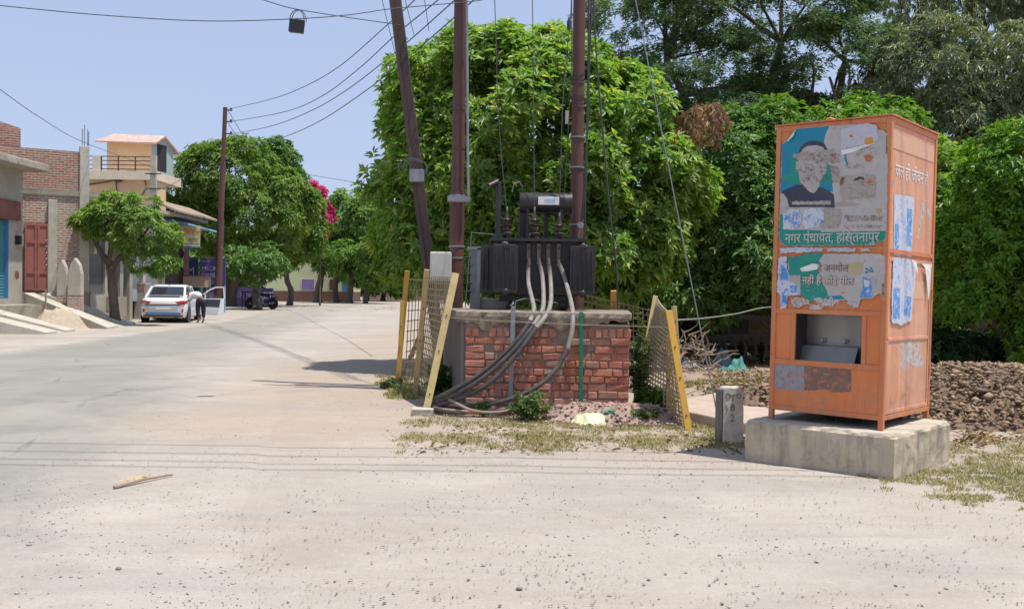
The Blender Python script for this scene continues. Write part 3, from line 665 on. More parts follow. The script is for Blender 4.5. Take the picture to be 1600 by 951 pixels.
zt = z; x = FX0+.01
while x < FX1-.05:                          # top course of bricks on edge
    L_ = random.uniform(.072, .10)
    if not (-.42 < x < -.32): 
        if not (.45 < x < .62): mb.box(x, x+L_-.013, FY+random.uniform(-.012, .01), FY+.16, zt, zt+.108+random.uniform(-.012, .005), .005)
    x += L_
mb.build('brickwork', M['bricks'], r, bevel=.010, seg=2)
mb = WB(r); mb.add([(FX0+.012, FY+.014, -.1), (FX1-.01, FY+.014, -.1), (1.55, 12.9, -.1), (-.86, 12.9, -.1), (FX0+.012, FY+.014, 1.06), (FX1-.01, FY+.014, 1.06), (1.55, 12.9, 1.06), (-.86, 12.9, 1.06)], [(3, 2, 1, 0), (4, 5, 6, 7), (0, 1, 5, 4), (1, 2, 6, 5), (2, 3, 7, 6), (3, 0, 4, 7)])
mb.build('mortar_core', M['mortar'], r)
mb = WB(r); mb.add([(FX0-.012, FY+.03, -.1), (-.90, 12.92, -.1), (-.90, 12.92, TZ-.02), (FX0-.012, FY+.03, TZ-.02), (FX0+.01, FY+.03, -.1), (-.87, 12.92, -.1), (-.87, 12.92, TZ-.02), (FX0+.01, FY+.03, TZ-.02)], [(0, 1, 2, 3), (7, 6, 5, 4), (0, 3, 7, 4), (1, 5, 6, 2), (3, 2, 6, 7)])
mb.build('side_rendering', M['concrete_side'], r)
# uneven concrete cap
xs_ = np.linspace(FX0-.10, FX1+.01, 60); V = []; F = []
rng = np.random.RandomState(5)
from mathutils import noise as mn
def cap(x, k): 
    b_ = TZ-.135-.06*mn.noise(Vector((x*3.1, 1, 0)))-.05*mn.noise(Vector((x*9, 4, 0)))-.10*math.exp(-((x-.52)/.1)**2)-.09*math.exp(-((x+.3)/.09)**2)+(.04 if x > 1.1 else 0)
    return b_
prof = lambda x: [(FY+.10, cap(x, 0)+.02), (FY-.012-.018*mn.noise(Vector((x*9, 2, 0))), cap(x, 0)), (FY-.026+.02*mn.noise(Vector((x*11, 7, 0))), TZ-.06), (FY-.02+.025*mn.noise(Vector((x*14, 9, 0))), TZ-.01), (FY+.02, TZ+.004*mn.noise(Vector((x*9, 3, 0)))), (12.93, TZ), (12.93, TZ-.1)]
mb = WB(r); vs = []
for i, x in enumerate(xs_):
    for (y, z) in prof(x):
        t = (y-FY)/1.93; xx = x
        if t > .5: xx = -.91+(x-xs_[0])/(xs_[-1]-xs_[0])*(1.56+.91)
        vs.append((xx, y, z))
k = 7; fs = [(i*k+j, (i+1)*k+j, (i+1)*k+(j+1) % k, i*k+(j+1) % k) for i in range(len(xs_)-1) for j in range(k)]
fs += [tuple(range(k)), tuple((len(xs_)-1)*k+j for j in range(k-1, -1, -1))]
mb.add(vs, fs); mb.build('concrete_cap', surf('rough_cap', (.37, .305, .225), (.20, .165, .125), 4, .95, .8, .03, spots=(.12, .10, .08), spot_scale=9, spot_lim=(.56, .66)), r, smooth=False)

# ------------------------------------------------------------------ transformer
Yt = 12.05
def P(px, py, Y=Yt): return W(px, py, Y)
b0 = P(840, 487, 12.3)
r = root('transformer', (b0.x, 12.35, TZ), 'black oil filled electrical transformer with ribbed radiators on the brick stand', 'transformer')
T0 = P(776, 374); T1 = P(904, 462)
mb = WB(r); mb.box(T0.x, T1.x, Yt, Yt+.62, T1.z, T0.z); tank = mb.build('tank', M['black_metal'], r, bevel=.012)
mb = WB(r)
for py in (405, 440): z = P(800, py).z; mb.box(T0.x+.2, T1.x-.2, Yt-.022, Yt-.002, z-.018, z+.018)
mb.box(P(845, 400).x, P(853, 400).x, Yt-.012, Yt-.002, P(845, 430).z, P(845, 415).z)
mb.build('stiffener', M['black_metal'], tank)
mb = WB(r); mb.box(P(847, 400).x, P(856, 400).x, Yt-.03, Yt-.013, P(845, 430).z, P(845, 416).z); mb.build('rating_plate', M['radiator'], tank)
L0 = P(766, 369); mb = WB(r); mb.box(L0.x, P(915, 369).x, Yt-.09, Yt+.74, P(800, 377).z, P(800, 372).z)
for i in range(14):
    xx = L0.x+.05+i*.086; mb.lathe([(.012, -.012), (.012, .022)], 6, (xx, Yt-.06, P(800, 372).z))
mb.build('lid', M['black_metal'], r)
# base channels and wheels
mb = WB(r); z0 = P(800, 462).z
for xx in (T0.x+.15, T1.x-.25): mb.box(xx, xx+.09, Yt+.02, Yt+.62, TZ+.05, z0+.0); mb.box(xx-.02, xx+.11, Yt, Yt+.62, TZ+.003, TZ+.05)
mb.box(T0.x+.04, T1.x-.05, Yt+.06, Yt+.14, z0-.07, z0-.002); mb.box(T0.x+.04, T1.x-.05, Yt+.5, Yt+.58, z0-.07, z0-.002)
mb.build('base_frame', M['black_metal'], r)
for xx in (T0.x+.2, T1.x-.2):
    mb = WB(r); mb.lathe([(.02, -.03), (.055, -.03), (.055, .03), (.02, .03)], 14, (xx, Yt-.03, TZ+.06), 'x'); mb.build('wheel', M['black_metal'], r, smooth=True)
# radiators
def radiator(px0, px1, py0, py1, Y, depth=.10):
    a = P(px0, py0, Y); b = P(px1, py1, Y); wdt = b.x-a.x; hh = a.z-b.z; mb = WB(r); R_ = .03; poly = []
    for cx_, cz_, s in ((wdt-R_, R_, -90), (wdt-R_, hh-R_, 0), (R_, hh-R_, 90), (R_, R_, 180)):
        for q in range(4): t = R(s+q*30); poly.append((a.x+cx_+R_*math.cos(t), b.z+cz_+R_*math.sin(t)))
    mb.prism(poly, Y, Y+depth)
    ra = mb.build('radiator', M['radiator'], r, bevel=.008)
    mb = WB(r); nr = 5
    for i in range(nr):
        xx = a.x+wdt*(i+.75)/(nr+.5); mb.tube([(xx, Y-.004, b.z+.055), (xx, Y-.010, b.z+.075), (xx, Y-.010, a.z-.06), (xx, Y-.004, a.z-.04)], [.005, .011, .011, .005], 6)
    mb.build('rib', M['radiator'], ra, smooth=True)
    mb = WB(r); cx_ = a.x+wdt*.5
    for zz in (a.z-.012, b.z+.012):
        mb = WB(r); mb.lathe([(.045, .03), (.045, -.012), (.034, -.022), (.0, -.024)], 14, (cx_, Y, zz), 'y'); mb.build('header_cap', M['radiator'], ra, smooth=True)
    return ra
radiator(771, 809, 382, 458, 11.80); radiator(891, 930, 384, 461, 11.84)
radiator(768, 806, 381, 457, 11.93); radiator(893, 928, 386, 459, 12.0)
radiator(751, 786, 383, 459, 12.15, .4); radiator(903, 925, 386, 458, 12.25, .4)
# conservator drum
a = P(812, 298, 12.35); b = P(893, 334, 12.35); rad = (a.z-b.z)/2*.95; cz = (a.z+b.z)/2
mb = WB(r); mb.lathe([(.0, 0), (rad*.97, .002), (rad, .012), (rad, b.x-a.x-.012), (rad*1.05, b.x-a.x-.012), (rad*1.05, b.x-a.x+.01), (0, b.x-a.x+.012)], 32, (a.x, 12.5, cz), 'x')
dr = mb.build('conservator', M['radiator'], r, smooth=True)
mb = WB(r); p = P(841, 307, 12.33); q = P(875, 320, 12.33); mb.box(p.x, q.x, 12.5-rad-.006, 12.5-rad+.02, q.z, p.z); mb.build('label_plate', M['text_white'], dr, bevel=.003)
mb = WB(r)
for i, (za, zb_) in enumerate(((.62, .76), (.34, .5))):
    for j in range(7):
        xx = p.x+.085+j*.022; 
        if i == 1 and j > 5: continue
        mb.box(xx, xx+.014, 12.5-rad-.009, 12.5-rad-.0065, q.z+(p.z-q.z)*za, q.z+(p.z-q.z)*zb_)
mb.build('label_lettering', M['blue_light'], dr)
mb = WB(r); lidz = P(800, 372).z
for px in (825, 879):
    for dy in (0, .22): mb = WB(r); mb.bar((P(px, 350).x, 12.4+dy, lidz), (P(px, 350).x, 12.4+dy, cz-rad*.6), .035, .012); mb.build('support', M['black_metal'], r)
mb = WB(r); mb.tube([(P(818, 350).x, 12.52, lidz), (P(818, 350).x, 12.52, cz-rad*.5)], .06, 8); mb.build('oil_pipe', M['black_metal'], r, smooth=True)
mb = WB(r); mb.tube([(P(856, 350).x, 12.6, lidz), (P(856, 350).x, 12.6, cz-rad*.5)], .03, 8); mb.build('oil_pipe', M['black_metal'], r, smooth=True)
mb = WB(r); mb.tube([(P(783, 0).x, 12.2, lidz), (P(783, 0).x, 12.2, P(783, 286, 12.2).z), (P(781, 0).x, 12.2, P(783, 284, 12.2).z), (P(767, 0).x, 12.1, P(767, 291, 12.1).z)], [.038, .034, .034, .034], 10)
mb.lathe([(.05, 0), (.05, .02)], 10, (P(766, 0).x, 12.09, P(766, 292, 12.1).z-.01)); mb.build('vent_pipe', M['radiator'], r, smooth=True)
# high voltage bushings
for px in (792, 835, 874):
    mb = WB(r); x0 = P(px, 350, 12.25).x; z0 = lidz; pf = [(.05, 0)]; zz = .02
    for k in range(4 if px != 874 else 3): pf += [(.034, zz), (.062, zz+.018), (.066, zz+.026), (.034, zz+.042)]; zz += .066
    pf += [(.03, zz), (.018, zz+.03), (.018, zz+.07), (.008, zz+.09)]
    mb.lathe(pf, 14, (x0, 12.25, z0)); bs = mb.build('bushing', M['porcelain'], r, smooth=True)
    mb = WB(r); mb.lathe([(.012, 0), (.012, .05)], 8, (x0, 12.25, z0+zz+.08)); mb.lathe([(.05, .0), (.066, .004), (.05, .012)], 12, (x0, 12.25, z0+.075)); mb.build('terminal', M['galv'], bs)
# thin earth wires
mb = WB(r); mb.tube([P(727, 480, 12.6), P(737, 363, 12.4), P(778, 367, 12.2)], .007, 5); mb.tube([P(803, 487, 11.6), P(806, 470, 11.6), P(822, 466, 11.7), P(870, 473, 11.9)], .006, 5)
mb.tube([P(800, 300, 12.3), P(803, 287, 12.3), P(812, 284, 12.35), P(816, 292, 12.4), P(816, 298, 12.45)], .006, 5); mb.build('earth_wire', M['galv'], r)
mb = WB(r); mb.lathe([(.0, 0), (.038, 0), (.042, .012), (.042, .03), (0, .034)], 16, P(907, 352, 12.4), 'y'); mb.tube([P(907, 356, 12.42), P(903, 370, 12.42)], .008, 5); mb.build('oil_gauge', M['galv'], r)
# low voltage bars and cables
LUG = [(826, 378, 408), (842, 378, 408), (857, 378, 408), (873, 378, 411)]
for px, ya, yb in LUG:
    mb = WB(r); a = P(px, ya, Yt-.045); b = P(px, yb, Yt-.05); mb.box(a.x-.022, a.x+.022, Yt-.06, Yt-.045, b.z, a.z); mb.box(a.x-.022, a.x+.022, Yt-.06, Yt, a.z-.02, a.z)
    ba = mb.build('terminal_bar', M['brownmetal'], r)
    mb = WB(r)
    for q in (.3, .98): mb.lathe([(.014, 0), (.014, -.02)], 6, (a.x, Yt-.06, a.z+(b.z-a.z)*q), 'y')
    mb.build('bolt', M['black_metal'], ba)
def smooth_path(pts, k=6):
    pts = [Vector(p) for p in pts]; out = []
    for i in range(len(pts)-1):
        p0 = pts[max(i-1, 0)]; p1 = pts[i]; p2 = pts[i+1]; p3 = pts[min(i+2, len(pts)-1)]
        for j in range(k):
            t = j/k; out.append(.5*((2*p1)+(-p0+p2)*t+(2*p0-5*p1+4*p2-p3)*t*t+(-p0+3*p1-3*p2+p3)*t**3))
    return out+[pts[-1]]
CB = [
 ([(826, 408, 12.0), (825, 425, 11.98), (826, 445, 11.85), (832, 470, 11.4), (834, 484, 11.1), (828, 502, 10.93)], [(828, 502, 10.93), (812, 526, 10.87), (785, 555, 10.85), (745, 588, 10.85), (700, 613, 10.95), (668, 628, 11.35)], 'first black cable from the left terminal bar of the transformer'),
 ([(842, 408, 12.0), (847, 430, 11.97), (849, 455, 11.75), (849, 475, 11.35), (846, 488, 11.05), (834, 508, 10.90)], [(834, 508, 10.90), (815, 533, 10.84), (790, 560, 10.80), (748, 595, 10.80), (705, 618, 10.95), (668, 632, 11.3)], 'second cable from the left, running between its two neighbours over the brick face'),
 ([(857, 408, 12.0), (860, 435, 11.96), (861, 465, 11.6), (858, 483, 11.15), (850, 497, 10.95), (838, 512, 10.86)], [(838, 512, 10.86), (818, 540, 10.78), (800, 562, 10.75), (765, 598, 10.76), (718, 622, 10.9), (672, 636, 11.2)], 'third cable from the left, lowest one of the close bundle'),
 ([(873, 411, 12.0), (881, 430, 11.96), (888, 455, 11.75), (893, 475, 11.35), (895, 492, 11.0), (894, 515, 10.88), (887, 545, 10.82)], [(887, 545, 10.82), (870, 575, 10.76), (845, 600, 10.7), (812, 618, 10.7), (775, 629, 10.75), (735, 634, 10.9), (700, 634, 11.1), (672, 630, 11.35)], 'rightmost cable hanging away from the others in a wide curve'),
]
for up_, lo_, lab in CB:
    rr = root('power_cable', P(*up_[0]), lab, 'cable', 0, 'thick cables leaving the transformer')
    mb = WB(rr); mb.tube(smooth_path([P(*q) for q in up_]), .027, 8); mb.build('pale_upper_length', M['cable_grey'], rr, smooth=True)
    pl = smooth_path([P(*q) for q in lo_]); mb = WB(rr); mb.tube(pl, .0272, 8); mb.build('dark_lower_length', M['cable_black'], rr, smooth=True)
    mb = WB(rr); a = P(*up_[0]); mb.tube([a+Vector((0, -.01, .04)), a+Vector((0, -.01, -.04))], [.02, .03], 8); mb.build('lug', M['brownmetal'], rr)
for k, (pa, lab) in enumerate(((((700, 622, 11.0), (735, 640, 10.7), (770, 644, 10.6), (800, 640, 10.65)), 'loose brown root-like cable end on the soil below the bundle'), (((672, 634, 11.2), (700, 640, 10.9), (745, 643, 10.8), (790, 638, 10.8)), 'slack dusty cable lying along the foot of the brick stand'))):
    mb = MB(); mb.tube(smooth_path([P(*q) for q in pa]), .018, 6); tag(mb.build('ground_cable', M['wood']), lab, 'cable')
# posts standing against the brick face
a = P(800, 478, 10.93); b = P(800, 618, 10.93)
rr = root('angle_post', (P(799, 600, 10.93).x, 10.93, -.1), 'grey galvanised angle iron standing against the brick face left of centre', 'post')
mb = WB(rr); a = P(802.5, 478, 10.93); b = P(797, 640, 10.93); mb.bar(a, b, .05, .006); mb.bar(a+Vector((-.025, .02, 0)), b+Vector((-.025, .02, 0)), .006, .04); mb.build('angle_iron', M['galv'], rr)
mb = WB(rr); mb.tube([P(800, 472, 10.9)+Vector((.02*math.sin(i*.8), .02*math.cos(i*.8), -.006*i)) for i in range(20)], .004, 4); mb.build('wire_binding', M['galv'], rr)
rr = root('green_post', (P(907, 640, 10.93).x, 10.93, -.1), 'bright green painted flat post against the right half of the brick face', 'post')
mb = WB(rr); mb.bar(P(908.5, 487, 10.93), P(907.2, 650, 10.93), .045, .02); mb.build('bar', M['green_paint'], rr, bevel=.003)

# ------------------------------------------------------------------ poles
PT = 9.0
def xat(pts, z, Y):                        # pole axis through two surveyed points
    a, b = [W(px, py, Y) for px, py in pts]; t = (z-a.z)/(b.z-a.z); return a.lerp(b, t)
def steel_pole(pts, Y, rads, label, m, top=PT, group='brown steel poles of the transformer stand'):
    base = xat(pts, -.1, Y); rr = root('steel_pole', (base.x, Y, 0), label, 'pole', 0, group)
    for (za, zb_, rad) in rads:
        mb = WB(rr); mb.tube([xat(pts, za, Y), xat(pts, zb_, Y)], rad, 16); s = mb.build('pole_section', m, rr, smooth=True)
        mb = WB(rr); mb.tube([xat(pts, zb_-.03, Y), xat(pts, zb_+.03, Y)], rad*1.04, 16); mb.build('joint_ring', m, s, smooth=True)
    return rr
PL = [(719.5, 20), (712, 480)]; PR_ = [(905, 20), (899, 480)]
p1 = steel_pole(PL, 13.25, ((-.1, 2.75, .100), (2.75, 6, .088), (6, PT, .072)), 'left upright brown steel pole with grey conduit behind the brick stand', M['rust_pole'])
mb = WB(p1)
mb.tube([W(729.5, -300, 13.13), W(729.5, 0, 13.13), W(731, 250, 13.13), W(732, 306, 13.13)], .018, 8); mb.build('conduit', M['galv'], p1, smooth=True)
for py in (172, 232, 385, 403, 306):
    mb = WB(p1); c = W(716, py, 13.25); c.x = xat(PL, c.z, 13.25).x; mb.tube([c-Vector((0, 0, .012)), c+Vector((0, 0, .012))], .108 if py > 240 else .094, 16); mb.build('clamp_band', M['galv'] if py > 300 else M['rust_pole'], p1)
mb = WB(p1); mb.box(W(699, 310, 13.1).x, W(735, 310, 13.1).x, 13.1, 13.14, W(700, 315, 13.1).z, W(700, 306, 13.1).z)
for i in range(7): x = W(701+i*5, 310, 13.1).x; mb.box(x, x+.02, 13.095, 13.1, W(700, 313, 13.1).z, W(700, 308, 13.1).z)
mb.build('clamp_plate', M['galv'], p1)
p2 = steel_pole(PR_, 13.25, ((-.1, 2.4, .098), (2.4, 6, .085), (6, PT, .072)), 'right upright brown steel pole wound with wire behind the transformer', M['rust_pole'])
for k, (ya, yb, tn) in enumerate(((118, 135, 3), (150, 172, 4), (214, 220, 1))):
    mb = WB(p2); z0 = W(900, yb, 13.25).z; z1 = W(900, ya, 13.25).z
    pts = []
    for i in range(tn*12): t = i/(tn*12-1); z = z0+(z1-z0)*t+.01*math.sin(i*1.7); c = xat(PR_, z, 13.25); a = i*2*math.pi/12; pts.append((c.x+.094*math.cos(a), c.y+.094*math.sin(a), z))
    mb.tube(pts, .005, 4); mb.build('wire_winding', M['wire'], p2)
mb = WB(p2); c = xat(PR_, W(900, 262, 13.2).z, 13.25); 
for py in (215, 262, 351): c = xat(PR_, W(900, py, 13.25).z, 13.25); mb.tube([c-Vector((0, 0, .01)), c+Vector((0, 0, .01))], .103, 14)
mb.build('clamp_band', M['galv'], p2)
mb = WB(p2); mb.box(W(886, 0, 13.1).x, W(891, 0, 13.1).x, 13.08, 13.16, W(886, 193, 13.1).z, W(886, 173, 13.1).z); mb.build('small_box', M['concrete_lt'], p2)
# crossarm with strings above the frame
mb = WB(p1); c = xat(PL, 8.6, 13.25); mb.box(c.x-.6, c.x+2.8, 13.12, 13.2, 8.5, 8.6); mb.box(c.x-.6, c.x+2.8, 13.12, 13.2, 6.6, 6.7); mb.build('crossarm', M['rust_pole'], p1)
# leaning strut
LS = [(618.5, 5), (668, 400)]; YL = 13.9
base = xat(LS, -.1, YL); rr = root('leaning_pole', (base.x, YL, 0), 'dark brown square pole leaning left beside the white meter box', 'pole')
mb = WB(rr); a = xat(LS, -.1, YL); b = xat(LS, 7.2, YL); mb.bar(a, b, .165, .10, (0, 1, 0)); mb.build('beam', M['steel_pole'], rr, bevel=.008)
mb = WB(rr); mb.bar(a+Vector((-.06, -.06, 0)), b+Vector((-.06, -.06, 0)), .05, .03, (0, 1, 0)); mb.build('flange', M['steel_pole'], rr)
mb = WB(rr); c = W(652, 275, YL-.12); mb.box(c.x-.105, c.x+.105, YL-.2, YL-.09, c.z-.09, c.z+.09); bx_ = mb.build('junction_box', M['galv'], rr, bevel=.012)
for k in range(5):
    mb = WB(rr); pts = [c+Vector((.05-.03*k+.10*(1+.25*k)*math.cos(t), -.02, .12+.09*(1+.12*k)*math.sin(t))) for t in np.linspace(-1.5+.3*k, 3.6, 14)]
    mb.tube(pts, .006, 4); mb.build('loop_wire', M['wire_al'], bx_)
for k, (ya, yb) in enumerate(((60, 105), (150, 262))):
    mb = WB(rr); pts = []
    for i in range(26):
        t = i/25; c2 = xat(LS, W(640, ya+(yb-ya)*t, YL).z, YL); pts.append(c2+Vector((.07+.05*math.sin(i*.9), -.08+.03*math.cos(i*1.3), 0)))
    mb.tube(pts, .005, 4); mb.build('hanging_wire', M['wire'], rr)
# white meter box in front of the left pole
rr = root('meter_box', (W(688, 440, 13.0).x, 13.0, 1.1), 'weathered white metal meter box fixed beside the left steel pole', 'box')
mb = WB(rr); a = W(672, 393, 12.95); b = W(704, 438, 12.95); mb.box(a.x, b.x, 12.95, 13.2, TZ+.35, a.z); mb.build('casing', M['white_box'], rr, bevel=.015)
mb = WB(rr); mb.box(a.x+.02, b.x-.02, 12.943, 12.95, TZ+.38, a.z-.025); mb.build('door', M['white_box'], rr)
mb = WB(rr); mb.box(a.x+.05, a.x+.09, 13.05, 13.1, -.05, TZ+.35); mb.box(b.x-.09, b.x-.05, 13.05, 13.1, -.05, TZ+.35); mb.build('legs', M['galv'], rr)
# low voltage fuse board between pole and transformer
rr = root('fuse_board', (W(745, 480, 12.7).x, 12.7, TZ), 'narrow grey steel fuse board with black cable ends left of the transformer', 'switchboard')
mb = WB(rr); a = W(735, 390, 12.7); b = W(748, 485, 12.7); mb.box(a.x, b.x, 12.7, 12.78, TZ+.002, a.z); mb.box(b.x-.03, b.x+.02, 12.66, 12.7, TZ+.002, a.z+.02); mb.box(a.x-.04, b.x+.02, 12.66, 12.8, a.z, a.z+.04); mb.build('panel', M['galv'], rr)
for py in (402, 415, 428, 442, 455):
    c = W(736, py, 12.62); mb = WB(rr); mb.tube([c, c-Vector((.055, 0, 0))], .017, 8); mb.tube([c-Vector((.055, 0, 0)), c-Vector((.10, 0, .006)), c-Vector((.11, 0, .03))], .008, 6); mb.build('cable_end', M['black'], rr)
mb = WB(rr); mb.box(W(750, 0, 12.9).x, W(800, 0, 12.9).x, 12.75, 12.95, TZ+.002, W(750, 466, 12.9).z); mb.build('white_base', M['white_box'], rr)

# ------------------------------------------------------------------ wires
def wire(name, pts, rad, m, label, cat='wire', group=None, k=8):
    mb = MB(); mb.tube(smooth_path(pts, k), rad, 6, True); return tag(mb.build(name, m, None, True), label, cat, group)
FP = W(347, 450, 45); fx = FP.x                  # far pole
NA = Vector((-.3, 13.2)); FA = Vector((fx+.35, 45))
lines = [[(360, 170), (420, 156), (470, 138), (530, 104), (613, 32), (648, 0), (720, -75)],
         [(360, 190), (440, 176), (500, 152), (560, 108), (618, 55), (685, 0), (722, -32)],
         [(358, 210), (420, 198), (480, 176), (540, 142), (620, 80), (700, 10), (726, -14)],
         [(372, 236), (444, 214), (500, 189), (560, 150), (621, 104), (700, 36), (745, -4)]]
nm = ['topmost of the four line wires sagging from the far brown pole', 'second from top of the four line wires from the far pole', 'third from top of the four line wires from the far pole', 'lowest of the four line wires from the far pole, passing the tree top']
for ln, lab in zip(lines, nm):
    pts = []
    for px, py in ln:
        t, Y = lx(NA, FA, px); pts.append(W(px, py, Y))
    wire('line_wire', pts, .011, M['wire_blue'], lab, 'wire', 'wires from the far pole')
wire('overhead_wire', [W(-40, 4, 12), W(0, 9, 12), W(160, 24, 12), W(320, 33, 12), W(455, 30, 12), W(540, 24, 12.3), W(612, 14, 12.7), W(700, 6, 13), W(760, -1, 13.1), W(860, -25, 13.1)], .006, M['wire_blue'], 'long nearly level wire across the top left of the sky')
wire('overhead_wire', [W(380, -10, 11.5), W(411, 0, 11.5), W(455, 13, 11.8), W(520, 24, 12.5), W(630, 40, 13.9)], .006, M['wire_blue'], 'short wire slanting down to the leaning pole and crossing the level one')
wire('overhead_wire', [W(-30, 118, 22), W(0, 140, 24), (W(60, 182, 28)), W(130, 222, 34), W(240, 262, 44)], .010, M['wire_blue'], 'thin wire slanting down over the brick house at the upper left')
wire('overhead_wire', [W(470, 271, 60), W(525, 280, 45), W(585, 290, 30), W(650, 300, 20)], .012, M['wire_blue'], 'distant wire crossing the gap of sky between the trees')
wire('overhead_wire', [W(236, 300, 45), W(280, 282, 45), W(345, 226, 45)], .012, M['wire_blue'], 'wire running from the concrete pole to the far brown pole')
for px, lab in ((597, 'left one of three thin wires beside the leaning pole'), (633, 'middle one of three thin wires beside the leaning pole'), (663, 'right one of three thin wires beside the leaning pole')):
    k = {597: (617, 82, 13.9), 633: (647, 55, 13.7), 663: (670, 48, 14)}[px]
    wire('thin_wire', [W(px-14, -60, 13), W(px, 0, 13.3), W(*k)], .0045, M['wire_blue'], lab, 'wire', 'thin wires beside the leaning pole')
drop = [([(772, -60), (773, 0), (775, 60), (778, 160), (784, 250), (791, 322)], 'left dropper wire hanging to a transformer bushing'),
        ([(832, -60), (832, 0), (833, 80), (834, 200), (835, 322)], 'middle dropper wire hanging behind the oil drum'),
        ([(893, -40), (892, 20), (889, 50), (880, 150), (876, 260), (874, 322)], 'right dropper wire with a small insulator near the pole')]
for pts, lab in drop: wire('dropper_wire', [W(a, b, 12.9-.65*max(0, min(1, b/320))) for a, b in pts], .006, M['wire'], lab, 'wire', 'dropper wires above the transformer')
c = W(889, 38, 12.85); mb = MB(); mb.lathe([(.0, -.09), (.02, -.08), (.028, -.05), (.03, .03), (.018, .06), (.008, .10), (0, .11)], 10, c); tag(mb.build('insulator', M['porcelain'], None, True), 'small black insulator hanging on a wire left of the right pole', 'insulator')
bund = [([(918, -60), (920, 0), (919, 100), (916, 250), (913, 375)], 12.9, .012, 'black cable running straight down close to the right pole'),
        ([(924, -60), (924, 0), (921, 90), (918, 200), (910, 330), (903, 370)], 12.95, .014, 'second black cable beside the right pole, thicker than the first'),
        ([(927, -60), (927, 0), (932, 90), (941, 200), (952, 320), (963, 420), (965, 482)], 12.2, .012, 'black cable swinging out from the right pole to the stand corner'),
        ([(893, -20), (893, 100), (888, 200), (880, 330), (876, 368)], 12.8, .006, 'thin dark wire just left of the right pole')]
for pts, Y, rd_, lab in bund: wire('hanging_cable', [W(a, b, Y) for a, b in pts], rd_, M['wire'], lab, 'cable')
c9 = xat(PR_, 8.7, 13.25)
mb = MB(); e = G(1130, 672); e = Vector((e.x-.02, e.y+.05, 0)); mb.tube([c9+Vector((.08, 0, 0)), e], .007, 6); tag(mb.build('guy_wire', M['wire_al']), 'pale straight guy wire anchored behind the numbered stone post', 'wire')
wire('string', [W(704, 496, 11.0), W(760, 500, 10.75), W(835, 504, 10.72), W(910, 507, 10.72), (W(1000, 510, 10.7)), W(1052, 511, 10.45)], .0035, M['mesh_beige'], 'thin beige string stretched across the brick face between the fence panels', 'string')
wire('hanging_rope', [W(1050, 500, 10.6), W(1100, 497, 13), W(1150, 490, 15), W(1190, 481, 16), W(1230, 478, 16.5)], .010, M['cable_grey'], 'pale green cord strung from the leaning panel to the tree behind', 'cord')
for k, (y0, y1, z0, lab) in enumerate(((6.75, 6.55, 8.6, 'nearest of the bare conductors crossing the road high above the view'), (6.95, 6.9, 8.2, 'second bare conductor high above the road'), (7.35, 7.2, 8.5, 'third bare conductor high above the road'), (7.7, 7.75, 8.1, 'farthest of the bare conductors crossing high above the road'))):
    wire('overhead_conductor', [(-28, y0, z0+.5), (-14, y0*.6+y1*.4, z0), (4, y0*.3+y1*.7, z0-.1), (22, y1, z0+.5)], .013, M['wire_al'], lab, 'wire', 'conductors crossing above the road')
# splice box on the overhead wire
c = W(464, 41, 11.97); rr = root('splice_box', c, 'black splice box hanging from a wire loop in the sky', 'splice box')
mb = WB(rr); mb.m = mb.m @ Matrix.Translation(c) @ Matrix.Rotation(R(-7), 4, 'Y') @ Matrix.Translation(-c) if 0 else mb.m
mb.box(c.x-.09, c.x+.09, c.y-.05, c.y+.03, c.z-.085, c.z+.075); o = mb.build('case', M['black'], rr, bevel=.008); o.rotation_euler = (0, R(6), 0)
mb = WB(rr)
for k in (0, .02): mb.tube([c+Vector((.09*math.cos(t)+k, k, .07+.13*math.sin(t))) for t in np.linspace(math.pi+.1, -.1, 16)], .006, 5)
mb.build('wire_loop', M['wire_blue'], rr)
# far brown pole with its insulators
FPp = [(352, 168), (341, 440)]
base = xat(FPp, -.1, 45); rr = root('far_pole', (base.x, 45, 0), 'tall slim brown steel pole behind the white car', 'pole')
for za, zb_, rad in ((-.1, 4.6, .165), (4.6, 7.2, .13), (7.2, hz(352, 45, 168), .10)):
    mb = WB(rr); mb.tube([xat(FPp, za, 45), xat(FPp, zb_, 45)], rad, 12); s = mb.build('pole_section', M['rust_pole'], rr, smooth=True)
for py in (172, 190, 209):
    mb = WB(rr); a = W(349, py, 45); mb.bar(a, a+Vector((.42, 0, 0)), .05); b = mb.build('bracket', M['wire'], rr)
    mb = WB(rr); mb.lathe([(.03, -.08), (.07, -.05), (.04, 0), (.07, .04), (.03, .08)], 8, a+Vector((.36, 0, .03))); mb.build('insulator', M['porcelain'], b)
mb = WB(rr); mb.tube([W(356, 172, 45), W(381, 214, 45)], .015, 4); mb.tube([W(356, 192, 45), W(372, 216, 45)], .015, 4); mb.build('stay', M['wire_blue'], rr)

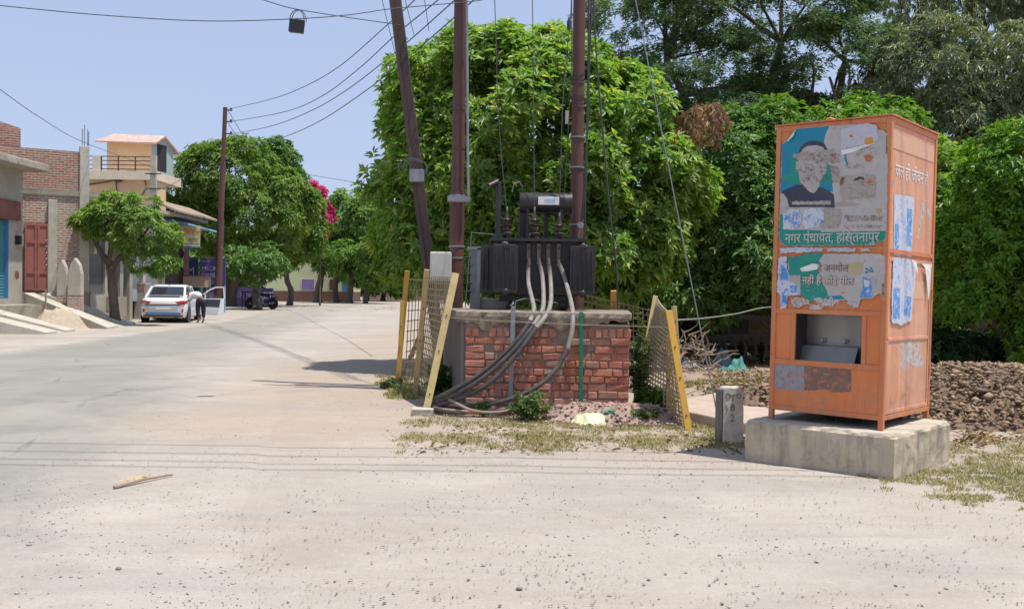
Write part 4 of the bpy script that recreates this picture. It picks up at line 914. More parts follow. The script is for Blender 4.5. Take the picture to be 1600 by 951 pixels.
# ------------------------------------------------------------------ wire mesh panels round the stand
def panel(label, tl, tr, bl, br_, nx, ny, posts, m, mp, rail=.012, bend=0, z_off=0, hexs=0):
    """tl.. are 3D corners; posts: list of (a, b, width, material)"""
    b0 = Vector(bl); r_ = root('mesh_panel', (b0.x, b0.y, 0), label, 'fence panel', 0, 'yellow framed mesh panels around the stand')
    tl, tr, bl, br_ = map(Vector, (tl, tr, bl, br_)); nrm = (tr-tl).cross(bl-tl).normalized()
    def S(u, v_):
        p = tl.lerp(tr, u).lerp(bl.lerp(br_, u), v_); return p+nrm*bend*math.sin(math.pi*u)*(.4+.6*v_)
    mb = WB(r_)
    for i in range(nx+1):
        mb.tube([S(i/nx, v_) for v_ in np.linspace(0, 1, 7)], rail*.75, 4)
    mb.build('upright_bars', m, r_)
    mb = WB(r_)
    for j in range(ny+1): mb.tube([S(u, j/ny)+nrm*rail for u in np.linspace(0, 1, 7)], rail*.95, 4)
    mb.build('cross_bars', m, r_)
    for a, b, wd_, mm in posts:
        mb = WB(r_); mb.bar(a, b, wd_, wd_*.45, (0, 1, 0)); ps = mb.build('post', mm, r_, bevel=.004)
        mb = WB(r_)
        for q in (.3, .55, .85): c = Vector(a).lerp(Vector(b), q); mb.lathe([(.009, 0), (.009, -.012)], 6, (c.x, c.y-wd_*.25, c.z), 'y')
        mb.build('bolt', M['wire'], ps)
    return r_
FYl = M['faded_yellow']; Y_ = M['yellow_paint']
a, b = W(712, 427, 11.45), G(664.5, 645); c, d = W(667, 421, 12.7), G(648, 617)
panel('large pale mesh panel leaning against the left end of the brick stand', W(668, 432, 12.7), W(708, 434, 11.5), G(649, 610), G(669, 640), 13, 20, [(a, b-Vector((0, 0, .03)), .085, FYl), (c, d-Vector((0, 0, .03)), .07, FYl)], M['mesh_beige'], FYl, .0125, .04)
a, b = W(636.5, 423, 14.4), G(621, 598)
panel('bright yellow edged mesh panel standing leftmost beside the road', W(641, 436, 14.4), W(664, 438, 15.4), G(633, 597), G(660, 588), 5, 10, [(a, b, .075, Y_), (W(629, 470, 14.2), G(622, 603), .06, Y_), (W(664, 430, 15.4), G(658, 588), .05, FYl)], M['mesh_brown'], Y_, .012)
panel('small curled mesh offcut lying low between the two left panels', W(650, 545, 13.4), W(662, 520, 13.1), G(622, 600), G(648, 608), 8, 6, [], M['mesh_beige'], FYl, .010, .12)
a, b = W(1045, 485, 10.35), G(1077, 672)
panel('large brown mesh panel leaning out at the right end of the stand', W(1026, 467, 12.4), W(1045, 490, 10.4), W(990, 628, 12.0), G(1071, 666), 16, 24, [(a, b-Vector((0, 0, .04)), .07, Y_), (W(1024, 462, 12.4), W(991, 640, 12.0), .06, FYl)], M['mesh_beige'], FYl, .011, -.05)
panel('narrow yellow mesh strip behind the right leaning post', W(1052, 500, 10.9), W(1053, 498, 10.6), G(1044, 652), G(1066, 662), 5, 14, [(W(1053, 478, 10.8), W(1059, 560, 10.8), .06, FYl), (W(1044, 520, 11.0), G(1044, 655), .05, Y_)], M['faded_yellow'], FYl, .011)
panel('rear mesh panel rising above the back edge of the brick stand', W(905, 459, 14.6), W(1020, 486, 13.6), G(905, 600), G(1020, 612), 16, 14, [(W(959, 454, 14.1), G(957, 603), .09, Y_)], M['mesh_brown'], FYl, .012)
mb = MB(); p = G(660, 647); mb.box(p.x-.12, p.x+.12, p.y-.10, p.y+.10, -.02, .075, .012); tag(mb.build('foot_stone', M['concrete_lt'], bevel=.01), 'small flat concrete block under the foot of the leaning left panel', 'stone')
# jute bag and rubble at the wall foot
p = G(915, 656); o = mound('cement_bag', (p.x+.03, 10.45), .25, .2, .10, M['bag'], 11, 50, 40, .12, 9, .045, .02); tag(o, 'crumpled pale yellow plastic sack on the rubble at the wall foot', 'bag')
o = mound('rubble_heap', (1.15, 10.85), 1.05, .6, .15, M['rubble'], 12, 160, 110, .10, 10, .075); tag(o, 'low heap of pinkish brick rubble at the foot of the brick stand', 'rubble heap')
rub_pts = True
mb = MB(); p = W(951, 642, 10.5); mb.add([(p.x-.07, p.y, p.z-.01), (p.x, p.y+.03, p.z+.03), (p.x+.09, p.y, p.z), (p.x+.02, p.y-.05, p.z-.02)], [(0, 1, 2, 3)]); tag(mb.build('plastic_scrap', M['green_paint']), 'tiny scrap of green plastic on the rubble heap', 'litter')
# ------------------------------------------------------------------ orange water dispenser cabinet
CY = .7155; CZ = .349; CH = 2.514; CWD, CDP = .985, 1.131
# concrete base block
r = root('concrete_platform', (2.9714, 7.3834, 0), 'thick rectangular concrete slab under the orange water cabinet', 'base', -.737)
mb = MB(); BW, BD = 1.2945, 1.2888; nx, ny, nz_ = 26, 26, 8
def face(f, nu, nv, jit):
    vs = []; 
    for j in range(nv+1):
        for i in range(nu+1): vs.append(f(i/nu, j/nv))
    mb.add(vs, [(j*(nu+1)+i, j*(nu+1)+i+1, (j+1)*(nu+1)+i+1, (j+1)*(nu+1)+i) for j in range(nv) for i in range(nu)])
def jt(p):
    x, y, z = p; q = Vector((x*4+3, y*4, z*4)); k = mn.fractal(q*1.5, .7, 2, 4)*.010; k2 = mn.noise(q*2.1)*.012
    edge = min(abs(z-CZ), 1); cx_ = min(abs(x), abs(x+BW)); cy_ = min(abs(y), abs(y-BD))
    e = .012*(1+1.2*mn.noise(q*3.3)) if (edge < .02 and min(cx_, cy_) < .02) else 0
    if min(cx_, cy_) < .02 and max(cx_, cy_) < .03: e += .008
    sx_ = 1 if x < -BW/2 else -1; sy_ = 1 if y < BD/2 else -1
    return (x+(k2 if cx_ < .02 else 0)+(sx_*e if cx_ < .02 else 0), y+(k if cy_ < .02 else 0)+(sy_*e if cy_ < .02 else 0), z+(k*.5 if edge < .02 else 0)-(e if edge < .02 else 0))
face(lambda u, v: jt((-BW+BW*u, 0, -.06+(CZ+.06)*v)), 44, 14, 0); face(lambda u, v: jt((0, BD*u, -.06+(CZ+.06)*v)), 44, 14, 0)
face(lambda u, v: jt((-BW, BD*u, -.06+(CZ+.06)*v)), 44, 14, 0); face(lambda u, v: jt((-BW+BW*u, BD, -.06+(CZ+.06)*v)), 44, 14, 0)
face(lambda u, v: jt((-BW+BW*u, BD*v, CZ)), 44, 44, 0)
n = N('slab_concrete'); v = n.coord((1, 1, 1)); sv = n.coord((5, 5, .7)); sp = n.n('ShaderNodeSeparateXYZ'); n.l(v, sp.inputs[0])
a_ = n.noise(1.6, 6, .65, v, .5); c = n.mix(n.ramp(a_, .35, .65), (.60, .51, .37), (.43, .365, .265))
c = n.mix(n.ramp(n.noise(2.0, 5, .65, sv, .2), .48, .68, 0, .7), c, (.26, .235, .185))
c = n.mix(n.ramp(n.noise(5, 6, .75, v, 1.), .54, .68, 0, .6), c, (.19, .165, .125))
c = n.mix(n.ramp(n.math('ADD', sp.outputs[2], n.math('MULTIPLY', n.noise(7, 4, .7, v), .12)), .14, .02, 0, .6), c, (.47, .39, .31))
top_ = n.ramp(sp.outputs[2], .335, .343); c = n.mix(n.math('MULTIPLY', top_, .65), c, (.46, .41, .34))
f_ = n.noise(60, 4, .7, v); n.bump(n.math('ADD', f_, n.math('MULTIPLY', n.noise(9, 6, .75, v), 1.5)), .5, .012); M['slab'] = n.fin(c, .93, 0, .2)
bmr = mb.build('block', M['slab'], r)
# orange paint
def orange(name, base, fade, fade_amt, rust_lim=(.60, .70)):
    n = N(name); v = n.coord(); sp = n.n('ShaderNodeSeparateXYZ'); n.l(v, sp.inputs[0])
    a = n.noise(1.5, 6, .6, v, .6); c = n.mix(n.ramp(a, .35, .68), base, fade)
    sv = n.coord((6, 6, .45)); c = n.mix(n.ramp(n.noise(2.2, 5, .6, sv, .2), .45, .72, 0, fade_amt), c, tuple(min(1, x*1.25+.04) for x in fade))
    c = n.mix(n.ramp(n.noise(6, 6, .75, v, 1.2), *rust_lim, 0, .75), c, (.20, .085, .05))
    c = n.mix(n.ramp(n.noise(34, 5, .75, v), .60, .72, 0, .5), c, (.24, .13, .085))
    c = n.mix(n.ramp(n.noise(18, 5, .75, n.coord((1, 1, .12)), .1), .60, .68, 0, .45), c, (.26, .12, .07)); c = n.mix(n.ramp(n.noise(26, 4, .8, n.coord((1.6, 1.6, .5)), 2.), .68, .72, 0, .5), c, (.66, .52, .44)); c = n.mix(n.ramp(n.noise(.9, 4, .65, v), .5, .7, 0, .35), c, (.42, .20, .12))
    low = n.math('MULTIPLY', n.ramp(n.math('ADD', sp.outputs[2], n.math('MULTIPLY', n.noise(3.2, 5, .7, v), .5)), .78, .42), n.ramp(n.noise(7, 5, .75, v, .5), .46, .6))
    c = n.mix(n.math('MULTIPLY', low, .55), c, (.40, .20, .13))
    n.bump(n.math('ADD', n.noise(2.2, 2, .5, v), n.math('MULTIPLY', n.noise(40, 3, .7, v), .12)), .18, .03)
    return n.fin(c, n.ramp(a, .3, .7, .42, .62), 0, .35)
M['or_front'] = orange('orange_paint', (.64, .175, .046), (.64, .235, .085), .22)
M['or_frame'] = orange('orange_frame', (.57, .17, .060), (.58, .23, .10), .25)
M['or_side'] = orange('faded_orange', (.60, .255, .13), (.64, .345, .22), .5)
M['band_front'] = surf('ochre_band', (.55, .28, .085), (.50, .24, .09), 4, .6, .05)
M['band_side'] = surf('pale_band', (.70, .42, .26), (.66, .37, .23), 3, .6, .05)
cab = root('water_cabinet', (2.9761, 7.6602, CZ), 'tall orange metal drinking water cabinet covered with torn posters', 'water dispenser')
cab.rotation_mode = 'QUATERNION'; cab.rotation_quaternion = (Matrix.Rotation(.012, 4, 'Y') @ Matrix.Rotation(-CY, 4, 'Z')).to_quaternion()
CM = Matrix.Translation(cab.location) @ cab.rotation_quaternion.to_matrix().to_4x4(); CI = CM.inverted()
def onf(px, py, off=0):                    # surveyed point of the front face -> (x, z) of the cabinet
    o = CI @ Vector((0, 0, EYE)); d = CI.to_3x3() @ ray(px, py); t = (off-o.y)/d.y; p = o+d*t; return p.x, p.z
def ons(px, py, off=0):
    o = CI @ Vector((0, 0, EYE)); d = CI.to_3x3() @ ray(px, py); t = (off-o.x)/d.x; p = o+d*t; return p.y, p.z
zF = lambda px, py: onf(px, py)[1]
LB = zF(1290, 648); zA = zF(1230, 386); zB = zF(1230, 478); zC = zF(1300, 571)
ox0, oz1 = onf(1243, 490.5); ox1 = onf(1347, 493)[0]; oz0 = onf(1346.5, 568)[1]
F_ = .042
mb = MB()                                   # corner posts of angle iron
for x0, x1 in ((-CWD, -CWD+F_), (-F_, 0)):
    for y0, y1 in ((0, F_), (CDP-F_, CDP)): mb.box(x0, x1, y0, y1, 0, CH-.002)
mb.build('corner_posts', M['or_frame'], cab, bevel=.004)
mb = MB()
for z0, z1 in ((LB, LB+.04), (CH-.05, CH-.003), (zB-.06, zB-.02), (oz0-.05, oz0-.005)): mb.box(-CWD+F_, -F_, .001, .03, z0, z1)
mb.box(-CWD+F_, -F_, .004, .03, zA-.025, zA)
mb.box(ox0-.035, ox0, .001, .03, oz0-.005, zB-.06); mb.box(ox1, ox1+.035, .001, .03, oz0-.005, zB-.06)
for z0, z1 in ((LB, LB+.04), (CH-.05, CH-.003)): mb.box(-.03, -.001, F_, CDP-F_, z0, z1); mb.box(-CWD+.001, -CWD+.03, F_, CDP-F_, z0, z1)
mb.build('rails', M['or_frame'], cab, bevel=.003)
mb = MB()
mb.box(-CWD+F_, -F_, .012, .016, zA, CH-.05); mb.box(-CWD+F_, -F_, .012, .016, zB-.02, zA-.025)
mb.box(-CWD+F_, ox0-.035, .014, .018, oz0-.005, zB-.06); mb.box(ox1+.035, -F_, .014, .018, oz0-.005, zB-.06); mb.box(-CWD+F_, -F_, .010, .014, LB+.04, oz0-.05)
mb.build('front_panels', M['or_front'], cab)
mb = MB(); mb.box(-CWD+.003, -CWD+.006, F_, CDP-F_, LB+.04, CH-.05); mb.box(-CWD+F_, -F_, CDP-.02, CDP-.01, LB, CH-.05); mb.build('rear_panels', M['or_front'], cab)
mb = MB(); mb.box(-CWD-.012, .012, -.012, CDP+.012, CH, CH+.012); rf = mb.build('roof_sheet', M['or_frame'], cab)
mb = MB(); mb.tube([(-.55+.02*i, .02, CH+.014+.012*math.sin(i)) for i in range(7)], .012, 6); mb.build('bent_lug', M['or_frame'], rf)
# side: upper panel and door
ysp, zsp = ons(1430, 404); zsp = ons(1390, 397)[1]
mb = MB(); mb.box(-.016, -.012, F_, CDP-F_, zsp+.02, CH-.05); up = mb.build('upper_side_panel', M['or_side'], cab)
mb = MB(); mb.box(-.014, -.010, F_, CDP-F_-.01, LB+.045, zsp-.02); dr = mb.build('side_door', M['or_side'], cab)
zm = ons(1410, 529)[1]
mb = MB(); d0, d1 = F_+.003, CDP-F_-.012
for a, b, c_, d_ in ((d0, d1, LB+.045, LB+.075), (d0, d1, zsp-.05, zsp-.02), (d0, d1, zm-.012, zm+.012), (d0, d0+.03, LB+.075, zsp-.05), (d1-.03, d1, LB+.075, zsp-.05)): mb.box(-.010, -.002, a, b, c_, d_)
mb.build('door_frame', M['or_side'], dr, bevel=.002)
mb = MB(); mb.box(-.009, -.001, F_, CDP-F_, zsp+.012, zsp+.045); mb.box(-.03, -.012, F_, CDP-F_, zsp-.019, zsp+.011); mb.build('panel_edge', M['or_frame'], cab)
for zz in (zsp-.35, LB+.32): mb = MB(); mb.lathe([(.011, 0), (.011, .09)], 8, (.004, CDP-F_-.002, zz)); mb.build('hinge', M['or_frame'], dr)
mb = MB(); mb.box(-.010, -.0085, .055, CDP-.06, ons(1400, 226)[1]-.03, ons(1400, 205)[1]+.0); mb.build('pale_stripe', M['band_side'], up)
mb = MB(); mb.box(-.0095, -.0085, d0+.035, d1-.035, ons(1400, 466)[1], ons(1400, 437)[1]); mb.build('pale_stripe', M['band_side'], dr)
for px, py in ((1389, 236), ):
    pass
for bx_ in ((-F_-.001, .0005, -.0015, .0, zF(1391, 240), zF(1391, 212)), (-CWD-.0005, -CWD+F_+.001, -.0015, 0, zF(1208, 458), zF(1208, 432)), (-F_-.001, .0005, -.0015, 0, zF(1385, 470), zF(1385, 442))): mb = MB(); mb.box(*bx_); mb.build('ochre_stripe', M['band_front'], cab)
# recess with steel basin
ym = .24
mb = MB(); mb.box(ox0, ox1, ym, ym+.01, oz0-.1, zB+.02); n = N('stainless'); v = n.coord(); n.bump(n.noise(6, 3, .6, v), .05, .02)
M['inox'] = n.fin(n.mix(n.ramp(n.noise(3, 5, .6, v), .35, .65), (.27, .25, .225), (.19, .18, .165)), .36, .7)
mb.build('steel_back', M['inox'], cab)
mb = MB(); mb.box(ox0-.03, ox0, .02, ym+.01, oz0-.1, zB); mb.box(ox0-.03, ox1+.03, .03, ym+.01, zB-.05, zB-.045); mb.build('recess_lining', M['black_metal'], cab)
mb = MB(); mb.box(ox1, ox1+.012, .02, ym+.01, oz0-.1, zB-.05); mb.build('recess_side', M['inox'], cab)
zt_ = onf(1300, 541, ym-.06)[1]; mb = MB(); xa = onf(1253, 545, ym-.07)[0]; xb = onf(1341, 545, ym-.07)[0]
mb.add([(xa, ym-.075, zt_), (xb, ym-.075, zt_-.0), (xb-.01, .105, oz0-.03), (xa+.01, .105, oz0-.03), (xa, ym-.06, zt_), (xb, ym-.06, zt_), (xb-.01, .12, oz0-.04), (xa+.01, .12, oz0-.04)], [(0, 1, 2, 3), (7, 6, 5, 4), (0, 4, 5, 1), (1, 5, 6, 2), (0, 3, 7, 4), (3, 2, 6, 7)]); mb.build('basin_front', M['inox'], cab)
for px, py in ((1285, 531), (1320, 533)):
    x, z = onf(px, py, ym-.03); mb = MB(); mb.lathe([(.019, 0), (.021, -.008), (.011, -.012), (.010, -.04), (.013, -.045), (0, -.047)], 12, (x, ym, z), 'y'); mb.tube([(x, ym-.03, z), (x, ym-.04, z-.025)], .006, 6); mb.build('tap', M['galv'], cab, smooth=True)
mb = MB()
for i in range(3): mb.tube([(-.62+.12*i, .3, .10), (-.60+.12*i, .28, .03), (-.5+.12*i, .25, .015)], .014, 6)
mb.box(-.7, -.3, .2, .5, LB-.03, LB-.002); mb.build('drain_pipes', M['black_metal'], cab)
mb = MB(); mb.box(-CWD+F_, -F_, .05, CDP-.05, LB-.0, LB+.006); mb.build('floor_sheet', M['black_metal'], cab)
# posters ------------------------------------------------------------
def tear(poly, amp, step=.02, seed=1):
    rg = random.Random(seed); out = []
    for i in range(len(poly)):
        a = Vector(poly[i]); b = Vector(poly[(i+1) % len(poly)]); L_ = (b-a).length; k = max(1, int(L_/step)); nrm = Vector((b-a)).normalized(); nrm = Vector((-nrm.y, nrm.x))
        for j in range(k):
            p = a.lerp(b, j/k)+(nrm*rg.uniform(-amp, amp) if j else Vector((0, 0))); out.append((p.x, p.y))
    return out
def sheet(name, poly, m, parent, off, amp=.004, step=.02, seed=1, side=False):
    poly = tear(poly, amp, step, seed); mb = MB(); n_ = len(poly)
    if side: vs = [(off, a, b) for a, b in poly]+[(off-.0006, a, b) for a, b in poly]
    else: vs = [(a, off, b) for a, b in poly]+[(a, off+.0006, b) for a, b in poly]
    from mathutils.geometry import tessellate_polygon
    tri = tessellate_polygon([[Vector((a, b, 0)) for a, b in poly]])
    mb.add(vs, [tuple(t) for t in tri]+[(i, n_+i, n_+(i+1) % n_, (i+1) % n_) for i in range(n_)])
    return mb.build(name, m, parent)
M['paper_grey'] = surf('poster_paper', (.52, .49, .46), (.45, .42, .39), 3, .55, .06, .005, spots=(.30, .24, .19), spot_scale=11, spot_lim=(.63, .69))
M['paper_white'] = surf('scrap_paper', (.62, .64, .70), (.54, .56, .62), 8, .6, .1, .005, spots=(.14, .33, .66), spot_scale=26, spot_lim=(.55, .63), stretch=(1, 1, .6))
M['paper_torn'] = surf('torn_paper', (.60, .57, .54), (.46, .40, .36), 12, .7, .2, .005, spots=(.42, .15, .07), spot_scale=20, spot_lim=(.54, .60))
M['teal'] = surf('poster_teal', (.003, .21, .34), (.006, .25, .36), 3, .4, .05, .004)
M['tealgreen'] = surf('poster_green', (.008, .235, .175), (.012, .29, .22), 6, .5, .12, .004, spots=(.38, .44, .40), spot_scale=18, spot_lim=(.64, .72))
M['navy'] = surf('poster_navy', (.030, .037, .060), (.05, .055, .08), 5, .5, .05, spots=(.3, .3, .3), spot_scale=25, spot_lim=(.68, .74))
M['smear'] = surf('torn_brown', (.46, .41, .37), (.36, .31, .26), 9, .8, .2, .004, spots=(.26, .20, .15), spot_scale=34, spot_lim=(.56, .62), stretch=(.6, 1, 1.5))
M['pblue'] = surf('poster_blue', (.05, .22, .60), (.12, .33, .68), 14, .5, .05, spots=(.6, .62, .68), spot_scale=24, spot_lim=(.52, .6))
M['face_grey'] = surf('poster_face', (.50, .46, .44), (.42, .37, .34), 6, .55, .08, spots=(.30, .21, .15), spot_scale=17, spot_lim=(.58, .66))
M['ptext'] = flat('poster_text', (.55, .53, .50), .7); M['pbrown'] = flat('poster_text_brown', (.24, .13, .09), .8)
M['ochre'] = flat('ochre_scrap', (.62, .30, .05), .7); M['redor'] = flat('orange_scrap', (.55, .15, .05), .7)
Q = lambda L_: [onf(1215+x/4.53, 180+y/4.53, 0) for x, y in L_]
po = sheet('poster', Q([(32, 205), (75, 172), (100, 135), (135, 95), (360, 76), (555, 66), (640, 56), (700, 72), (716, 106), (745, 105), (776, 130), (779, 400), (775, 560), (768, 820), (760, 880), (700, 915), (500, 922), (60, 926), (22, 900), (8, 860)]), M['paper_grey'], cab, -.0015, .004, .03, 2)
sheet('teal_field', Q([(32, 208), (75, 175), (100, 138), (135, 98), (365, 77), (335, 150), (325, 220), (345, 310), (372, 400), (386, 450), (392, 540), (60, 545), (20, 540), (28, 400)]), M['teal'], po, -.0024, .001, .05)
sheet('green_field', Q([(90, 290), (150, 280), (220, 270), (380, 360), (395, 475), (330, 488), (160, 490), (30, 470), (34, 425), (85, 425)]), M['tealgreen'], po, -.0031, .006, .02, 5)
sheet('bottom_band', Q([(30, 700), (65, 810), (300, 815), (310, 828), (768, 820), (758, 878), (700, 912), (500, 919), (60, 923), (24, 897), (10, 855), (16, 700)]), M['tealgreen'], po, -.0027, .003, .03, 6)
sheet('hair_shape', Q([(150, 270), (160, 230), (190, 200), (230, 183), (290, 183), (330, 200), (352, 240), (360, 330), (340, 340), (330, 260), (180, 250), (165, 280)]), M['navy'], po, -.0035, .001, .05)
sheet('face_shape', Q([(165, 270), (180, 240), (215, 218), (280, 213), (325, 228), (345, 270), (352, 330), (345, 400), (300, 470), (298, 500), (262, 552), (228, 545), (180, 500), (155, 460), (150, 405), (130, 380), (132, 330), (158, 320)]), M['face_grey'], po, -.0040, .002, .04, 7)
sheet('shoulder_shape', Q([(20, 548), (60, 525), (140, 493), (178, 492), (228, 545), (250, 553), (268, 548), (300, 505), (360, 535), (398, 560), (405, 655), (300, 650), (85, 652), (72, 590), (45, 556)]), M['navy'], po, -.0045, .001, .05, 8)
for k, (pl, mm, am) in enumerate((
    ([(165, 262), (260, 268), (330, 250), (395, 235), (390, 270), (420, 300), (400, 340), (350, 330), (300, 338), (235, 322), (160, 322), (110, 300), (112, 272)], 'smear', .010),
    ([(440, 435), (520, 430), (600, 418), (690, 425), (695, 480), (692, 575), (560, 596), (470, 604), (440, 560), (450, 520), (435, 470)], 'smear', .006),
    ([(375, 360), (430, 370), (440, 470), (400, 475), (385, 440)], 'smear', .008),
    ([(405, 625), (470, 615), (580, 628), (540, 642), (410, 645)], 'smear', .004),
    ([(330, 660), (445, 670), (455, 720), (430, 790), (320, 800), (300, 760), (345, 740)], 'smear', .01),
    ([(100, 612), (380, 606), (380, 632), (110, 636)], 'smear', .006),
    ([(452, 100), (555, 70), (640, 60), (700, 75), (712, 180), (620, 210), (560, 215), (450, 250)], 'paper_white2', .004),
    ([(45, 690), (80, 665), (150, 668), (172, 720), (168, 760), (120, 808), (38, 806)], 'paper_white', .004),
    ([(190, 672), (240, 655), (300, 660), (332, 690), (330, 745), (290, 790), (205, 806), (178, 770), (185, 720)], 'paper_white', .004),
    ([(620, 165), (672, 155), (680, 200), (640, 212), (615, 205)], 'ochre', .004),
    ([(612, 290), (655, 280), (682, 300), (660, 330), (630, 330)], 'redor', .006),
    ([(510, 140), (530, 140), (538, 158), (515, 156)], 'redor', .001),
    ([(365, 275), (410, 270), (412, 296), (375, 295)], 'redor', .003),
    ([(440, 470), (460, 432), (476, 440), (470, 480), (445, 505)], 'redor', .004),
    ([(636, 470), (660, 450), (668, 475), (640, 487)], 'redor', .003),
    ([(450, 250), (560, 225), (640, 205), (700, 190), (640, 222), (520, 268), (455, 282)], 'text_white', .001),
    ([(540, 470), (548, 450), (580, 435), (612, 440), (615, 462), (590, 452), (562, 462)], 'navy', .001),
    ([(20, 560), (50, 560), (72, 600), (78, 650), (60, 690), (15, 690)], 'face_grey', .002),
    ([(476, 255), (486, 255), (486, 300), (500, 350), (490, 356), (475, 310)], 'teal', .001),
    ([(700, 660), (735, 665), (730, 690), (705, 690)], 'ochre', .006))):
    if mm == 'paper_white2':
        M['paper_white2'] = surf('pale_poster', (.56, .55, .60), (.50, .48, .52), 4, .55, .06, spots=(.35, .28, .28), spot_scale=20, spot_lim=(.66, .7))
    sheet('torn_patch', Q(pl), M[mm], po, -.0050-.0004*(k % 6), am, .018, 20+k)
def ftext(s, px, py, size, m, par, off, sx=1., slope=None, bold=.0):
    x, z = onf(px, py, 0); return text('lettering', s, m, par, (x, off, z), size, (R(90), 0, 0), .0004, sx, 'LEFT', bold)
TB = ftext('नगर पंचायत, हिस्तनापुर', 1227, 379, .112, M['ptext'], po, -.0085, .82, None, .001)
# rows of illegible small strokes on the poster
rg = random.Random(4)
def strokes(x0, x1, y0, y1, m, n_=40, par=po, sc=4.53, o0=(1215, 180), off=-.0088, h=8, w_=5):
    mb = MB()
    for i in range(n_):
        x = rg.uniform(x0, x1); y = rg.uniform(y0, y1); a = rg.choice([0, 0, 1.57, 1.4, .6]); L_ = rg.uniform(.3, 1)*h; t = rg.uniform(.3, 1)*w_*.35
        c_, s_ = math.cos(a), math.sin(a)
        q = [onf(o0[0]+(x+u*L_*c_-v_*t*s_)/sc, o0[1]+(y+u*L_*s_+v_*t*c_)/sc) for u, v_ in ((-1, -1), (1, -1), (1, 1), (-1, 1))]
        mb.add([(a_, off-.00003*i, b_) for a_, b_ in q], [(0, 1, 2, 3)])
    return mb.build('small_print', m, par)
strokes(165, 350, 270, 470, M['pbrown'], 90, h=14); strokes(380, 440, 270, 460, M['pbrown'], 40, h=10); strokes(540, 710, 225, 300, M['pbrown'], 40, h=16, w_=3); strokes(480, 610, 345, 380, M['pbrown'], 40, h=9, w_=3)
strokes(450, 690, 500, 590, M['ptext'], 70, h=14); strokes(470, 745, 712, 750, M['pbrown'], 110, h=11, w_=5); strokes(475, 740, 780, 798, M['pbrown'], 90, h=7, w_=4); strokes(120, 370, 612, 634, M['ptext'], 60, h=10)
strokes(560, 700, 440, 500, M['redor'], 14, h=10); strokes(450, 720, 90, 240, M['pbrown'], 26, h=4); strokes(340, 430, 670, 790, M['ptext'], 40, h=12)
strokes(60, 740, 830, 915, M['paper_torn'], 46, h=13, w_=9); strokes(330, 470, 240, 500, M['redor'], 14, h=9, w_=8); strokes(120, 360, 255, 480, M['navy'], 46, h=12, w_=3); strokes(60, 160, 690, 780, M['pblue'], 26, h=18, w_=12); strokes(190, 320, 690, 780, M['pblue'], 16, h=14, w_=12)
# curled corner of the poster
mb = MB(); q = Q([(75, 172), (135, 96), (120, 150), (82, 190)]); mb.add([(q[0][0], -.004, q[0][1]), (q[1][0], -.004, q[1][1]), (q[2][0], -.03, q[2][1]), (q[3][0], -.035, q[3][1])], [(0, 1, 2, 3)]); mb.build('curled_corner', M['text_white'], po)
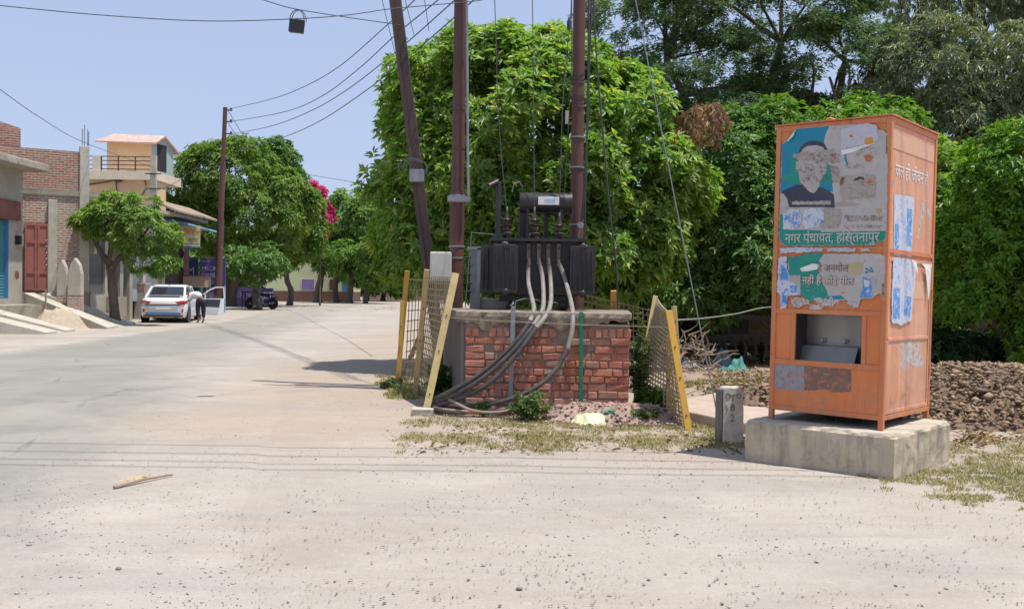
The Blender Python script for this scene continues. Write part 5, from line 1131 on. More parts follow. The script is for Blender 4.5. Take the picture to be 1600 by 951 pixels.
# lower poster
Q2 = lambda L_: [onf(1200+x/7.925, 380+y/7.925, 0) for x, y in L_]
p2_ = sheet('poster', Q2([(245, 165), (420, 160), (450, 130), (690, 128), (1160, 130), (1380, 128), (1440, 150), (1450, 200), (1440, 655), (1400, 655), (1390, 620), (1330, 650), (1300, 680), (1150, 690), (1140, 730), (1000, 720), (960, 700), (830, 715), (700, 712), (600, 720), (480, 690), (400, 620), (290, 480), (250, 300)]), M['paper_grey'], cab, -.0015, .004, .02, 40)
sheet('green_field', Q2([(245, 165), (420, 160), (450, 130), (690, 128), (640, 200), (620, 300), (640, 420), (700, 530), (730, 600), (745, 640), (690, 700), (600, 745), (500, 700), (405, 640), (400, 400), (262, 395), (258, 250)]), M['tealgreen'], p2_, -.0024, .004, .02, 41)
for k, (pl, mm, am) in enumerate((
    ([(720, 655), (900, 645), (960, 690), (720, 700)], 'teal', .001), ([(970, 250), (1180, 235), (1170, 330), (1130, 390), (1000, 380)], 'ochre2', .006),
    ([(265, 400), (400, 395), (405, 640), (370, 640), (300, 560), (268, 470)], 'face_grey', .003),
    ([(130, 190), (160, 165), (230, 160), (240, 280), (262, 400), (270, 480), (330, 500), (380, 560), (370, 635), (250, 650), (230, 800), (160, 815), (155, 640), (110, 600), (125, 400)], 'paper_white', .005),
    ([(160, 250), (240, 330), (258, 460), (180, 470), (135, 400)], 'pblue', .006), ([(180, 560), (250, 560), (240, 760), (175, 760)], 'pblue', .004), ([(270, 520), (360, 520), (360, 600), (290, 610)], 'pblue', .003),
    ([(280, 690), (330, 670), (420, 675), (500, 700), (520, 760), (430, 770), (380, 800), (310, 790)], 'paper_torn', .008),
    ([(560, 690), (640, 672), (690, 700), (700, 770), (665, 820), (515, 815), (530, 760), (600, 740)], 'paper_torn', .006),
    ([(690, 715), (830, 712), (815, 760), (700, 775)], 'paper_torn', .004),
    ([(980, 730), (1030, 720), (1140, 735), (1130, 790), (1060, 790), (980, 770)], 'paper_torn', .008),
    ([(1175, 415), (1270, 450), (1285, 560), (1300, 670), (1145, 670), (1140, 630), (1180, 560)], 'pblue', .004),
    ([(1190, 450), (1255, 460), (1255, 540), (1195, 540)], 'paper_white', .003), ([(1270, 430), (1340, 440), (1340, 520), (1290, 540)], 'face_grey', .006),
    ([(1205, 310), (1230, 300), (1245, 325), (1220, 335)], 'teal', .001), ([(1265, 300), (1285, 295), (1300, 320), (1275, 325)], 'teal', .001), ([(1245, 330), (1265, 325), (1270, 345), (1250, 350)], 'teal', .001), ([(1200, 350), (1240, 345), (1240, 370), (1210, 375)], 'teal', .001), ([(1270, 335), (1310, 335), (1300, 365), (1275, 360)], 'teal', .001),
    ([(150, 60), (330, 50), (560, 55), (680, 65), (670, 100), (420, 118), (300, 112), (150, 118)], 'paper_white', .006), ([(725, 65), (900, 55), (1090, 65), (1080, 105), (900, 105), (740, 108)], 'paper_torn2', .005), ([(1140, 70), (1240, 60), (1280, 95), (1160, 100)], 'paper_torn2', .005),
    ([(900, 600), (950, 600), (940, 630), (905, 625)], 'ochre', .002), ([(300, 530), (335, 530), (335, 560), (305, 560)], 'ochre', .002))):
    if mm == 'ochre2': M['ochre2'] = surf('yellowed_paper', (.52, .43, .26), (.47, .37, .22), 9, .7, .1)
    if mm == 'paper_torn2': M['paper_torn2'] = surf('torn_white', (.55, .54, .57), (.48, .45, .46), 9, .7, .1, spots=(.3, .22, .2), spot_scale=30)
    sheet('torn_patch', Q2(pl), M[mm], p2_, -.0032-.0005*(k % 7), am, .014, 60+k)
x, z = onf(1277, 424); text('lettering', 'है अनमोल', M['pbrown'], p2_, (x, -.0075, z), .085, (R(90), 0, 0), .0004, .86, 'LEFT', .0)
x, z = onf(1289, 478); text('lettering', 'जीव', M['ptext'], p2_, (x, -.0078, z), .085, (R(90), 0, 0), .0004, .9, 'LEFT', .003)
x, z = onf(1254, 443); text('lettering', 'नहीं है कोई मोल', M['ptext'], p2_, (x, -.0075, z), .088, (R(90), 0, 0), .0004, .86, 'LEFT', .001)
x, z = onf(1254.4, 443.4); text('lettering', 'नहीं है कोई मोल', M['pbrown'], p2_, (x, -.0070, z), .088, (R(90), 0, 0), .0002, .86, 'LEFT', .004)
mb = MB(); q = Q2([(400, 310), (560, 250), (650, 262), (620, 320), (520, 345), (420, 350)]); mb.add([(a, -.008-.006*math.sin(i*2.1), b) for i, (a, b) in enumerate(q)], [(0, 1, 2, 3, 4, 5)]); mb.build('loose_flap', M['text_white'], p2_)
strokes(300, 480, 690, 780, M['pbrown'], 26, p2_, 7.925, (1200, 380), h=20, w_=8); strokes(560, 670, 690, 800, M['redor'], 18, p2_, 7.925, (1200, 380), h=22, w_=8)
strokes(160, 240, 200, 740, M['pblue'], 40, p2_, 7.925, (1200, 380), h=24, w_=8); strokes(420, 720, 400, 690, M['paper_torn'], 30, p2_, 7.925, (1200, 380), h=20, w_=5)
strokes(200, 650, 60, 105, M['pblue'], 26, p2_, 7.925, (1200, 380), h=20, w_=9); strokes(760, 1070, 70, 100, M['pblue'], 14, p2_, 7.925, (1200, 380), h=16, w_=5)
strokes(760, 1330, 760, 830, M['text_white'], 10, p2_, 7.925, (1200, 380), -.0002, 16, 5)
# bare steel and rust patch on the lower front
Q3 = lambda L_: [onf(x, y) for x, y in L_]
M['bare'] = surf('bare_metal', (.33, .32, .34), (.26, .24, .25), 10, .6, .1, spots=(.36, .14, .08), spot_scale=22, spot_lim=(.56, .62))
M['rust'] = surf('rust_patch', (.25, .145, .105), (.17, .115, .09), 12, .8, .2, spots=(.44, .17, .10), spot_scale=15, spot_lim=(.50, .60))
sheet('bare_patch', Q3([(1210, 569), (1256, 571), (1256, 610), (1209, 607)]), M['bare'], cab, .0094, .001, .02)
sheet('rust_patch', Q3([(1256, 571), (1330, 577), (1330, 611), (1300, 613), (1290, 608), (1256, 610)]), M['rust'], cab, .0092, .004, .015)
# side posters (y,z)
S_ = lambda L_: [ons(x, y) for x, y in L_]
S1 = S_([(1399, 303), (1430, 308), (1428, 355), (1426, 402), (1412, 398), (1398, 398)])
po3 = sheet('side_poster', S1, M['paper_white'], up, -.0085, .005, .02, 91, True)
po4 = sheet('side_poster', S_([(1396, 402), (1422, 405), (1432, 420), (1428, 455), (1424, 500), (1408, 508), (1393, 503), (1394, 450)]), M['paper_white'], dr, -.0005, .007, .02, 92, True)
sheet('blue_print', S_([(1400, 350), (1406, 350), (1406, 395), (1400, 395)]), M['pblue'], po3, -.0075, .004, .02, 93, True)
sheet('blue_print', S_([(1419, 325), (1427, 327), (1425, 385), (1418, 384)]), M['pblue'], po3, -.0075, .006, .02, 94, True)
sheet('blue_print', S_([(1396, 450), (1406, 450), (1406, 498), (1395, 497)]), M['pblue'], po4, .0005, .004, .02, 95, True)
sheet('blue_print', S_([(1414, 462), (1424, 464), (1422, 495), (1412, 492)]), M['pblue'], po4, .0005, .004, .02, 96, True)
sheet('torn_scraps', S_([(1408, 535), (1414, 530), (1416, 545), (1424, 522), (1428, 540), (1438, 525), (1440, 560), (1446, 570), (1430, 575), (1422, 565), (1416, 580), (1411, 578)]), M['paper_torn'], dr, -.0092, .02, .012, 97, True)
sheet('torn_scraps', S_([(1442, 318), (1448, 310), (1446, 330), (1440, 360), (1437, 372), (1435, 372)]), M['paper_torn'], up, -.0110, .012, .012, 98, True)
sheet('torn_scraps', S_([(1448, 322), (1456, 330), (1456, 345), (1452, 335)]), M['paper_torn'], up, -.0110, .008, .012, 99, True)
mb = MB(); a = ons(1440, 412); b = ons(1452, 428); mb.add([(.002, a[0], a[1]), (.02, b[0], a[1]+.005), (.02, b[0]-.02, b[1]+.02), (.012, a[0]+.06, b[1]+.05), (.014, b[0]-.03, ons(1450, 470)[1])], [(0, 1, 2, 3), (3, 2, 4)]); mb.build('hanging_scrap', M['text_white'], dr)
mb = MB(); a = ons(1424, 405); mb.add([(.002, a[0], a[1]), (.02, a[0]+.07, a[1]-.02), (.03, a[0]+.09, a[1]-.12), (.012, a[0]+.04, a[1]-.07)], [(0, 1, 2, 3)]); mb.build('hanging_scrap', M['text_white'], dr)
y, z = ons(1401, 275); text('lettering', 'जल ही जीवन है', M['text_white'], up, (-.009, y, z), .150, (R(90), 0, R(90)), .0005, .92, 'LEFT', .0)
for px, py in ((1392, 258), (1394, 285)): a = ons(px, py); mb = MB(); mb.box(-.0115, -.0105, a[0]+.02, a[0]+.06, a[1]-.03, a[1]+.02); mb.build('scraped_spot', M['smear'], up)

# ------------------------------------------------------------------ numbered stone post
p = G(1130, 692); q = G(1160.5, 691); wd = (q-p).length
r = root('stone_post', (p.x, p.y+.02, 0), 'short grey boundary stone with carved letters standing before the drain slab', 'stone post', .10)
ht = lz(1145, 603, 9.3); mb = MB(); mb.prism([(0, -.1), (wd, -.1), (wd-.004, ht*.6), (wd-.02, ht-.01), (wd-.05, ht), (.02, ht), (-.0, ht-.015), (.004, ht*.5)], 0, .15); n = N('stone_post')
v = n.coord(); a_ = n.noise(7, 6, .7, v, .6); c = n.mix(n.ramp(a_, .4, .62), (.74, .70, .58), (.52, .49, .42)); sp = n.n('ShaderNodeSeparateXYZ'); n.l(v, sp.inputs[0])
c = n.mix(n.math('MULTIPLY', n.ramp(n.math('ADD', sp.outputs[2], n.math('MULTIPLY', a_, .2)), .50, .66), .5), c, (.26, .27, .29)); n.bump(n.noise(22, 5, .7, v), .6, .012); M['stonep'] = n.fin(c, .92)
st_ = mb.build('stone', M['stonep'], r, bevel=.012)
mb = MB(); mb.box(-.035, .0, .012, .14, -.1, ht-.02); mb.build('side_strip', M['concrete_side'], r, bevel=.006)
M['carved'] = flat('carved_letter', (.17, .165, .155), .9)
for s, x_, z_, sz in (('O', .012, .42, .085), ('T', .068, .40, .09), ('O', .122, .425, .075), (')', .018, .30, .10), ('8', .068, .305, .10), ('2', .068, .205, .10)):
    text('carved_letter', s, M['carved'], r, (x_, -.0025, z_), sz, (R(90), 0, 0), .0015, .9)
# concrete drain slab behind it
n0 = G(1078, 664); mb = MB()
r = root('drain_slab', (1.9, 10.1, 0), 'flat sandy concrete slab covering the drain right of the leaning panel', 'slab')
a = G(1082, 652, .10); b = G(1132, 682, .10); mb = WB(r)
q = [(1.72, 11.2), (2.55, 9.45), (3.6, 10.6), (2.9, 13.0)]
mb.add([(x, y, .115+.006*math.sin(x*9)) for x, y in q]+[(x, y, -.1) for x, y in q], [(0, 1, 2, 3), (7, 6, 5, 4), (0, 4, 5, 1), (1, 5, 6, 2), (2, 6, 7, 3), (3, 7, 4, 0)])
mb.build('slab_body', surf('dusty_slab', (.50, .40, .32), (.42, .33, .26), 2, .95, .3), r, bevel=.015)

# ------------------------------------------------------------------ heaps and junk on the right
o = mound('earth_heap', (6.7, 11.9), 3.4, 1.9, .50, M['clod'], 21, 300, 170, .06, 6.0, .15); tag(o, 'long heap of lumpy brown earth behind the cabinet on the right', 'earth heap')
o = mound('earth_heap', (3.15, 11.9), .8, 1.1, .26, M['clod'], 22, 90, 90, .12, 7, .10); tag(o, 'small low pile of dark brown clods left of the cabinet', 'earth heap')
r_ = np.random.RandomState(8)
def rocks(name, pts, sizes, m, seed=0, flat_=.6):
    base = np.array([(1, 0, 0), (-1, 0, 0), (0, 1, 0), (0, -1, 0), (0, 0, 1), (0, 0, -1), (.6, .6, .5), (-.6, .5, .55), (.5, -.65, .45), (-.55, -.6, .5)], float)
    import itertools
    bm_ = bmesh.new()
    for b_ in base: bm_.verts.new(b_)
    bmesh.ops.convex_hull(bm_, input=bm_.verts); bmesh.ops.triangulate(bm_, faces=bm_.faces); bm_.verts.index_update(); F0 = np.array([[v.index for v in f.verts] for f in bm_.faces]); B0 = np.array([v.co[:] for v in bm_.verts]); bm_.free()
    rg_ = np.random.RandomState(seed); n_ = len(pts); nv = len(B0)
    V = np.empty((n_, nv, 3)); ang = rg_.uniform(0, 6.28, n_)
    for i in range(n_):
        s = sizes[i]*rg_.uniform(.45, 1.55, 3)*np.array([1, 1, flat_]); L_ = B0*s*(1+rg_.uniform(-.22, .22, (nv, 1))); c_, s_ = math.cos(ang[i]), math.sin(ang[i])
        V[i, :, 0] = L_[:, 0]*c_-L_[:, 1]*s_+pts[i][0]; V[i, :, 1] = L_[:, 0]*s_+L_[:, 1]*c_+pts[i][1]; V[i, :, 2] = L_[:, 2]+pts[i][2]
    F = (F0[None]+(np.arange(n_)*nv)[:, None, None]).reshape(-1, 3)
    return nparr(name, V.reshape(-1, 3), F, m)
def mz(x, y, c, rx, ry, h):
    rr = math.hypot((x-c[0])/rx, (y-c[1])/ry); return h*sstep(max(0, 1-rr)*1.6)
pts = []; sz = []
for _ in range(3600):
    a = r_.uniform(0, 6.28); d = math.sqrt(r_.uniform(0, 1)); x = 6.7+3.35*d*math.cos(a); y = 11.9-abs(1.85*d*math.sin(a)); pts.append((x, y, mz(x, y, (6.7, 11.9), 3.4, 1.9, .56)+.05)); sz.append(r_.uniform(.008, .042)*(2.0 if r_.rand() < .04 else 1))
for _ in range(200):
    a = r_.uniform(0, 6.28); d = math.sqrt(r_.uniform(0, 1)); x = 3.15+.8*d*math.cos(a); y = 11.9-abs(1.1*d*math.sin(a)); pts.append((x, y, mz(x, y, (3.15, 11.9), .8, 1.1, .32))); sz.append(r_.uniform(.012, .05))
rp = []; rs_ = []
for _ in range(420):
    a = r_.uniform(0, 6.28); d = math.sqrt(r_.uniform(0, 1)); x = 1.15+1.15*d*math.cos(a); y = 10.85-abs(.68*d*math.sin(a)); rp.append((x, y, mz(x, y, (1.15, 10.85), 1.05, .6, .15)+.02)); rs_.append(r_.uniform(.008, .030))
tag(rocks('brick_rubble', rp, rs_, M['rubble'], 9), 'small broken brick bits lying on the rubble heap', 'rubble', kind='stuff')
tag(rocks('earth_clods', pts, sz, M['clods'], 2), 'loose clods and crumbs of earth covering the heaps', 'clods', kind='stuff')
# dark farm cart with a big pale wheel in the shade
c = W(1145, 560, 19.5)
r = root('farm_implement', (c.x, 19.5, 0), 'dark rusty farm implement with beams standing in the shade under the trees', 'farm machine')
mb = WB(r); X0 = W(1100, 540, 19.5).x; X1 = W(1212, 540, 19.5).x
mb.bar((X0, 19.5, .52), (X1, 19.5, .60), .14); mb.bar((X0+.2, 19.9, .30), (X1, 19.9, .32), .12); mb.bar((X1-.9, 19.4, .98), (X1+.1, 19.4, .92), .10); mb.bar((X1-.35, 19.4, .95), (X1+.15, 19.4, .45), .09); mb.bar((X0-.35, 19.6, .95), (X0+.5, 19.6, .7), .10)
mb.build('frame', M['wood_dark'], r)
for i in range(7):
    xx = X0+.15+i*.2; mb = WB(r); mb.tube([(xx, 19.45, .55), (xx+.05, 19.25, .35), (xx-.02, 19.2, .12), (xx+.08, 19.15, .02)], [.035, .03, .03, .02], 6); mb.build('tine', M['wood_dark'], r)
for i in range(3):
    xx = X0+.4+i*.42; mb = WB(r); mb.lathe([(.0, -.02), (.23, -.015), (.24, 0), (.23, .015), (0, .02)], 16, (xx, 19.7, .25), 'x'); mb.build('disc', M['wood_dark'], r)
c = W(1197, 512, 21)
r = root('tractor_wheel', (c.x, 21, 0), 'large pale metal wheel with dark tyre beyond the farm implement', 'wheel')
mb = WB(r); cz_ = .62; mb.lathe([(.40, -.11), (.56, -.12), (.6, -.07), (.6, .07), (.56, .12), (.40, .11)], 28, (c.x, 21, cz_), 'y'); mb.build('tyre', M['mesh_brown'], r, smooth=True)
mb = WB(r); mb.lathe([(.0, -.03), (.12, -.05), (.15, -.02), (.36, .02), (.40, -.08), (.42, -.08), (.42, .09), (0, .09)], 28, (c.x, 21, cz_), 'y'); mb.build('rim', M['white_box'], r, smooth=True)
# heap of sticks
c = W(1075, 520, 18.2); r = root('stick_pile', (c.x, 18.2, 0), 'tangled pile of dry sticks and roots behind the leaning right panel', 'stick pile')
rg = random.Random(9)
mb = WB(r)
for i in range(90):
    x = c.x+rg.gauss(0, .35); y = 18.2+rg.gauss(0, .3); z = rg.uniform(0, .75)*(1-min(1, abs(x-c.x)/1.1)); d = Vector((rg.gauss(0, 1), rg.gauss(0, .6), rg.gauss(.2, .6))).normalized()*rg.uniform(.15, .5)
    mb.tube([(x, y, z), Vector((x, y, z))+d*.5+Vector((0, 0, rg.uniform(-.05, .1))), Vector((x, y, z))+d], [rg.uniform(.01, .028), .014, .005], 5)
mb.build('sticks', M['wood'], r)
V = []; 
# scraps of plastic and cloth
M['cloth_blue'] = surf('rag_blue', (.09, .20, .30), (.30, .33, .38), 14, .8, .2); M['cloth_green'] = surf('rag_green', (.03, .22, .19), (.12, .30, .26), 14, .8, .2)
for k, (px, py, mm, lab, s) in enumerate(((1078, 571, 'cloth_blue', 'small bluish rag on the ground behind the fence panel', .22), (1128, 570, 'cloth_blue', 'grey blue plastic litter lying in front of the farm implement', .42), (1145, 577, 'cloth_green', 'teal green torn plastic sheet on the ground before the implement', .32), (1183, 628, 'text_white', 'tiny white paper scrap beside the small clod pile', .07))):
    p = G(px, py); o = mound('litter', (p.x, p.y), s, s*.8, s*.35, M[mm], 50+k, 22, 16, 1.2, 14); tag(o, lab, 'litter')

# ------------------------------------------------------------------ white car with open door and person
cx_, cy0 = (G(218, 503)+G(285, 504)).x/2, 36.6
car = root('parked_car', (0, 0, 0), 'white sedan seen from behind with its driver door wide open', 'car')
cp = W(255, 470, 37.4); car.location = (cp.x, 37.4, 0); car.rotation_euler = (0, 0, R(9))
HW = .86
def loft(secs, mb):                         # secs: list of (y, [(x,z)...]) half outline mirrored
    k = None; vs = []
    for y, pr in secs:
        full = [(x, z) for x, z in pr]+[(-x, z) for x, z in reversed(pr)]; k = len(full); vs += [(x, y, z) for x, z in full]
    fs = [(i*k+j, i*k+(j+1) % k, (i+1)*k+(j+1) % k, (i+1)*k+j) for i in range(len(secs)-1) for j in range(k)]
    fs += [tuple(range(k)), tuple((len(secs)-1)*k+j for j in range(k-1, -1, -1))]
    mb.add(vs, fs)
bd = lambda w_, zb, zt, cr_=.06: [(w_*.9, zb), (w_*.98, zb+.08), (w_, zb+.3), (w_*.985, zt-.16), (w_*.93, zt-.05), (w_*.80, zt)]
mb = MB(); loft([(0, bd(.80, .32, .86)), (.06, bd(.84, .24, .93)), (.25, bd(HW, .2, 1.0)), (.8, bd(HW+.01, .2, 1.02)), (1.6, bd(HW+.02, .2, 1.0)), (2.7, bd(HW+.01, .2, .96)), (3.4, bd(HW, .22, .92)), (3.85, bd(.80, .26, .82)), (4.0, bd(.70, .34, .68))], mb)
body = mb.build('body', M['car_white'], car, smooth=True)
mb = MB(); loft([(.48, [(.62, .98), (.60, 1.0)]), (1.05, [(.68, .98), (.60, 1.30), (.55, 1.42), (.45, 1.46)]), (1.7, [(.72, .98), (.63, 1.36), (.58, 1.48), (.45, 1.52)]), (2.3, [(.72, .98), (.62, 1.34), (.57, 1.45), (.45, 1.48)]), (3.05, [(.70, .95), (.66, .96)])][1:4], mb)
mb = MB(); pr = lambda w0, w1, zt: [(w0, .97), ((w0+w1)/2, (.97+zt)/2), (w1, zt-.05), (w1-.08, zt)]
loft([(.42, pr(.70, .69, 1.03)), (.60, pr(.71, .67, 1.12)), (1.0, pr(.74, .62, 1.41)), (1.25, pr(.75, .61, 1.49)), (1.9, pr(.76, .61, 1.51)), (2.35, pr(.75, .61, 1.46)), (2.95, pr(.72, .68, 1.08))], mb)
cabin = mb.build('glasshouse', M['glass_dark'], car, smooth=True)
mb = MB(); rp = lambda w1, zt, d=.0: [(w1, zt-.075+d), (w1-.02, zt-.03+d), (w1-.1, zt+.005+d)]
loft([(1.02, rp(.645, 1.425)), (1.25, rp(.64, 1.495)), (1.9, rp(.64, 1.515)), (2.33, rp(.64, 1.465))], mb); mb.build('roof', M['car_white'], car, smooth=True)
mb = MB()
for s in (-1, 1):
    mb.bar((s*.715, .44, 1.0), (s*.635, 1.06, 1.42), .075, .05); mb.bar((s*.745, .5, .99), (s*.70, .9, 1.18), .12, .03); mb.bar((s*.655, 1.95, 1.47), (s*.765, 1.97, .98), .06, .03); mb.bar((s*.64, 2.33, 1.44), (s*.72, 2.98, 1.0), .07, .05)
mb.build('roof_pillars', M['car_white'], car)
mb = MB(); mb.box(-.60, .60, .24, .47, 1.06, 1.085); mb.box(-.66, -.56, .26, .46, .99, 1.083); mb.box(.56, .66, .26, .46, .99, 1.083); mb.build('spoiler', M['car_grey'], car, bevel=.01)
mb = MB(); mb.tube([(0, 1.25, 1.5), (0, 1.16, 1.56), (0, 1.2, 1.5)], .02, 5); mb.build('aerial', M['black'], car)
for s in (-1, 1):
    mb = MB(); mb.add([(s*.44, -.02, .84), (s*.80, -.01, .87), (s*.885, .16, .90), (s*.885, .24, .80), (s*.80, -.01, .72), (s*.52, -.02, .76)], [(0, 1, 2, 3, 4, 5)] if s < 0 else [(5, 4, 3, 2, 1, 0)])
    mb.add([(s*.50, .004, .86), (s*.80, .02, .87), (s*.80, .02, .74), (s*.52, .004, .79)], [(0, 1, 2, 3)]); mb.build('tail_light', M['tail_red'], car)
    mb = MB(); mb.add([(s*.62, -.012, .90), (s*.82, .035, .905), (s*.80, .02, .875), (s*.62, -.014, .865)], [(0, 1, 2, 3)]); mb.build('lamp_strip', M['car_grey'], car)
    mb = MB(); mb.box(s*.72-.03, s*.72+.03, -.012, .05, .42, .56); mb.build('reflector', M['tail_red'], car)
mb = MB(); mb.box(-.66, .66, -.012, .02, .70, .74); mb.box(-.60, .60, -.008, .02, .655, .66); mb.build('boot_strip', M['car_in'], car)
mb = MB(); mb.box(-.55, .55, -.02, .02, .50, .64); mb.build('bumper_panel', M['car_grey'], car, bevel=.01)
mb = MB(); mb.box(-.28, .28, -.03, -.021, .53, .62); mb.build('number_plate', M['text_white'], car)
mb = MB(); mb.box(-.66, .66, -.03, .1, .345, .43); mb.build('blue_trim', M['blue_paint'], car, bevel=.01)
mb = MB(); mb.box(-.74, .74, -.01, .3, .235, .34); mb.build('lower_bumper', M['brownmetal'], car, bevel=.02)
mb = MB(); mb.tube([(.45, 1.0, .2), (.45, .05, .2)], .035, 8); mb.box(-.5, .5, .5, 3.5, .15, .25); mb.build('underbody', M['black'], car)
for s in (-1, 1):
    for y in (.62, 3.2):
        mb = MB(); mb.lathe([(.2, -.1), (.29, -.1), (.315, -.07), (.315, .07), (.29, .1), (.2, .1)], 24, (s*.77, y, .305), 'x'); wh = mb.build('wheel', M['rubber'], car, smooth=True)
        mb = MB(); mb.lathe([(0, s*.07), (.06, s*.085), (.19, s*.07), (.20, s*.1), (.205, 0)] if s > 0 else [(0, -.07), (.06, -.085), (.19, -.07), (.20, -.1), (.205, 0)], 20, (s*.775, y, .305), 'x'); mb.build('rim', M['rim'], wh, smooth=True)
        mb = MB(); mb.lathe([(.36, -.012), (.36, .012)], 24, (s*.875, y, .31), 'x'); mb.build('arch', M['black'], car)
mb = MB(); mb.box(-.95, -.86, 2.35, 2.5, .99, 1.12); mb.build('mirror', M['car_white'], car, bevel=.03)
# open driver door (right side), hinged at y=2.75
D = MB(); D.m = Matrix.Translation((.88, 2.72, 0)) @ Matrix.Rotation(R(-72+90), 4, 'Z')
D2 = D.m
def door(mb, poly, y0, y1): mb.m = D2; mb.prism(poly, y0, y1)
mb = MB(); door(mb, [(0, .28), (.95, .26), (1.04, .40), (1.06, .95), (0, .93)], -.03, .03); dd = mb.build('driver_door', M['car_white'], car, bevel=.015)
mb = MB(); mb.m = D2
for a, b in (((0, 0, .94), (.42, 0, 1.30)), ((.42, 0, 1.30), (.70, 0, 1.42)), ((.70, 0, 1.42), (1.03, 0, 1.43)), ((1.03, 0, 1.43), (1.06, 0, .95))): mb.bar(a, b, .05, .05, (0, 1, 0))
mb.build('window_frame', M['car_white'], dd)
mb = MB(); door(mb, [(.08, .62), (.85, .58), (.90, .92), (.06, .92)], -.045, -.031); mb.build('inner_trim', M['car_in'], dd)
mb = MB(); door(mb, [(.12, .34), (.80, .32), (.84, .50), (.12, .52)], -.042, -.031); mb.build('door_pocket', M['car_grey'], dd)
mb = MB(); mb.m = D2; mb.box(.05, .22, -.22, -.06, .97, 1.12); mb.build('door_mirror', M['car_in'], dd, bevel=.03)
g_ = N('door_glass'); tr = g_.n('ShaderNodeBsdfTransparent'); tr.inputs[0].default_value = (.75, .8, .8, 1); gl = g_.n('ShaderNodeBsdfGlossy'); gl.inputs['Roughness'].default_value = .03; ms = g_.n('ShaderNodeMixShader'); ms.inputs[0].default_value = .12; g_.l(tr.outputs[0], ms.inputs[1]); g_.l(gl.outputs[0], ms.inputs[2]); g_.l(ms.outputs[0], g_.out.inputs[0]); M['door_glass'] = g_.m
mb = MB(); mb.m = D2; mb.add([(.02, 0, .95), (1.03, 0, .95), (1.02, 0, 1.42), (.7, 0, 1.41), (.42, 0, 1.29)], [(0, 1, 2, 3, 4)]); mb.build('door_glass', M['door_glass'], dd)

def skin_mesh(name, joints, edges, rad, m, parent, sub=2):
    me = bpy.data.meshes.new(name); me.from_pydata([tuple(j) for j in joints], edges, []); me.materials.append(m)
    o = bpy.data.objects.new(name, me); COL.objects.link(o); o.parent = parent
    md = o.modifiers.new('skin', 'SKIN'); sl_ = me.skin_vertices[0].data
    for i, q in enumerate(rad): sl_[i].radius = (q, q) if not isinstance(q, tuple) else q; sl_[i].use_root = (i == 0)
    o.modifiers.new('sub', 'SUBSURF').levels = sub; o.modifiers['sub'].render_levels = sub
    for mdn in o.modifiers: 
        if mdn.type == 'SKIN': mdn.use_smooth_shade = True
    return o
pp = W(313, 500, 38.1)
per = root('person', (pp.x, 38.1, 0), 'barefoot person in white shirt and dark trousers bending into the open car', 'person', R(20))
# local frame: leaning towards -x (into the car) and slightly +y
J = [(0, 0, .88), (.02, .05, .98), (-.12, .14, 1.13), (-.28, .24, 1.20), (-.42, .33, 1.16), (-.50, .38, 1.14), (-.59, .43, 1.13),  # 0-6 pelvis spine neck head
     (-.09, -.0, .84), (-.10, .0, .47), (-.06, -.03, .10), (-.10, .08, .04), (-.13, .14, .03),   # 7-11 left leg
     (.10, .02, .84), (.12, .02, .46), (.12, -.04, .10), (.09, .07, .04), (.07, .14, .03),       # 12-16 right leg
     (-.35, .10, 1.14), (-.42, .14, .90), (-.58, .22, .78), (-.64, .26, .76),                     # 17-20 near arm
     (-.24, .38, 1.16), (-.34, .46, .92), (-.50, .52, .82), (-.56, .54, .80)]                     # 21-24 far arm
E_ = [(0, 1), (1, 2), (2, 3), (3, 4), (4, 5), (5, 6), (0, 7), (7, 8), (8, 9), (9, 10), (10, 11), (0, 12), (12, 13), (13, 14), (14, 15), (15, 16), (3, 17), (17, 18), (18, 19), (19, 20), (3, 21), (21, 22), (22, 23), (23, 24)]
Rd = [.12, .11, .115, .12, .06, .075, .09, .085, .06, .038, .035, .028, .085, .06, .038, .035, .028, .055, .042, .032, .028, .055, .042, .032, .028]
skin_mesh('body', J, E_, Rd, M['skin'], per)
T = [0, 7, 8, 9, 12, 13, 14, 1]; tj = [J[i] for i in T]; tj[3] = (-.07, -.02, .2); tj[6] = (.12, -.03, .2)
skin_mesh('trousers', tj, [(0, 1), (1, 2), (2, 3), (0, 4), (4, 5), (5, 6), (0, 7)], [.165, .125, .09, .068, .125, .09, .068, .14], M['trousers'], per)
S = [1, 2, 3, 17, 18, 21, 22]; sj = [J[i] for i in S]
skin_mesh('shirt', sj, [(0, 1), (1, 2), (2, 3), (3, 4), (2, 5), (5, 6)], [.15, .16, .165, .10, .065, .10, .065], M['shirt'], per)
skin_mesh('hair', [(-.56, .41, 1.17), (-.63, .46, 1.17), (-.66, .48, 1.10)], [(0, 1), (1, 2)], [.085, .095, .07], M['hair'], per, 1)
for s in (-.10, .09):                        # five toes on each foot are too small to show; fingers close on the seat edge
    pass
for bi, (hx, hy, hz_) in enumerate(((-.64, .26, .76), (-.56, .54, .80))):
    for k in range(4):
        yo = (k-1.5)*.017; mb = None
        skin_mesh('finger', [(hx, hy+yo, hz_), (hx-.045, hy+yo*1.1+.01, hz_-.005), (hx-.07, hy+yo*1.15+.015, hz_-.03)], [(0, 1), (1, 2)], [.010, .009, .007], M['skin'], per, 1)
    skin_mesh('thumb', [(hx+.01, hy-.025, hz_), (hx-.02, hy-.05, hz_-.01), (hx-.045, hy-.05, hz_-.02)], [(0, 1), (1, 2)], [.011, .010, .008], M['skin'], per, 1)

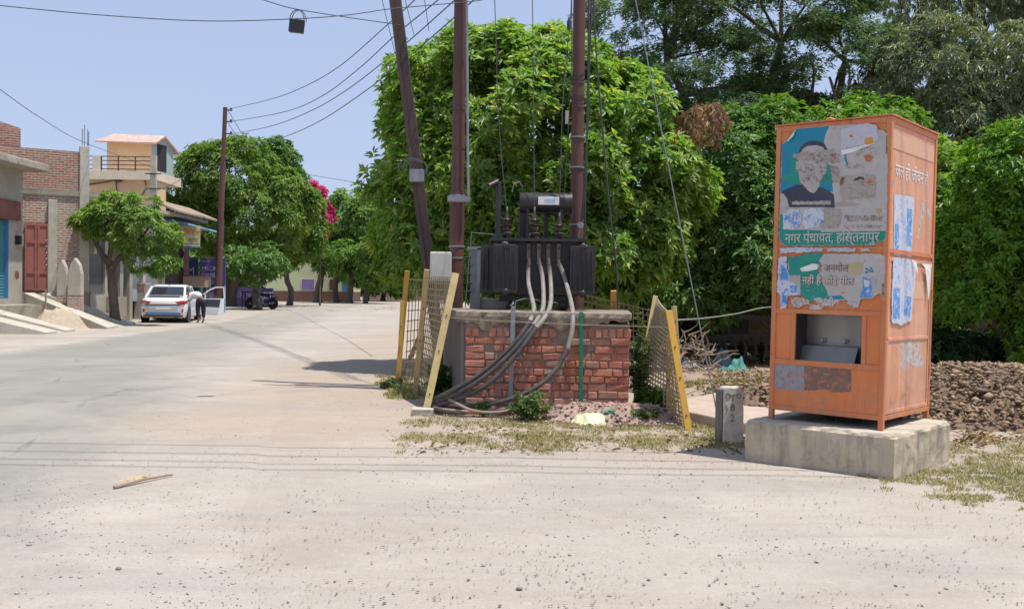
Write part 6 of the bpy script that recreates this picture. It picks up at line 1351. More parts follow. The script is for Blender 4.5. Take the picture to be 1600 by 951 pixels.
# ------------------------------------------------------------------ motorcycle, tables, cart
mp = W(408, 480, 52); z0 = .28
r = root('motorcycle', (mp.x, 52, gz(mp.x, 52)), 'black and silver motorcycle parked behind the thin tree trunk', 'motorcycle', R(-8))
for x in (-.62, .66):
    mb = MB(); mb.lathe([(.23, -.04), (.29, -.045), (.305, 0), (.29, .045), (.23, .04)], 22, (x, 0, .3), 'y'); wq = mb.build('wheel', M['rubber'], r, smooth=True)
    mb = MB(); mb.lathe([(.225, -.02), (.235, -.03), (.235, .03), (.225, .02)], 20, (x, 0, .3), 'y'); mb.lathe([(.0, -.05), (.05, -.05), (.05, .05), (0, .05)], 10, (x, 0, .3), 'y')
    for q in range(6): a = q*math.pi/3; mb.bar((x, 0, .3), (x+.23*math.cos(a), 0, .3+.23*math.sin(a)), .02)
    mb.build('rim', M['rim'], wq)
mb = MB(); mb.bar((-.62, 0, .3), (-.42, 0, .95), .06); mb.bar((-.42, 0, .85), (.1, 0, .45), .06); mb.bar((.1, 0, .45), (.66, 0, .3), .06); mb.bar((-.3, 0, .75), (.5, 0, .72), .06); mb.bar((.66, 0, .3), (.45, 0, .7), .04); mb.build('frame', M['black'], r)
mb = MB(); mb.lathe([(.0, -.22), (.09, -.19), (.13, -.05), (.12, .1), (.06, .22), (0, .23)], 12, (-.15, 0, .82), 'x'); mb.build('fuel_tank', M['black'], r, smooth=True)
mb = MB(); mb.box(.05, .72, -.11, .11, .76, .84); mb.build('seat', M['rubber'], r, bevel=.03)
mb = MB(); mb.box(-.22, .12, -.12, .12, .32, .62); mb.build('engine', M['galv'], r, bevel=.04)
mb = MB(); mb.tube([(-.1, -.14, .3), (.3, -.16, .26), (.8, -.17, .36)], [.025, .035, .045], 8); mb.build('exhaust', M['rim'], r, smooth=True)
mb = MB(); mb.tube([(-.36, -.34, 1.02), (-.42, -.1, .98), (-.42, .1, .98), (-.36, .34, 1.02)], .018, 6); mb.build('handlebar', M['black'], r)
mb = MB(); mb.lathe([(.02, .1), (.09, .02), (.09, 0), (0, 0)], 10, (-.56, 0, .85), 'x'); mb.build('headlight', M['rim'], r)
mb = MB(); mb.box(.55, .95, -.06, .06, .60, .66); mb.box(-.8, -.45, -.05, .05, .60, .64); mb.build('mudguard', M['black'], r, bevel=.02)
def table(px0, px1, pyt, Y, label, m, name='table', cat='table', dep=.7):
    a = W(px0, pyt, Y); b = W(px1, pyt, Y); g0 = gz(a.x, Y); r = root(name, (a.x, Y, g0), label, cat)
    h = a.z-g0; w_ = b.x-a.x; mb = MB(); mb.box(0, w_, 0, dep, h-.06, h); mb.build('top', m, r)
    for x in (.05, w_-.09):
        for y in (.05, dep-.09): mb = MB(); mb.box(x, x+.05, y, y+.05, 0, h-.06); mb.build('leg', M['wood_dark'], r)
    return r
r = table(376, 399, 455, 53, 'dark empty wooden stall table beside the motorcycle', M['wood_dark'])
mb = MB(); mb.box(.05, .9, .05, .6, .35, .4); mb.build('shelf', M['wood_dark'], r)
a = W(286, 431, 44.5); b = W(320, 449, 44.5)
r = root('wooden_stall', (a.x, 44.5, 0), 'pale plank box of a wooden stall on legs behind the car roof', 'stall')
mb = MB(); w_ = b.x-a.x
for i in range(5): z0 = b.z+(a.z-b.z)*i/5; mb.box(0, w_, 0, .03, z0+.005, z0+(a.z-b.z)/5)
mb.box(0, .03, .03, .9, b.z, a.z); mb.box(w_-.03, w_, .03, .9, b.z, a.z); mb.build('plank_box', M['wood'], r)
mb = MB(); mb.box(-.05, w_+.05, -.05, .95, a.z, a.z+.05); mb.build('lid', M['door_brown'], r)
for x in (.05, w_-.12):
    for y in (.05, .8): mb = MB(); mb.box(x, x+.07, y, y+.07, 0, b.z); mb.build('leg', M['wood_dark'], r)
c = W(212, 432, 40); r = root('shop_counter', (c.x, 40.5, 0), 'small grey counter with pinkish parcels outside the shop', 'counter')
mb = MB(); mb.box(-.25, .22, 0, .5, 0, 1.15); mb.build('base', M['plaster'], r)
mb = MB(); mb.box(-.22, .15, .05, .4, 1.15, 1.5, .02); mb.build('parcel', M['roof_pink'], r)
mb = MB(); mb.box(-.26, .24, -.03, .52, 1.5, 1.56); mb.build('tray', M['panel_pale'], r)
# dry stick with yellow cloth on the road
a = G(270, 745); b = G(178, 765); r = root('fallen_stick', ((a.x+b.x)/2, (a.y+b.y)/2, 0), 'long thin stick lying on the road with a yellowish rag on its end', 'stick')
mb = WB(r); mb.tube([a+Vector((0, 0, .02)), (a+b)/2+Vector((0, .01, .03)), b+Vector((0, 0, .018))], [.006, .011, .012], 6); mb.build('stick', M['wood'], r)
mb = WB(r); vs = []; F = []; p0 = G(183, 762); p1 = G(228, 752)
M['rag'] = surf('yellow_rag', (.60, .42, .16), (.48, .34, .14), 20, .8, .2)
for i in range(9):
    for j in range(4):
        q = p0.lerp(p1, i/8)+Vector((0, .03+.035*j*(1-.06*i), .022+.022*abs(math.sin(i*1.9+j*2.3)))); vs.append(q)
for i in range(8):
    for j in range(3): k = i*4+j; F.append((k, k+1, k+5, k+4))
mb.add(vs, F); mb.build('rag', M['rag'], r)
# ------------------------------------------------------------------ vegetation
UP = np.array([0, 0, 1.])
def unit(a): return a/np.maximum(1e-9, np.linalg.norm(a, axis=-1, keepdims=True))
def foliage(name, P, A, m, parent, rng, nl=7, L=.13, Wd=.045, sp=(50, 85), droop=.25, fold=.25, stem=0., Lv=.35):
    n_ = len(P); A = unit(A); ref = np.where(np.abs(A[:, 2:3]) > .9, np.array([[1., 0, 0]]), np.array([[0, 0, 1.]]))
    U = unit(np.cross(A, ref)); V_ = np.cross(A, U)
    az = (np.arange(nl)[None]*2*np.pi/nl+rng.uniform(0, 6.28, (n_, 1))+rng.normal(0, .35, (n_, nl)))
    s = np.radians(rng.uniform(sp[0], sp[1], (n_, nl)))
    d = A[:, None]*np.cos(s)[..., None]+(U[:, None]*np.cos(az)[..., None]+V_[:, None]*np.sin(az)[..., None])*np.sin(s)[..., None]
    d[..., 2] -= droop*rng.uniform(.4, 1.4, (n_, nl)); d = unit(d)
    l = L*rng.uniform(1-Lv, 1+Lv, (n_, nl, 1)); side = unit(np.cross(d, A[:, None]+rng.normal(0, .25, (n_, nl, 3)))); nr = np.cross(side, d)
    b = P[:, None]+A[:, None]*(rng.uniform(-stem, stem, (n_, nl, 1)) if stem else 0)
    w_ = Wd*rng.uniform(.7, 1.3, (n_, nl, 1))
    v0 = b+d*l*.06; mid = b+d*l*.52+nr*l*.05; v1 = mid+side*w_*.5+nr*w_*fold; v3 = mid-side*w_*.5+nr*w_*fold; v2 = b+d*l-np.array([0, 0, 1.])*l*.12*droop*3
    V4 = np.stack([v0, v1, v2, v3], 2).reshape(-1, 3); k = np.arange(n_*nl)*4
    F = np.concatenate([np.stack([k, k+1, k+2], 1), np.stack([k, k+2, k+3], 1)])
    return nparr(name, V4, F, m, parent)
def BL(px, py, rx, rz, Y, ry): c = W(px, py, Y); s = Y/FPX; return (c.x, Y, c.z, rx*s, ry, rz*s)
def crown_pts(blobs, nsub, sr, ncl, rng, flat_=1., out=.55, upb=.5, fill=.12, backcull=.5):
    blobs = np.array(blobs); area = (blobs[:, 3]*blobs[:, 5]+blobs[:, 4]*blobs[:, 5]+blobs[:, 3]*blobs[:, 4]); pr = area/area.sum()
    C0 = (blobs[:, :3]*pr[:, None]).sum(0); subs = []; t = 0
    while len(subs) < nsub and t < nsub*30:
        t += 1; b = blobs[rng.choice(len(blobs), p=pr)]; d = unit(rng.normal(0, 1, 3)); p = b[:3]+d*b[3:]*rng.uniform(.78, 1.0)
        if (((p-blobs[:, :3])/blobs[:, 3:])**2).sum(1).min() < .50: continue
        if d[1] > .35 and rng.rand() < backcull: continue
        o = unit((p-b[:3])/b[3:]*.7+unit(p-C0)*.3); subs.append((p, o, sr*rng.uniform(.65, 1.35)))
    P = []; A = []
    for p, o, r_ in subs:
        k = max(3, int(ncl*(r_/sr)**2)); d = unit(rng.normal(0, 1, (k, 3))); dd = (d@o); d = np.where((dd < -out)[:, None], -d, d)
        rr = r_*rng.uniform(.55, 1.05, (k, 1)); q = p+d*rr*np.array([1, 1, flat_]); P.append(q); A.append(d*.6+o*.35+UP*upb+rng.normal(0, .18, (k, 3)))
    nf = int(nsub*ncl*fill)
    if nf:
        b = blobs[rng.choice(len(blobs), nf, p=pr)]; d = unit(rng.normal(0, 1, (nf, 3))); q = b[:, :3]+d*b[:, 3:]*rng.uniform(.35, .85, (nf, 1)); P.append(q); A.append(d+UP*.5)
    return np.concatenate(P), np.concatenate(A), subs
def tree(name, base, label, cat, blobs, trunks, mat, bark, seed, nsub=120, sr=.5, ncl=30, limbs=14, group=None, rad=.16, flat_=1., upb=.5, fill=.12, out=.55, backcull=.5, **lk):
    rng = np.random.RandomState(seed); base = Vector(base); base.z = gz(base.x, base.y); r = root(name, base, label, cat, 0, group)
    P, A, subs = crown_pts(blobs, nsub, sr, ncl, rng, flat_, out, upb, fill, backcull)
    off = np.array(base[:]); foliage('crown', P-off, A, mat, r, rng, **lk)
    rd = random.Random(seed); mb = WB(r)
    tops = []
    for k, tr in enumerate(trunks):
        pts = [Vector(p) for p in tr]; pts = smooth_path(pts, 4); n_ = len(pts); q = rad*(1 if k == 0 else .7)
        mb.tube(pts, [q*(1.35 if i == 0 else 1)*(1-.55*i/(n_-1))*(1+.10*math.sin(i*1.9+k)) for i in range(n_)], 10); tops.append((pts[-1], q*.45)); tops.append((pts[int(n_*.7)], q*.6))
    mb.build('trunk', bark, r, smooth=True); mb = WB(r)
    for i in range(min(limbs, len(subs))):
        s = subs[rd.randrange(len(subs))]; tp, tr_ = min(tops, key=lambda t_: (t_[0]-Vector(s[0])).length+rd.uniform(0, 1.5)); e = Vector(s[0]); m_ = tp.lerp(e, .5)+Vector((rd.uniform(-.2, .2), rd.uniform(-.2, .2), rd.uniform(.0, .35)))*((e-tp).length*.3)
        q = min(tr_, .05+(e-tp).length*.012); mb.tube(smooth_path([tp, m_, e], 4), [q*(1-.85*j/8) for j in range(9)], 6)
    if limbs: mb.build('limb', bark, r, smooth=True)
    return r, subs
bush_extra = 0

# big broad tree behind the transformer
Yb = 17.6
b = [BL(800, 250, 180, 165, Yb, 2.1), BL(690, 190, 72, 90, Yb, 1.5), BL(656, 300, 50, 76, Yb, 1.4), BL(716, 112, 56, 36, Yb-.2, 1.2), BL(835, 124, 92, 46, Yb, 1.4), BL(772, 122, 60, 42, Yb, 1.2), BL(890, 150, 60, 50, Yb, 1.2), BL(945, 200, 84, 72, Yb, 1.5), BL(1000, 290, 62, 90, Yb, 1.4),
     BL(992, 390, 62, 66, Yb, 1.2), BL(720, 380, 110, 65, Yb-.2, 1.4), BL(870, 400, 140, 70, Yb-.3, 1.5), BL(640, 375, 36, 46, Yb, .9), BL(835, 330, 95, 75, Yb-.3, 1.6), BL(760, 290, 70, 60, Yb-.6, 1.4), BL(900, 300, 70, 60, Yb-.6, 1.4), BL(606, 278, 24, 36, Yb, .6), BL(1045, 300, 34, 60, Yb, .9)]
c = W(830, 560, 17.9)
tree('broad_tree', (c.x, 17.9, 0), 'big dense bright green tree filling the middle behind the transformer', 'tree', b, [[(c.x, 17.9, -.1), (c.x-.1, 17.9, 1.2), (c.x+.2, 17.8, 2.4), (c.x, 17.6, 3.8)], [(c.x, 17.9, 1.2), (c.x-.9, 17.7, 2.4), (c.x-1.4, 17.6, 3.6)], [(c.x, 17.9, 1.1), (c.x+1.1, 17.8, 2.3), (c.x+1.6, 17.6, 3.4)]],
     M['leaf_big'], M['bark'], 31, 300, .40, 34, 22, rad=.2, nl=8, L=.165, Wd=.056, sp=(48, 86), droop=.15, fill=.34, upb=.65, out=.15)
# darker mango trees right of it
Ym = 20.5
b = [BL(1130, 270, 75, 65, Ym, 1.5), BL(1160, 350, 95, 90, Ym, 1.6), BL(1085, 400, 62, 85, Ym, 1.3), BL(1180, 412, 80, 55, Ym-.5, 1.4), BL(1090, 462, 56, 28, Ym-.5, 1.1), BL(1200, 240, 60, 50, Ym, 1.2), BL(1190, 330, 70, 80, Ym, 1.3)]
c = W(1150, 560, Ym+.3)
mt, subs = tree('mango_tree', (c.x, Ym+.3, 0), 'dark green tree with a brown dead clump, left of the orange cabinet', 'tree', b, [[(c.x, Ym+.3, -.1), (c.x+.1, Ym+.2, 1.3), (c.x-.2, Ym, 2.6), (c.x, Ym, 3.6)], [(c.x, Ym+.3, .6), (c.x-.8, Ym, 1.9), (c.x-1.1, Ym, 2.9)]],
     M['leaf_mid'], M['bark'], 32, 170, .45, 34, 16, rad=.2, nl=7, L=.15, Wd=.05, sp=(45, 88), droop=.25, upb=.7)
rng = np.random.RandomState(5); b = [BL(1095, 192, 26, 18, 16.9, .3), BL(1112, 182, 16, 12, 16.9, .3), BL(1068, 208, 20, 14, 16.9, .3), BL(1058, 226, 18, 10, 16.8, .25), BL(1118, 205, 12, 18, 16.9, .2), BL(1048, 186, 5, 16, 16.9, .1)]
P, A, _ = crown_pts(b, 34, .14, 7, rng, upb=-.3, fill=.0); foliage('dead_foliage', P-np.array(mt.location[:]), A, M['dead_leaf'], mt, rng, nl=6, L=.12, Wd=.035, droop=.9)
b = [BL(1290, 225, 95, 48, 21, 1.3), BL(1250, 310, 90, 90, 21, 1.5), BL(1380, 250, 70, 62, 21.5, 1.3), BL(1310, 420, 120, 90, 21, 1.6), BL(1360, 200, 50, 30, 21, .9), BL(1240, 200, 40, 25, 21, .8)]
c = W(1300, 560, 21.4)
tree('mango_tree', (c.x, 21.4, 0), 'leafy green tree whose bright top shows just above the orange cabinet', 'tree', b, [[(c.x, 21.4, -.1), (c.x, 21.3, 1.5), (c.x+.2, 21.2, 3.2)]], M['leaf_lime'], M['bark'], 33, 130, .42, 30, 10, rad=.18, nl=7, L=.15, Wd=.05)
# bushy tree at the right edge
Yr = 15.2
b = [BL(1560, 290, 52, 62, Yr, .9), BL(1612, 250, 70, 70, Yr, 1.), BL(1575, 380, 75, 62, Yr, 1.), BL(1512, 425, 46, 46, Yr, .7), BL(1618, 460, 50, 50, Yr, .9), BL(1655, 350, 70, 120, Yr, 1.1), BL(1512, 480, 22, 18, Yr, .4), BL(1495, 395, 24, 30, Yr, .5), BL(1610, 530, 40, 30, Yr, .6)]
c = W(1588, 560, Yr+.2)
tree('bushy_tree', (c.x, Yr+.2, 0), 'low spreading lime green tree at the right edge of the view', 'tree', b, [[(c.x, Yr+.2, -.1), (c.x-.1, Yr+.1, .8), (c.x+.1, Yr, 1.8), (c.x, Yr, 2.6)], [(c.x-.05, Yr+.15, .7), (c.x-.7, Yr, 1.3), (c.x-.95, Yr, 1.7)]],
     M['leaf_lime'], M['bark'], 34, 150, .30, 28, 14, rad=.13, nl=7, L=.12, Wd=.042, sp=(40, 85), droop=.3)
c = W(1500, 560, 17.5); b = [BL(1478, 330, 34, 70, 17.5, .7), BL(1490, 440, 36, 44, 17.5, .6), BL(1475, 260, 20, 24, 17.5, .4), BL(1478, 505, 22, 18, 17.5, .5)]
tree('young_tree', (c.x, 17.5, 0), 'slender leafy tree squeezed between cabinet and right edge tree', 'tree', b, [[(c.x, 17.5, -.1), (c.x-.05, 17.5, 1.2), (c.x-.25, 17.5, 2.6)]], M['leaf_big'], M['bark'], 35, 60, .26, 26, 8, rad=.13, nl=7, L=.13, Wd=.045)
# feathery acacia
Ya = 27
b = [BL(1000, 40, 80, 55, Ya, 2), BL(1075, 130, 105, 62, Ya, 2.2), BL(1180, 60, 110, 85, Ya, 2.4), BL(1285, 110, 115, 70, Ya, 2.2), BL(1250, 0, 110, 60, Ya, 2), BL(1080, 0, 110, 40, Ya, 2), BL(1150, 180, 130, 45, Ya, 2), BL(1060, 210, 60, 40, Ya, 1.4), BL(960, 110, 40, 26, Ya, 1.), BL(1300, 190, 70, 36, Ya, 1.2)]
c = W(1190, 560, Ya)
tree('acacia_tree', (c.x, Ya, 0), 'tall dark feathery tree rising over the others at top centre right', 'tree', b, [[(c.x, Ya, -.1), (c.x+.3, Ya, 2.5), (c.x-.2, Ya, 5), (c.x+.4, Ya, 8.5)], [(c.x+.3, Ya, 2.6), (c.x+1.6, Ya, 5), (c.x+2.2, Ya, 8)], [(c.x+.2, Ya, 3), (c.x-1.6, Ya, 5.6), (c.x-2.8, Ya, 8)], [(c.x+1.6, Ya-.5, 5), (c.x+.9, Ya-1, 6.5)]],
     M['leaf_acacia'], M['bark'], 36, 250, .60, 26, 46, rad=.24, flat_=.40, upb=.9, fill=.03, nl=12, L=.17, Wd=.034, sp=(60, 95), droop=.12, stem=.08)
# grey green tree
Yg = 24
b = [BL(1465, 120, 72, 66, Yg, 1.6), BL(1555, 130, 92, 80, Yg, 1.8), BL(1480, 225, 70, 80, Yg, 1.6), BL(1580, 250, 80, 90, Yg, 1.7), BL(1410, 130, 34, 50, Yg, .9), BL(1640, 180, 70, 120, Yg, 1.6), BL(1450, 330, 90, 90, Yg+1, 1.5), BL(1560, 380, 110, 80, Yg+1, 1.5)]
c = W(1462, 560, Yg)
tree('willowy_tree', (c.x, Yg, 0), 'grey green tree with drooping narrow leaves behind the cabinet corner', 'tree', b, [[(c.x, Yg, -.1), (c.x-.05, Yg, 2), (c.x+.1, Yg, 4), (c.x+.6, Yg, 5.8)], [(c.x, Yg, 2.6), (c.x-.7, Yg, 4), (c.x-1.0, Yg, 5.4)], [(c.x, Yg, 3.2), (c.x+1.4, Yg, 4.6), (c.x+1.7, Yg, 5.6)]],
     M['leaf_euc'], M['bark'], 37, 260, .42, 30, 24, rad=.22, upb=.1, fill=.08, nl=8, L=.16, Wd=.040, sp=(30, 90), droop=.6)
Ye = 36
b = [BL(1430, 20, 36, 40, Ye, 1.2), BL(1500, 10, 50, 42, Ye, 1.4), BL(1570, 40, 56, 50, Ye, 1.4), BL(1540, -30, 90, 40, Ye, 1.6), BL(1640, 0, 60, 80, Ye, 1.5)]
c = W(1597, 560, Ye)
tree('eucalyptus_tree', (c.x, Ye, 0), 'tall pale trunked tree with hanging leaf bunches at the top right', 'tree', b, [[(c.x, Ye, -.1), (c.x+.1, Ye, 6), (W(1594, 20, Ye)), W(1590, -80, Ye)], [W(1597, 60, Ye), W(1560, 20, Ye), W(1500, -20, Ye)]], M['leaf_euc'], M['bark_pale'], 38, 120, .5, 22, 20, rad=.24, upb=-.4, fill=.05, nl=8, L=.22, Wd=.05, sp=(20, 75), droop=.9)
# sparse twiggy tree with sky gaps
Ys = 25
b = [BL(1395, 90, 44, 40, Ys, .9), BL(1370, 150, 36, 40, Ys, .8), BL(1410, 180, 40, 40, Ys, .8)]
c = W(1372, 560, Ys)
tree('sparse_tree', (c.x, Ys, 0), 'thin crooked tree with sparse foliage and sky gaps above the cabinet', 'tree', b, [[(c.x, Ys, -.1), (c.x, Ys, 3.5), W(1358, 160, Ys), W(1362, 110, Ys)], [W(1370, 170, Ys), W(1395, 145, Ys), W(1410, 110, Ys)], [W(1300, 190, Ys), W(1310, 170, Ys), W(1296, 120, Ys)]], M['leaf_euc'], M['bark'], 39, 44, .32, 14, 26, rad=.10, upb=0, fill=.05, nl=6, L=.15, Wd=.03, droop=.6)
# undergrowth and background thicket
def thicket(name, label, cat, blobs, mat, seed, nsub, sr, ncl, kind=None, **lk):
    rng = np.random.RandomState(seed); P, A, _ = crown_pts(blobs, nsub, sr, ncl, rng, fill=.2); c0 = np.array([blobs[0][0], blobs[0][1], 0]); o = foliage(name, P-c0, A, mat, None, rng, **lk); o.location = c0
    return tag(o, label, cat, None, kind)
thicket('thicket', 'dark green undergrowth closing the view beneath the right hand trees', 'undergrowth', [BL(px, 400+40*((i*7) % 3), 75, 120, 30, 1.5) for i, px in enumerate(range(1010, 1760, 60))], M['leaf_dark'], 41, 420, .6, 26, 'stuff', nl=7, L=.24, Wd=.08)
thicket('thicket', 'dense dark shrubs standing behind the earth heap at right', 'shrubs', [BL(px, 545, 40, 34, 16.3, .7) for px in list(range(1478, 1500, 36))+[1600, 1636, 1670]], M['leaf_dark'], 42, 70, .28, 26, 'stuff', nl=7, L=.12, Wd=.045)
thicket('thicket', 'dark leafy growth low down behind the fence mesh and stick pile', 'undergrowth', [BL(px, 470, 60, 42, 23.5, 1) for px in range(900, 1120, 60)], M['leaf_dark'], 43, 200, .4, 26, 'stuff', nl=7, L=.17, Wd=.06)
thicket('thicket', 'hazy green tree line closing the far end of the road', 'tree line', [BL(px, 430-14*((i*5) % 3), 60, 34, 150, 6) for i, px in enumerate(range(-60, 960, 44))], M['leaf_row'], 44, 420, 2.2, 22, 'stuff', nl=7, L=1.0, Wd=.4)
# street trees on the left
def lt(name, label, Y, bl, tr, mat, seed, nsub, sr, ncl, L, rad, grp='trees lining the left side of the road', **k):
    b = [BL(q[0], q[1], q[2], q[3], q[5] if len(q) > 5 else Y, q[4]) for q in bl]; ts = [[(W(q[0], q[1], q[2] if len(q) > 2 else Y) if q[1] < 470 else Vector((W(q[0], q[1], q[2] if len(q) > 2 else Y).x, q[2] if len(q) > 2 else Y, gz(0, q[2] if len(q) > 2 else Y)-.1))) for q in t] for t in tr]
    return tree(name, (ts[0][0].x, ts[0][0].y, 0), label, 'tree', b, ts, mat, M['bark'], seed, nsub, sr, ncl, 12, grp, rad, nl=7, L=L, Wd=L*.33, **k)
lt('small_tree', 'small umbrella shaped tree standing before the shop shutters', 34.8, [(182, 342, 46, 28, .9), (232, 362, 42, 30, 1.), (236, 402, 36, 22, .8), (143, 350, 30, 17, .55), (205, 322, 40, 17, .8), (262, 378, 18, 14, .5), (205, 375, 40, 13, .7), (125, 352, 14, 10, .3)],
   [[(181, 500), (176, 450), (172, 410), (176, 375)], [(174, 420), (195, 395), (225, 380)], [(173, 415), (158, 395), (145, 370)]], M['leaf_small'], 51, 100, .24, 26, .17, .20, None, fill=.04)
lt('street_tree', 'largest wide crowned street tree behind the far brown pole', 57, [(298, 285, 46, 40, 1.8), (360, 280, 72, 54, 2.4), (300, 340, 46, 32, 1.6), (400, 340, 66, 54, 2.2), (340, 368, 50, 30, 2), (448, 325, 40, 56, 1.6), (408, 405, 42, 14, 1.2), (385, 240, 40, 16, 1.3)],
   [[(353, 480), (348, 440), (340, 400), (318, 350)], [(360, 478), (368, 435), (390, 380)], [(350, 430), (330, 390), (300, 330)]], M['leaf_left'], 52, 260, .50, 28, .25, .50)
lt('street_tree', 'darker tree rising behind the crown of the largest street tree', 68, [(432, 262, 34, 44, 1.8), (415, 250, 30, 26, 1.6), (450, 290, 26, 30, 1.5), (398, 414, 34, 12, 1.0, 51), (425, 405, 20, 14, .8, 51.5), (375, 405, 20, 10, .7, 52)], [[(402, 481, 50.8), (401, 450, 52.5), (403, 415, 57), (410, 380, 62), (430, 300)]], M['leaf_mid'], 53, 120, .55, 26, .27, .25)
lt('street_tree', 'mid sized street tree with a thin crooked trunk beside the motorcycle', 62, [(450, 360, 42, 50, 1.6), (480, 340, 26, 38, 1.2), (446, 388, 30, 16, 1.2), (490, 372, 20, 28, 1.1)], [[(452, 480), (455, 455), (448, 435), (453, 405), (458, 370)]], M['leaf_left'], 54, 90, .55, 26, .27, .22)
lt('street_tree', 'rounded street tree right of the magenta blossom', 78, [(550, 345, 44, 42, 2.2), (516, 385, 34, 30, 1.8), (570, 390, 36, 34, 1.8), (530, 412, 34, 16, 1.5)], [[(496, 480), (498, 450), (510, 400)], [(527, 480), (524, 450), (530, 400)]], M['leaf_row'], 55, 140, .75, 26, .34, .40)
lt('street_tree', 'far street tree beside the blue door near the road end', 92, [(600, 385, 36, 50, 2.4), (575, 420, 34, 30, 2), (625, 410, 30, 40, 2)], [[(557, 480), (558, 455), (570, 420)], [(541, 480), (543, 455), (555, 420)]], M['leaf_row'], 56, 110, .85, 26, .38, .42)
lt('street_tree', 'broad low street tree whose crown hides the end of the green building', 76, [(560, 418, 34, 24, 1.8), (590, 425, 24, 18, 1.5), (540, 400, 24, 22, 1.5), (580, 395, 26, 24, 1.6)], [[(545, 480), (547, 455), (552, 430)], [(571, 480), (572, 458), (576, 430)]], M['leaf_row'], 59, 80, .6, 26, .30, .34)
lt('street_tree', 'low leafy street tree in front of the board fence at the road end', 96, [(612, 430, 30, 22, 2), (590, 440, 24, 16, 1.6), (632, 445, 22, 14, 1.6), (600, 405, 30, 20, 2)], [[(598, 478), (600, 455), (606, 430)], [(574, 478), (576, 455), (584, 430)]], M['leaf_left'], 58, 70, .7, 24, .36, .30)
lt('street_tree', 'farthest dark street tree partly hidden by the leaning pole', 104, [(640, 400, 40, 60, 3), (680, 420, 50, 50, 3), (720, 410, 60, 60, 3), (655, 370, 40, 40, 2.4)], [[(583, 478), (586, 455), (610, 420)], [(640, 478), (642, 440), (650, 400)]], M['leaf_mid'], 57, 120, .95, 24, .42, .36)
rng = np.random.RandomState(9); r = root('bougainvillea', (W(500, 470, 63).x, 63, .3), 'magenta flowering bougainvillea climbing between the street trees', 'flowering shrub')
b = [BL(497, 312, 13, 18, 63, .8), BL(507, 340, 10, 20, 63, .7), BL(488, 300, 10, 10, 63, .5), BL(503, 365, 6, 10, 63, .4)]
P, A, _ = crown_pts(b, 40, .3, 18, rng); foliage('blossom', P-np.array(r.location[:]), A, M['flower'], r, rng, nl=6, L=.2, Wd=.13)
mb = WB(r); mb.tube([(r.location.x, 63, .2), W(500, 400, 63), W(498, 320, 63)], [.08, .06, .03], 6)
for k in range(8): mb.tube([W(495, 330, 63), W(478+k*4, 292-(k % 3)*5, 63)], [.03, .01], 4)
mb.build('stem', M['bark'], r)
# plants
def bush(label, px, py, Y, rx, rz, ry, mat, seed, nsub=30, sr=.09, ncl=14, L=.05, grp=None, cat='plant', hz0=None):
    c = W(px, py, Y); s_ = Y/FPX; hx = rx*s_; top = c.z+rz*s_; g0 = max(0, c.z-rz*s_) if c.z-rz*s_ > .3 else 0
    r = root('leafy_plant', (c.x, Y, 0), label, cat, 0, grp); rd = random.Random(seed); rng = np.random.RandomState(seed); P = []; A = []; mb = WB(r)
    for i in range(max(10, nsub)):
        g = Vector((c.x+rd.gauss(0, hx*.30), Y+rd.gauss(0, ry*.3), -.01)); a = rd.uniform(0, 6.28); k = rd.random()**.6
        e = Vector((c.x+math.cos(a)*hx*k*rd.uniform(.8, 1.35), Y+math.sin(a)*ry*k, g0+(top-g0)*rd.uniform(.35, 1.12)*(1-.35*k*k)))
        m_ = g.lerp(e, .55)+Vector((0, 0, (top)*.10)); path = smooth_path([g, m_, e], 5); mb.tube(path, [.006-.0004*q for q in range(len(path))], 4)
        for q in range(ncl):
            t = rd.uniform(.25, 1)*(len(path)-1); p = path[int(t)].lerp(path[min(int(t)+1, len(path)-1)], t-int(t)); P.append(p+Vector((rd.gauss(0, .012), rd.gauss(0, .012), rd.gauss(0, .01)))); A.append((rd.gauss(0, .4), rd.gauss(0, .4), 1))
    P = np.array([tuple(p) for p in P]); P = P-np.array([c.x, Y, 0]); foliage('leaves', P, np.array(A), mat, r, rng, nl=4, L=L, Wd=L*.40, sp=(40, 90), droop=.15)
    mb.build('stems', M['leaf_bush'], r); return r
bush('leafy grey green plant at the wall foot under the cables', 828, 632, 10.55, 30, 24, .18, M['leaf_bush'], 61, 40, .06, 16, .05)
bush('weed growing behind the pale leaning panel at the left corner', 686, 600, 12.2, 20, 30, .25, M['leaf_mid'], 62, 40, .08, 14, .06)
bush('tall thin weed climbing at the right end of the brick stand', 1000, 560, 11.5, 15, 62, .22, M['leaf_bush'], 63, 60, .08, 14, .05)
bush('dense dark weed inside the right leaning mesh panel', 1025, 635, 11.2, 36, 34, .35, M['leaf_mid'], 64, 70, .08, 16, .055)
bush('low weed spreading outside the right panel foot', 1004, 652, 10.5, 20, 14, .15, M['leaf_bush'], 65, 24, .05, 14, .04)
bush('small clump of weeds by the yellow posts on the road side', 612, 606, 13.9, 18, 12, .25, M['leaf_bush'], 66, 24, .06, 14, .05)
bush('tiny green weed on the soil between cable and brick wall', 755, 632, 10.8, 12, 10, .1, M['leaf_mid'], 67, 14, .04, 12, .035)
bush('bright sprig of new leaves beside the cabinet right leg', 1472, 590, 15.0, 14, 16, .2, M['leaf_lime'], 68, 18, .07, 12, .07)
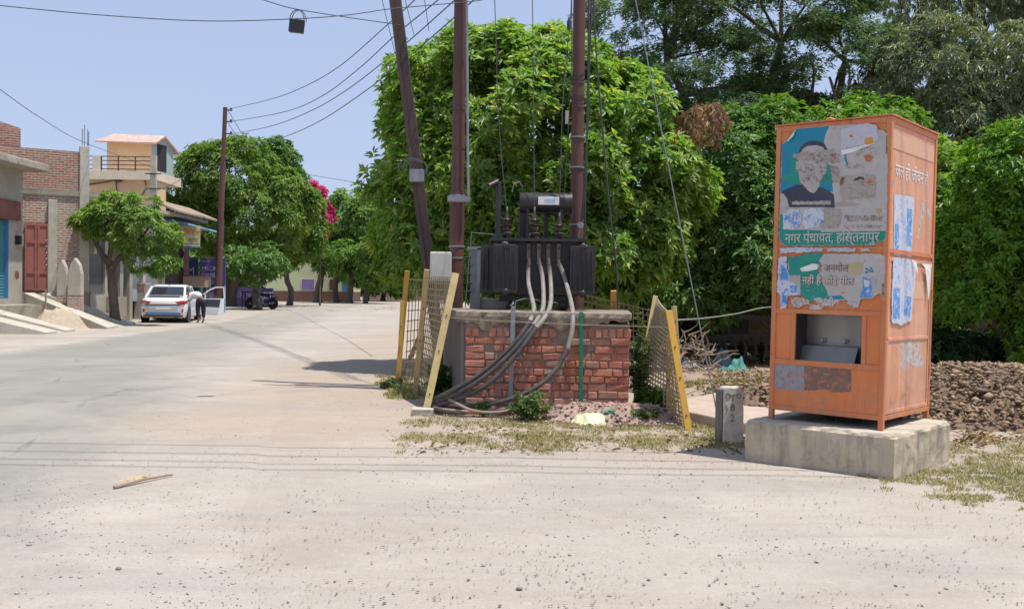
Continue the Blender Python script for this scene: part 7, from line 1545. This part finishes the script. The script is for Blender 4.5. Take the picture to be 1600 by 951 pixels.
# grass as loose blades
def scatter(px0, px1, py0, py1, n_, rng, thr, sc=2.2, seed=0):
    out = []; t = 0
    while len(out) < n_ and t < n_*12:
        t += 1; px = rng.uniform(px0, px1); py = rng.uniform(py0, py1); p = G(px, py)
        v_ = mn.fractal(Vector((p.x*sc, p.y*sc, seed)), .6, 2.1, 4)
        ex = min((px-px0)/60, (px1-px)/60, (py-py0)/12, (py1-py)/12, 1)
        if v_*.6+.5 > thr+(1-ex)*.35+rng.uniform(-.12, .12): out.append((p.x, p.y, gnd(p.x, p.y)))
    return np.array(out)
def blades(name, P, m, rng, h=(.02, .06), w_=.004, lean=.8, label='', cat='grass'):
    n_ = len(P); a = rng.uniform(0, 6.28, n_); hh = rng.uniform(h[0], h[1], n_); b = rng.uniform(0, 6.28, n_); le = rng.uniform(.2, lean, n_)*hh
    d = np.stack([np.cos(a), np.sin(a), 0*a], 1)*w_; t = P+np.stack([np.cos(b)*le, np.sin(b)*le, hh], 1); m_ = P*.5+t*.5+np.stack([0*a, 0*a, hh*.12], 1)
    V = np.stack([P-d, P+d, m_+d*.7, t, m_-d*.7], 1).reshape(-1, 3); k = np.arange(n_)*5
    F = np.concatenate([np.stack([k, k+1, k+2], 1), np.stack([k, k+2, k+4], 1), np.stack([k+4, k+2, k+3], 1)])
    return tag(nparr(name, V, F, m), label, cat, None, 'stuff')
rng = np.random.RandomState(77)
P = np.concatenate([scatter(600, 1200, 640, 712, 15000, rng, .50, 1.7, 1), scatter(760, 1190, 655, 700, 7000, rng, .42, 2.4, 2)])
blades('grass', P, M['grass'], rng, (.010, .036), .0036, 1.6, 'thin half dry grass in front of the brick stand')
P = np.concatenate([scatter(1375, 1680, 680, 770, 11000, rng, .42, 3.0, 3), scatter(1430, 1700, 725, 800, 3500, rng, .52, 3.6, 4), scatter(1340, 1440, 728, 756, 1200, rng, .45, 4, 8)])
blades('grass', P, M['grass'], rng, (.010, .034), .0034, 1.6, 'short grass at the right foot of the concrete base')
P = np.concatenate([scatter(585, 680, 588, 625, 2500, rng, .40, 2.4, 5), scatter(1070, 1190, 590, 606, 1500, rng, .42, 2.4, 6), scatter(400, 640, 472, 486, 2500, rng, .45, .6, 7)])
blades('grass', P, M['grass'], rng, (.02, .07), .006, 1.0, 'scattered weeds and grass tufts near the fence and far verge')
# leaf litter
P = np.concatenate([scatter(1060, 1220, 560, 640, 2600, rng, .40, 1.4, 9), scatter(1180, 1230, 590, 650, 400, rng, .4, 2, 10), scatter(640, 1190, 650, 715, 380, rng, .45, 3, 11), scatter(1470, 1700, 670, 700, 400, rng, .4, 3, 12), scatter(1040, 1240, 535, 565, 1500, rng, .3, 1.4, 13)])
nl_ = len(P); o = foliage('leaf_litter', P+np.array([0, 0, .012]), unit(rng.normal(0, .35, (nl_, 3))+UP), M['litter'], None, rng, nl=1, L=.07, Wd=.03, sp=(70, 100), droop=0); tag(o, 'fallen dry leaves strewn over the earth and grass', 'leaf litter', None, 'stuff')
rl = np.random.RandomState(6); hp = []
for _ in range(900):
    a = rl.uniform(0, 6.28); d = math.sqrt(rl.uniform(0, 1)); x = 6.7+3.3*d*math.cos(a); y = 11.9-abs(1.85*d*math.sin(a)); hp.append((x, y, mz(x, y, (6.7, 11.9), 3.4, 1.9, .5)+.10))
hp = np.array(hp); o = foliage('heap_litter', hp, unit(rl.normal(0, .5, (len(hp), 3))+UP), M['litter'], None, rl, nl=1, L=.08, Wd=.022, sp=(60, 100), droop=0); tag(o, 'straw and dry leaf scraps mixed into the big earth heap', 'straw', None, 'stuff')
# stones
def spots(n_, px0, px1, py0, py1, thr, seed, sc=1.0):
    out = []; t = 0
    while len(out) < n_ and t < n_*20:
        t += 1; px = rng.uniform(px0, px1); py = py0+(py1-py0)*rng.rand(); p = G(px, py)
        if mn.fractal(Vector((p.x*sc, p.y*sc, seed)), .6, 2.1, 3)*.6+.5 > thr+rng.uniform(-.2, .2): out.append((p.x, p.y, gnd(p.x, p.y)+.007))
    return out
pts = spots(4200, -100, 1700, 715, 1010, .5, 3, 1.6)+spots(700, 200, 1100, 640, 740, .52, 4, 1.2)+spots(500, 500, 760, 520, 640, .5, 5, 1)+spots(300, 900, 1450, 700, 760, .45, 6, 1.5)
szs = np.exp(rng.normal(math.log(.0034), .38, len(pts))); szs = np.clip(szs, .0018, .0105)
tag(rocks('gravel', pts, szs, M['stone'], 3, .55), 'small dark gravel scattered over the dusty ground', 'gravel', kind='stuff')
pts = spots(700, -100, 1700, 700, 1010, .45, 13, 2)+spots(250, 600, 1150, 640, 715, .4, 15, 1.5)
tag(rocks('gravel', pts, np.clip(np.exp(rng.normal(math.log(.0055), .35, len(pts))), .003, .018), M['stone_pale'], 4, .55), 'pale chips of stone on the dusty ground', 'gravel', kind='stuff')
for px, py, s, lab in ((250, 897, .020, 'buff pebble in the lower left foreground, larger than its neighbours'), (185, 890, .018, 'flat dark stone near the bottom left corner'), (812, 921, .017, 'dark flattish stone low in the middle foreground'), (45, 853, .018, 'dark stone at the lower left edge of the road')):
    p = G(px, py); o = rocks('pebble', [(0, 0, 0)], [s], M['stone_pale'] if px == 250 else M['stone'], int(px), .6); o.location = (p.x, p.y, p.z+.006); tag(o, lab, 'stone')
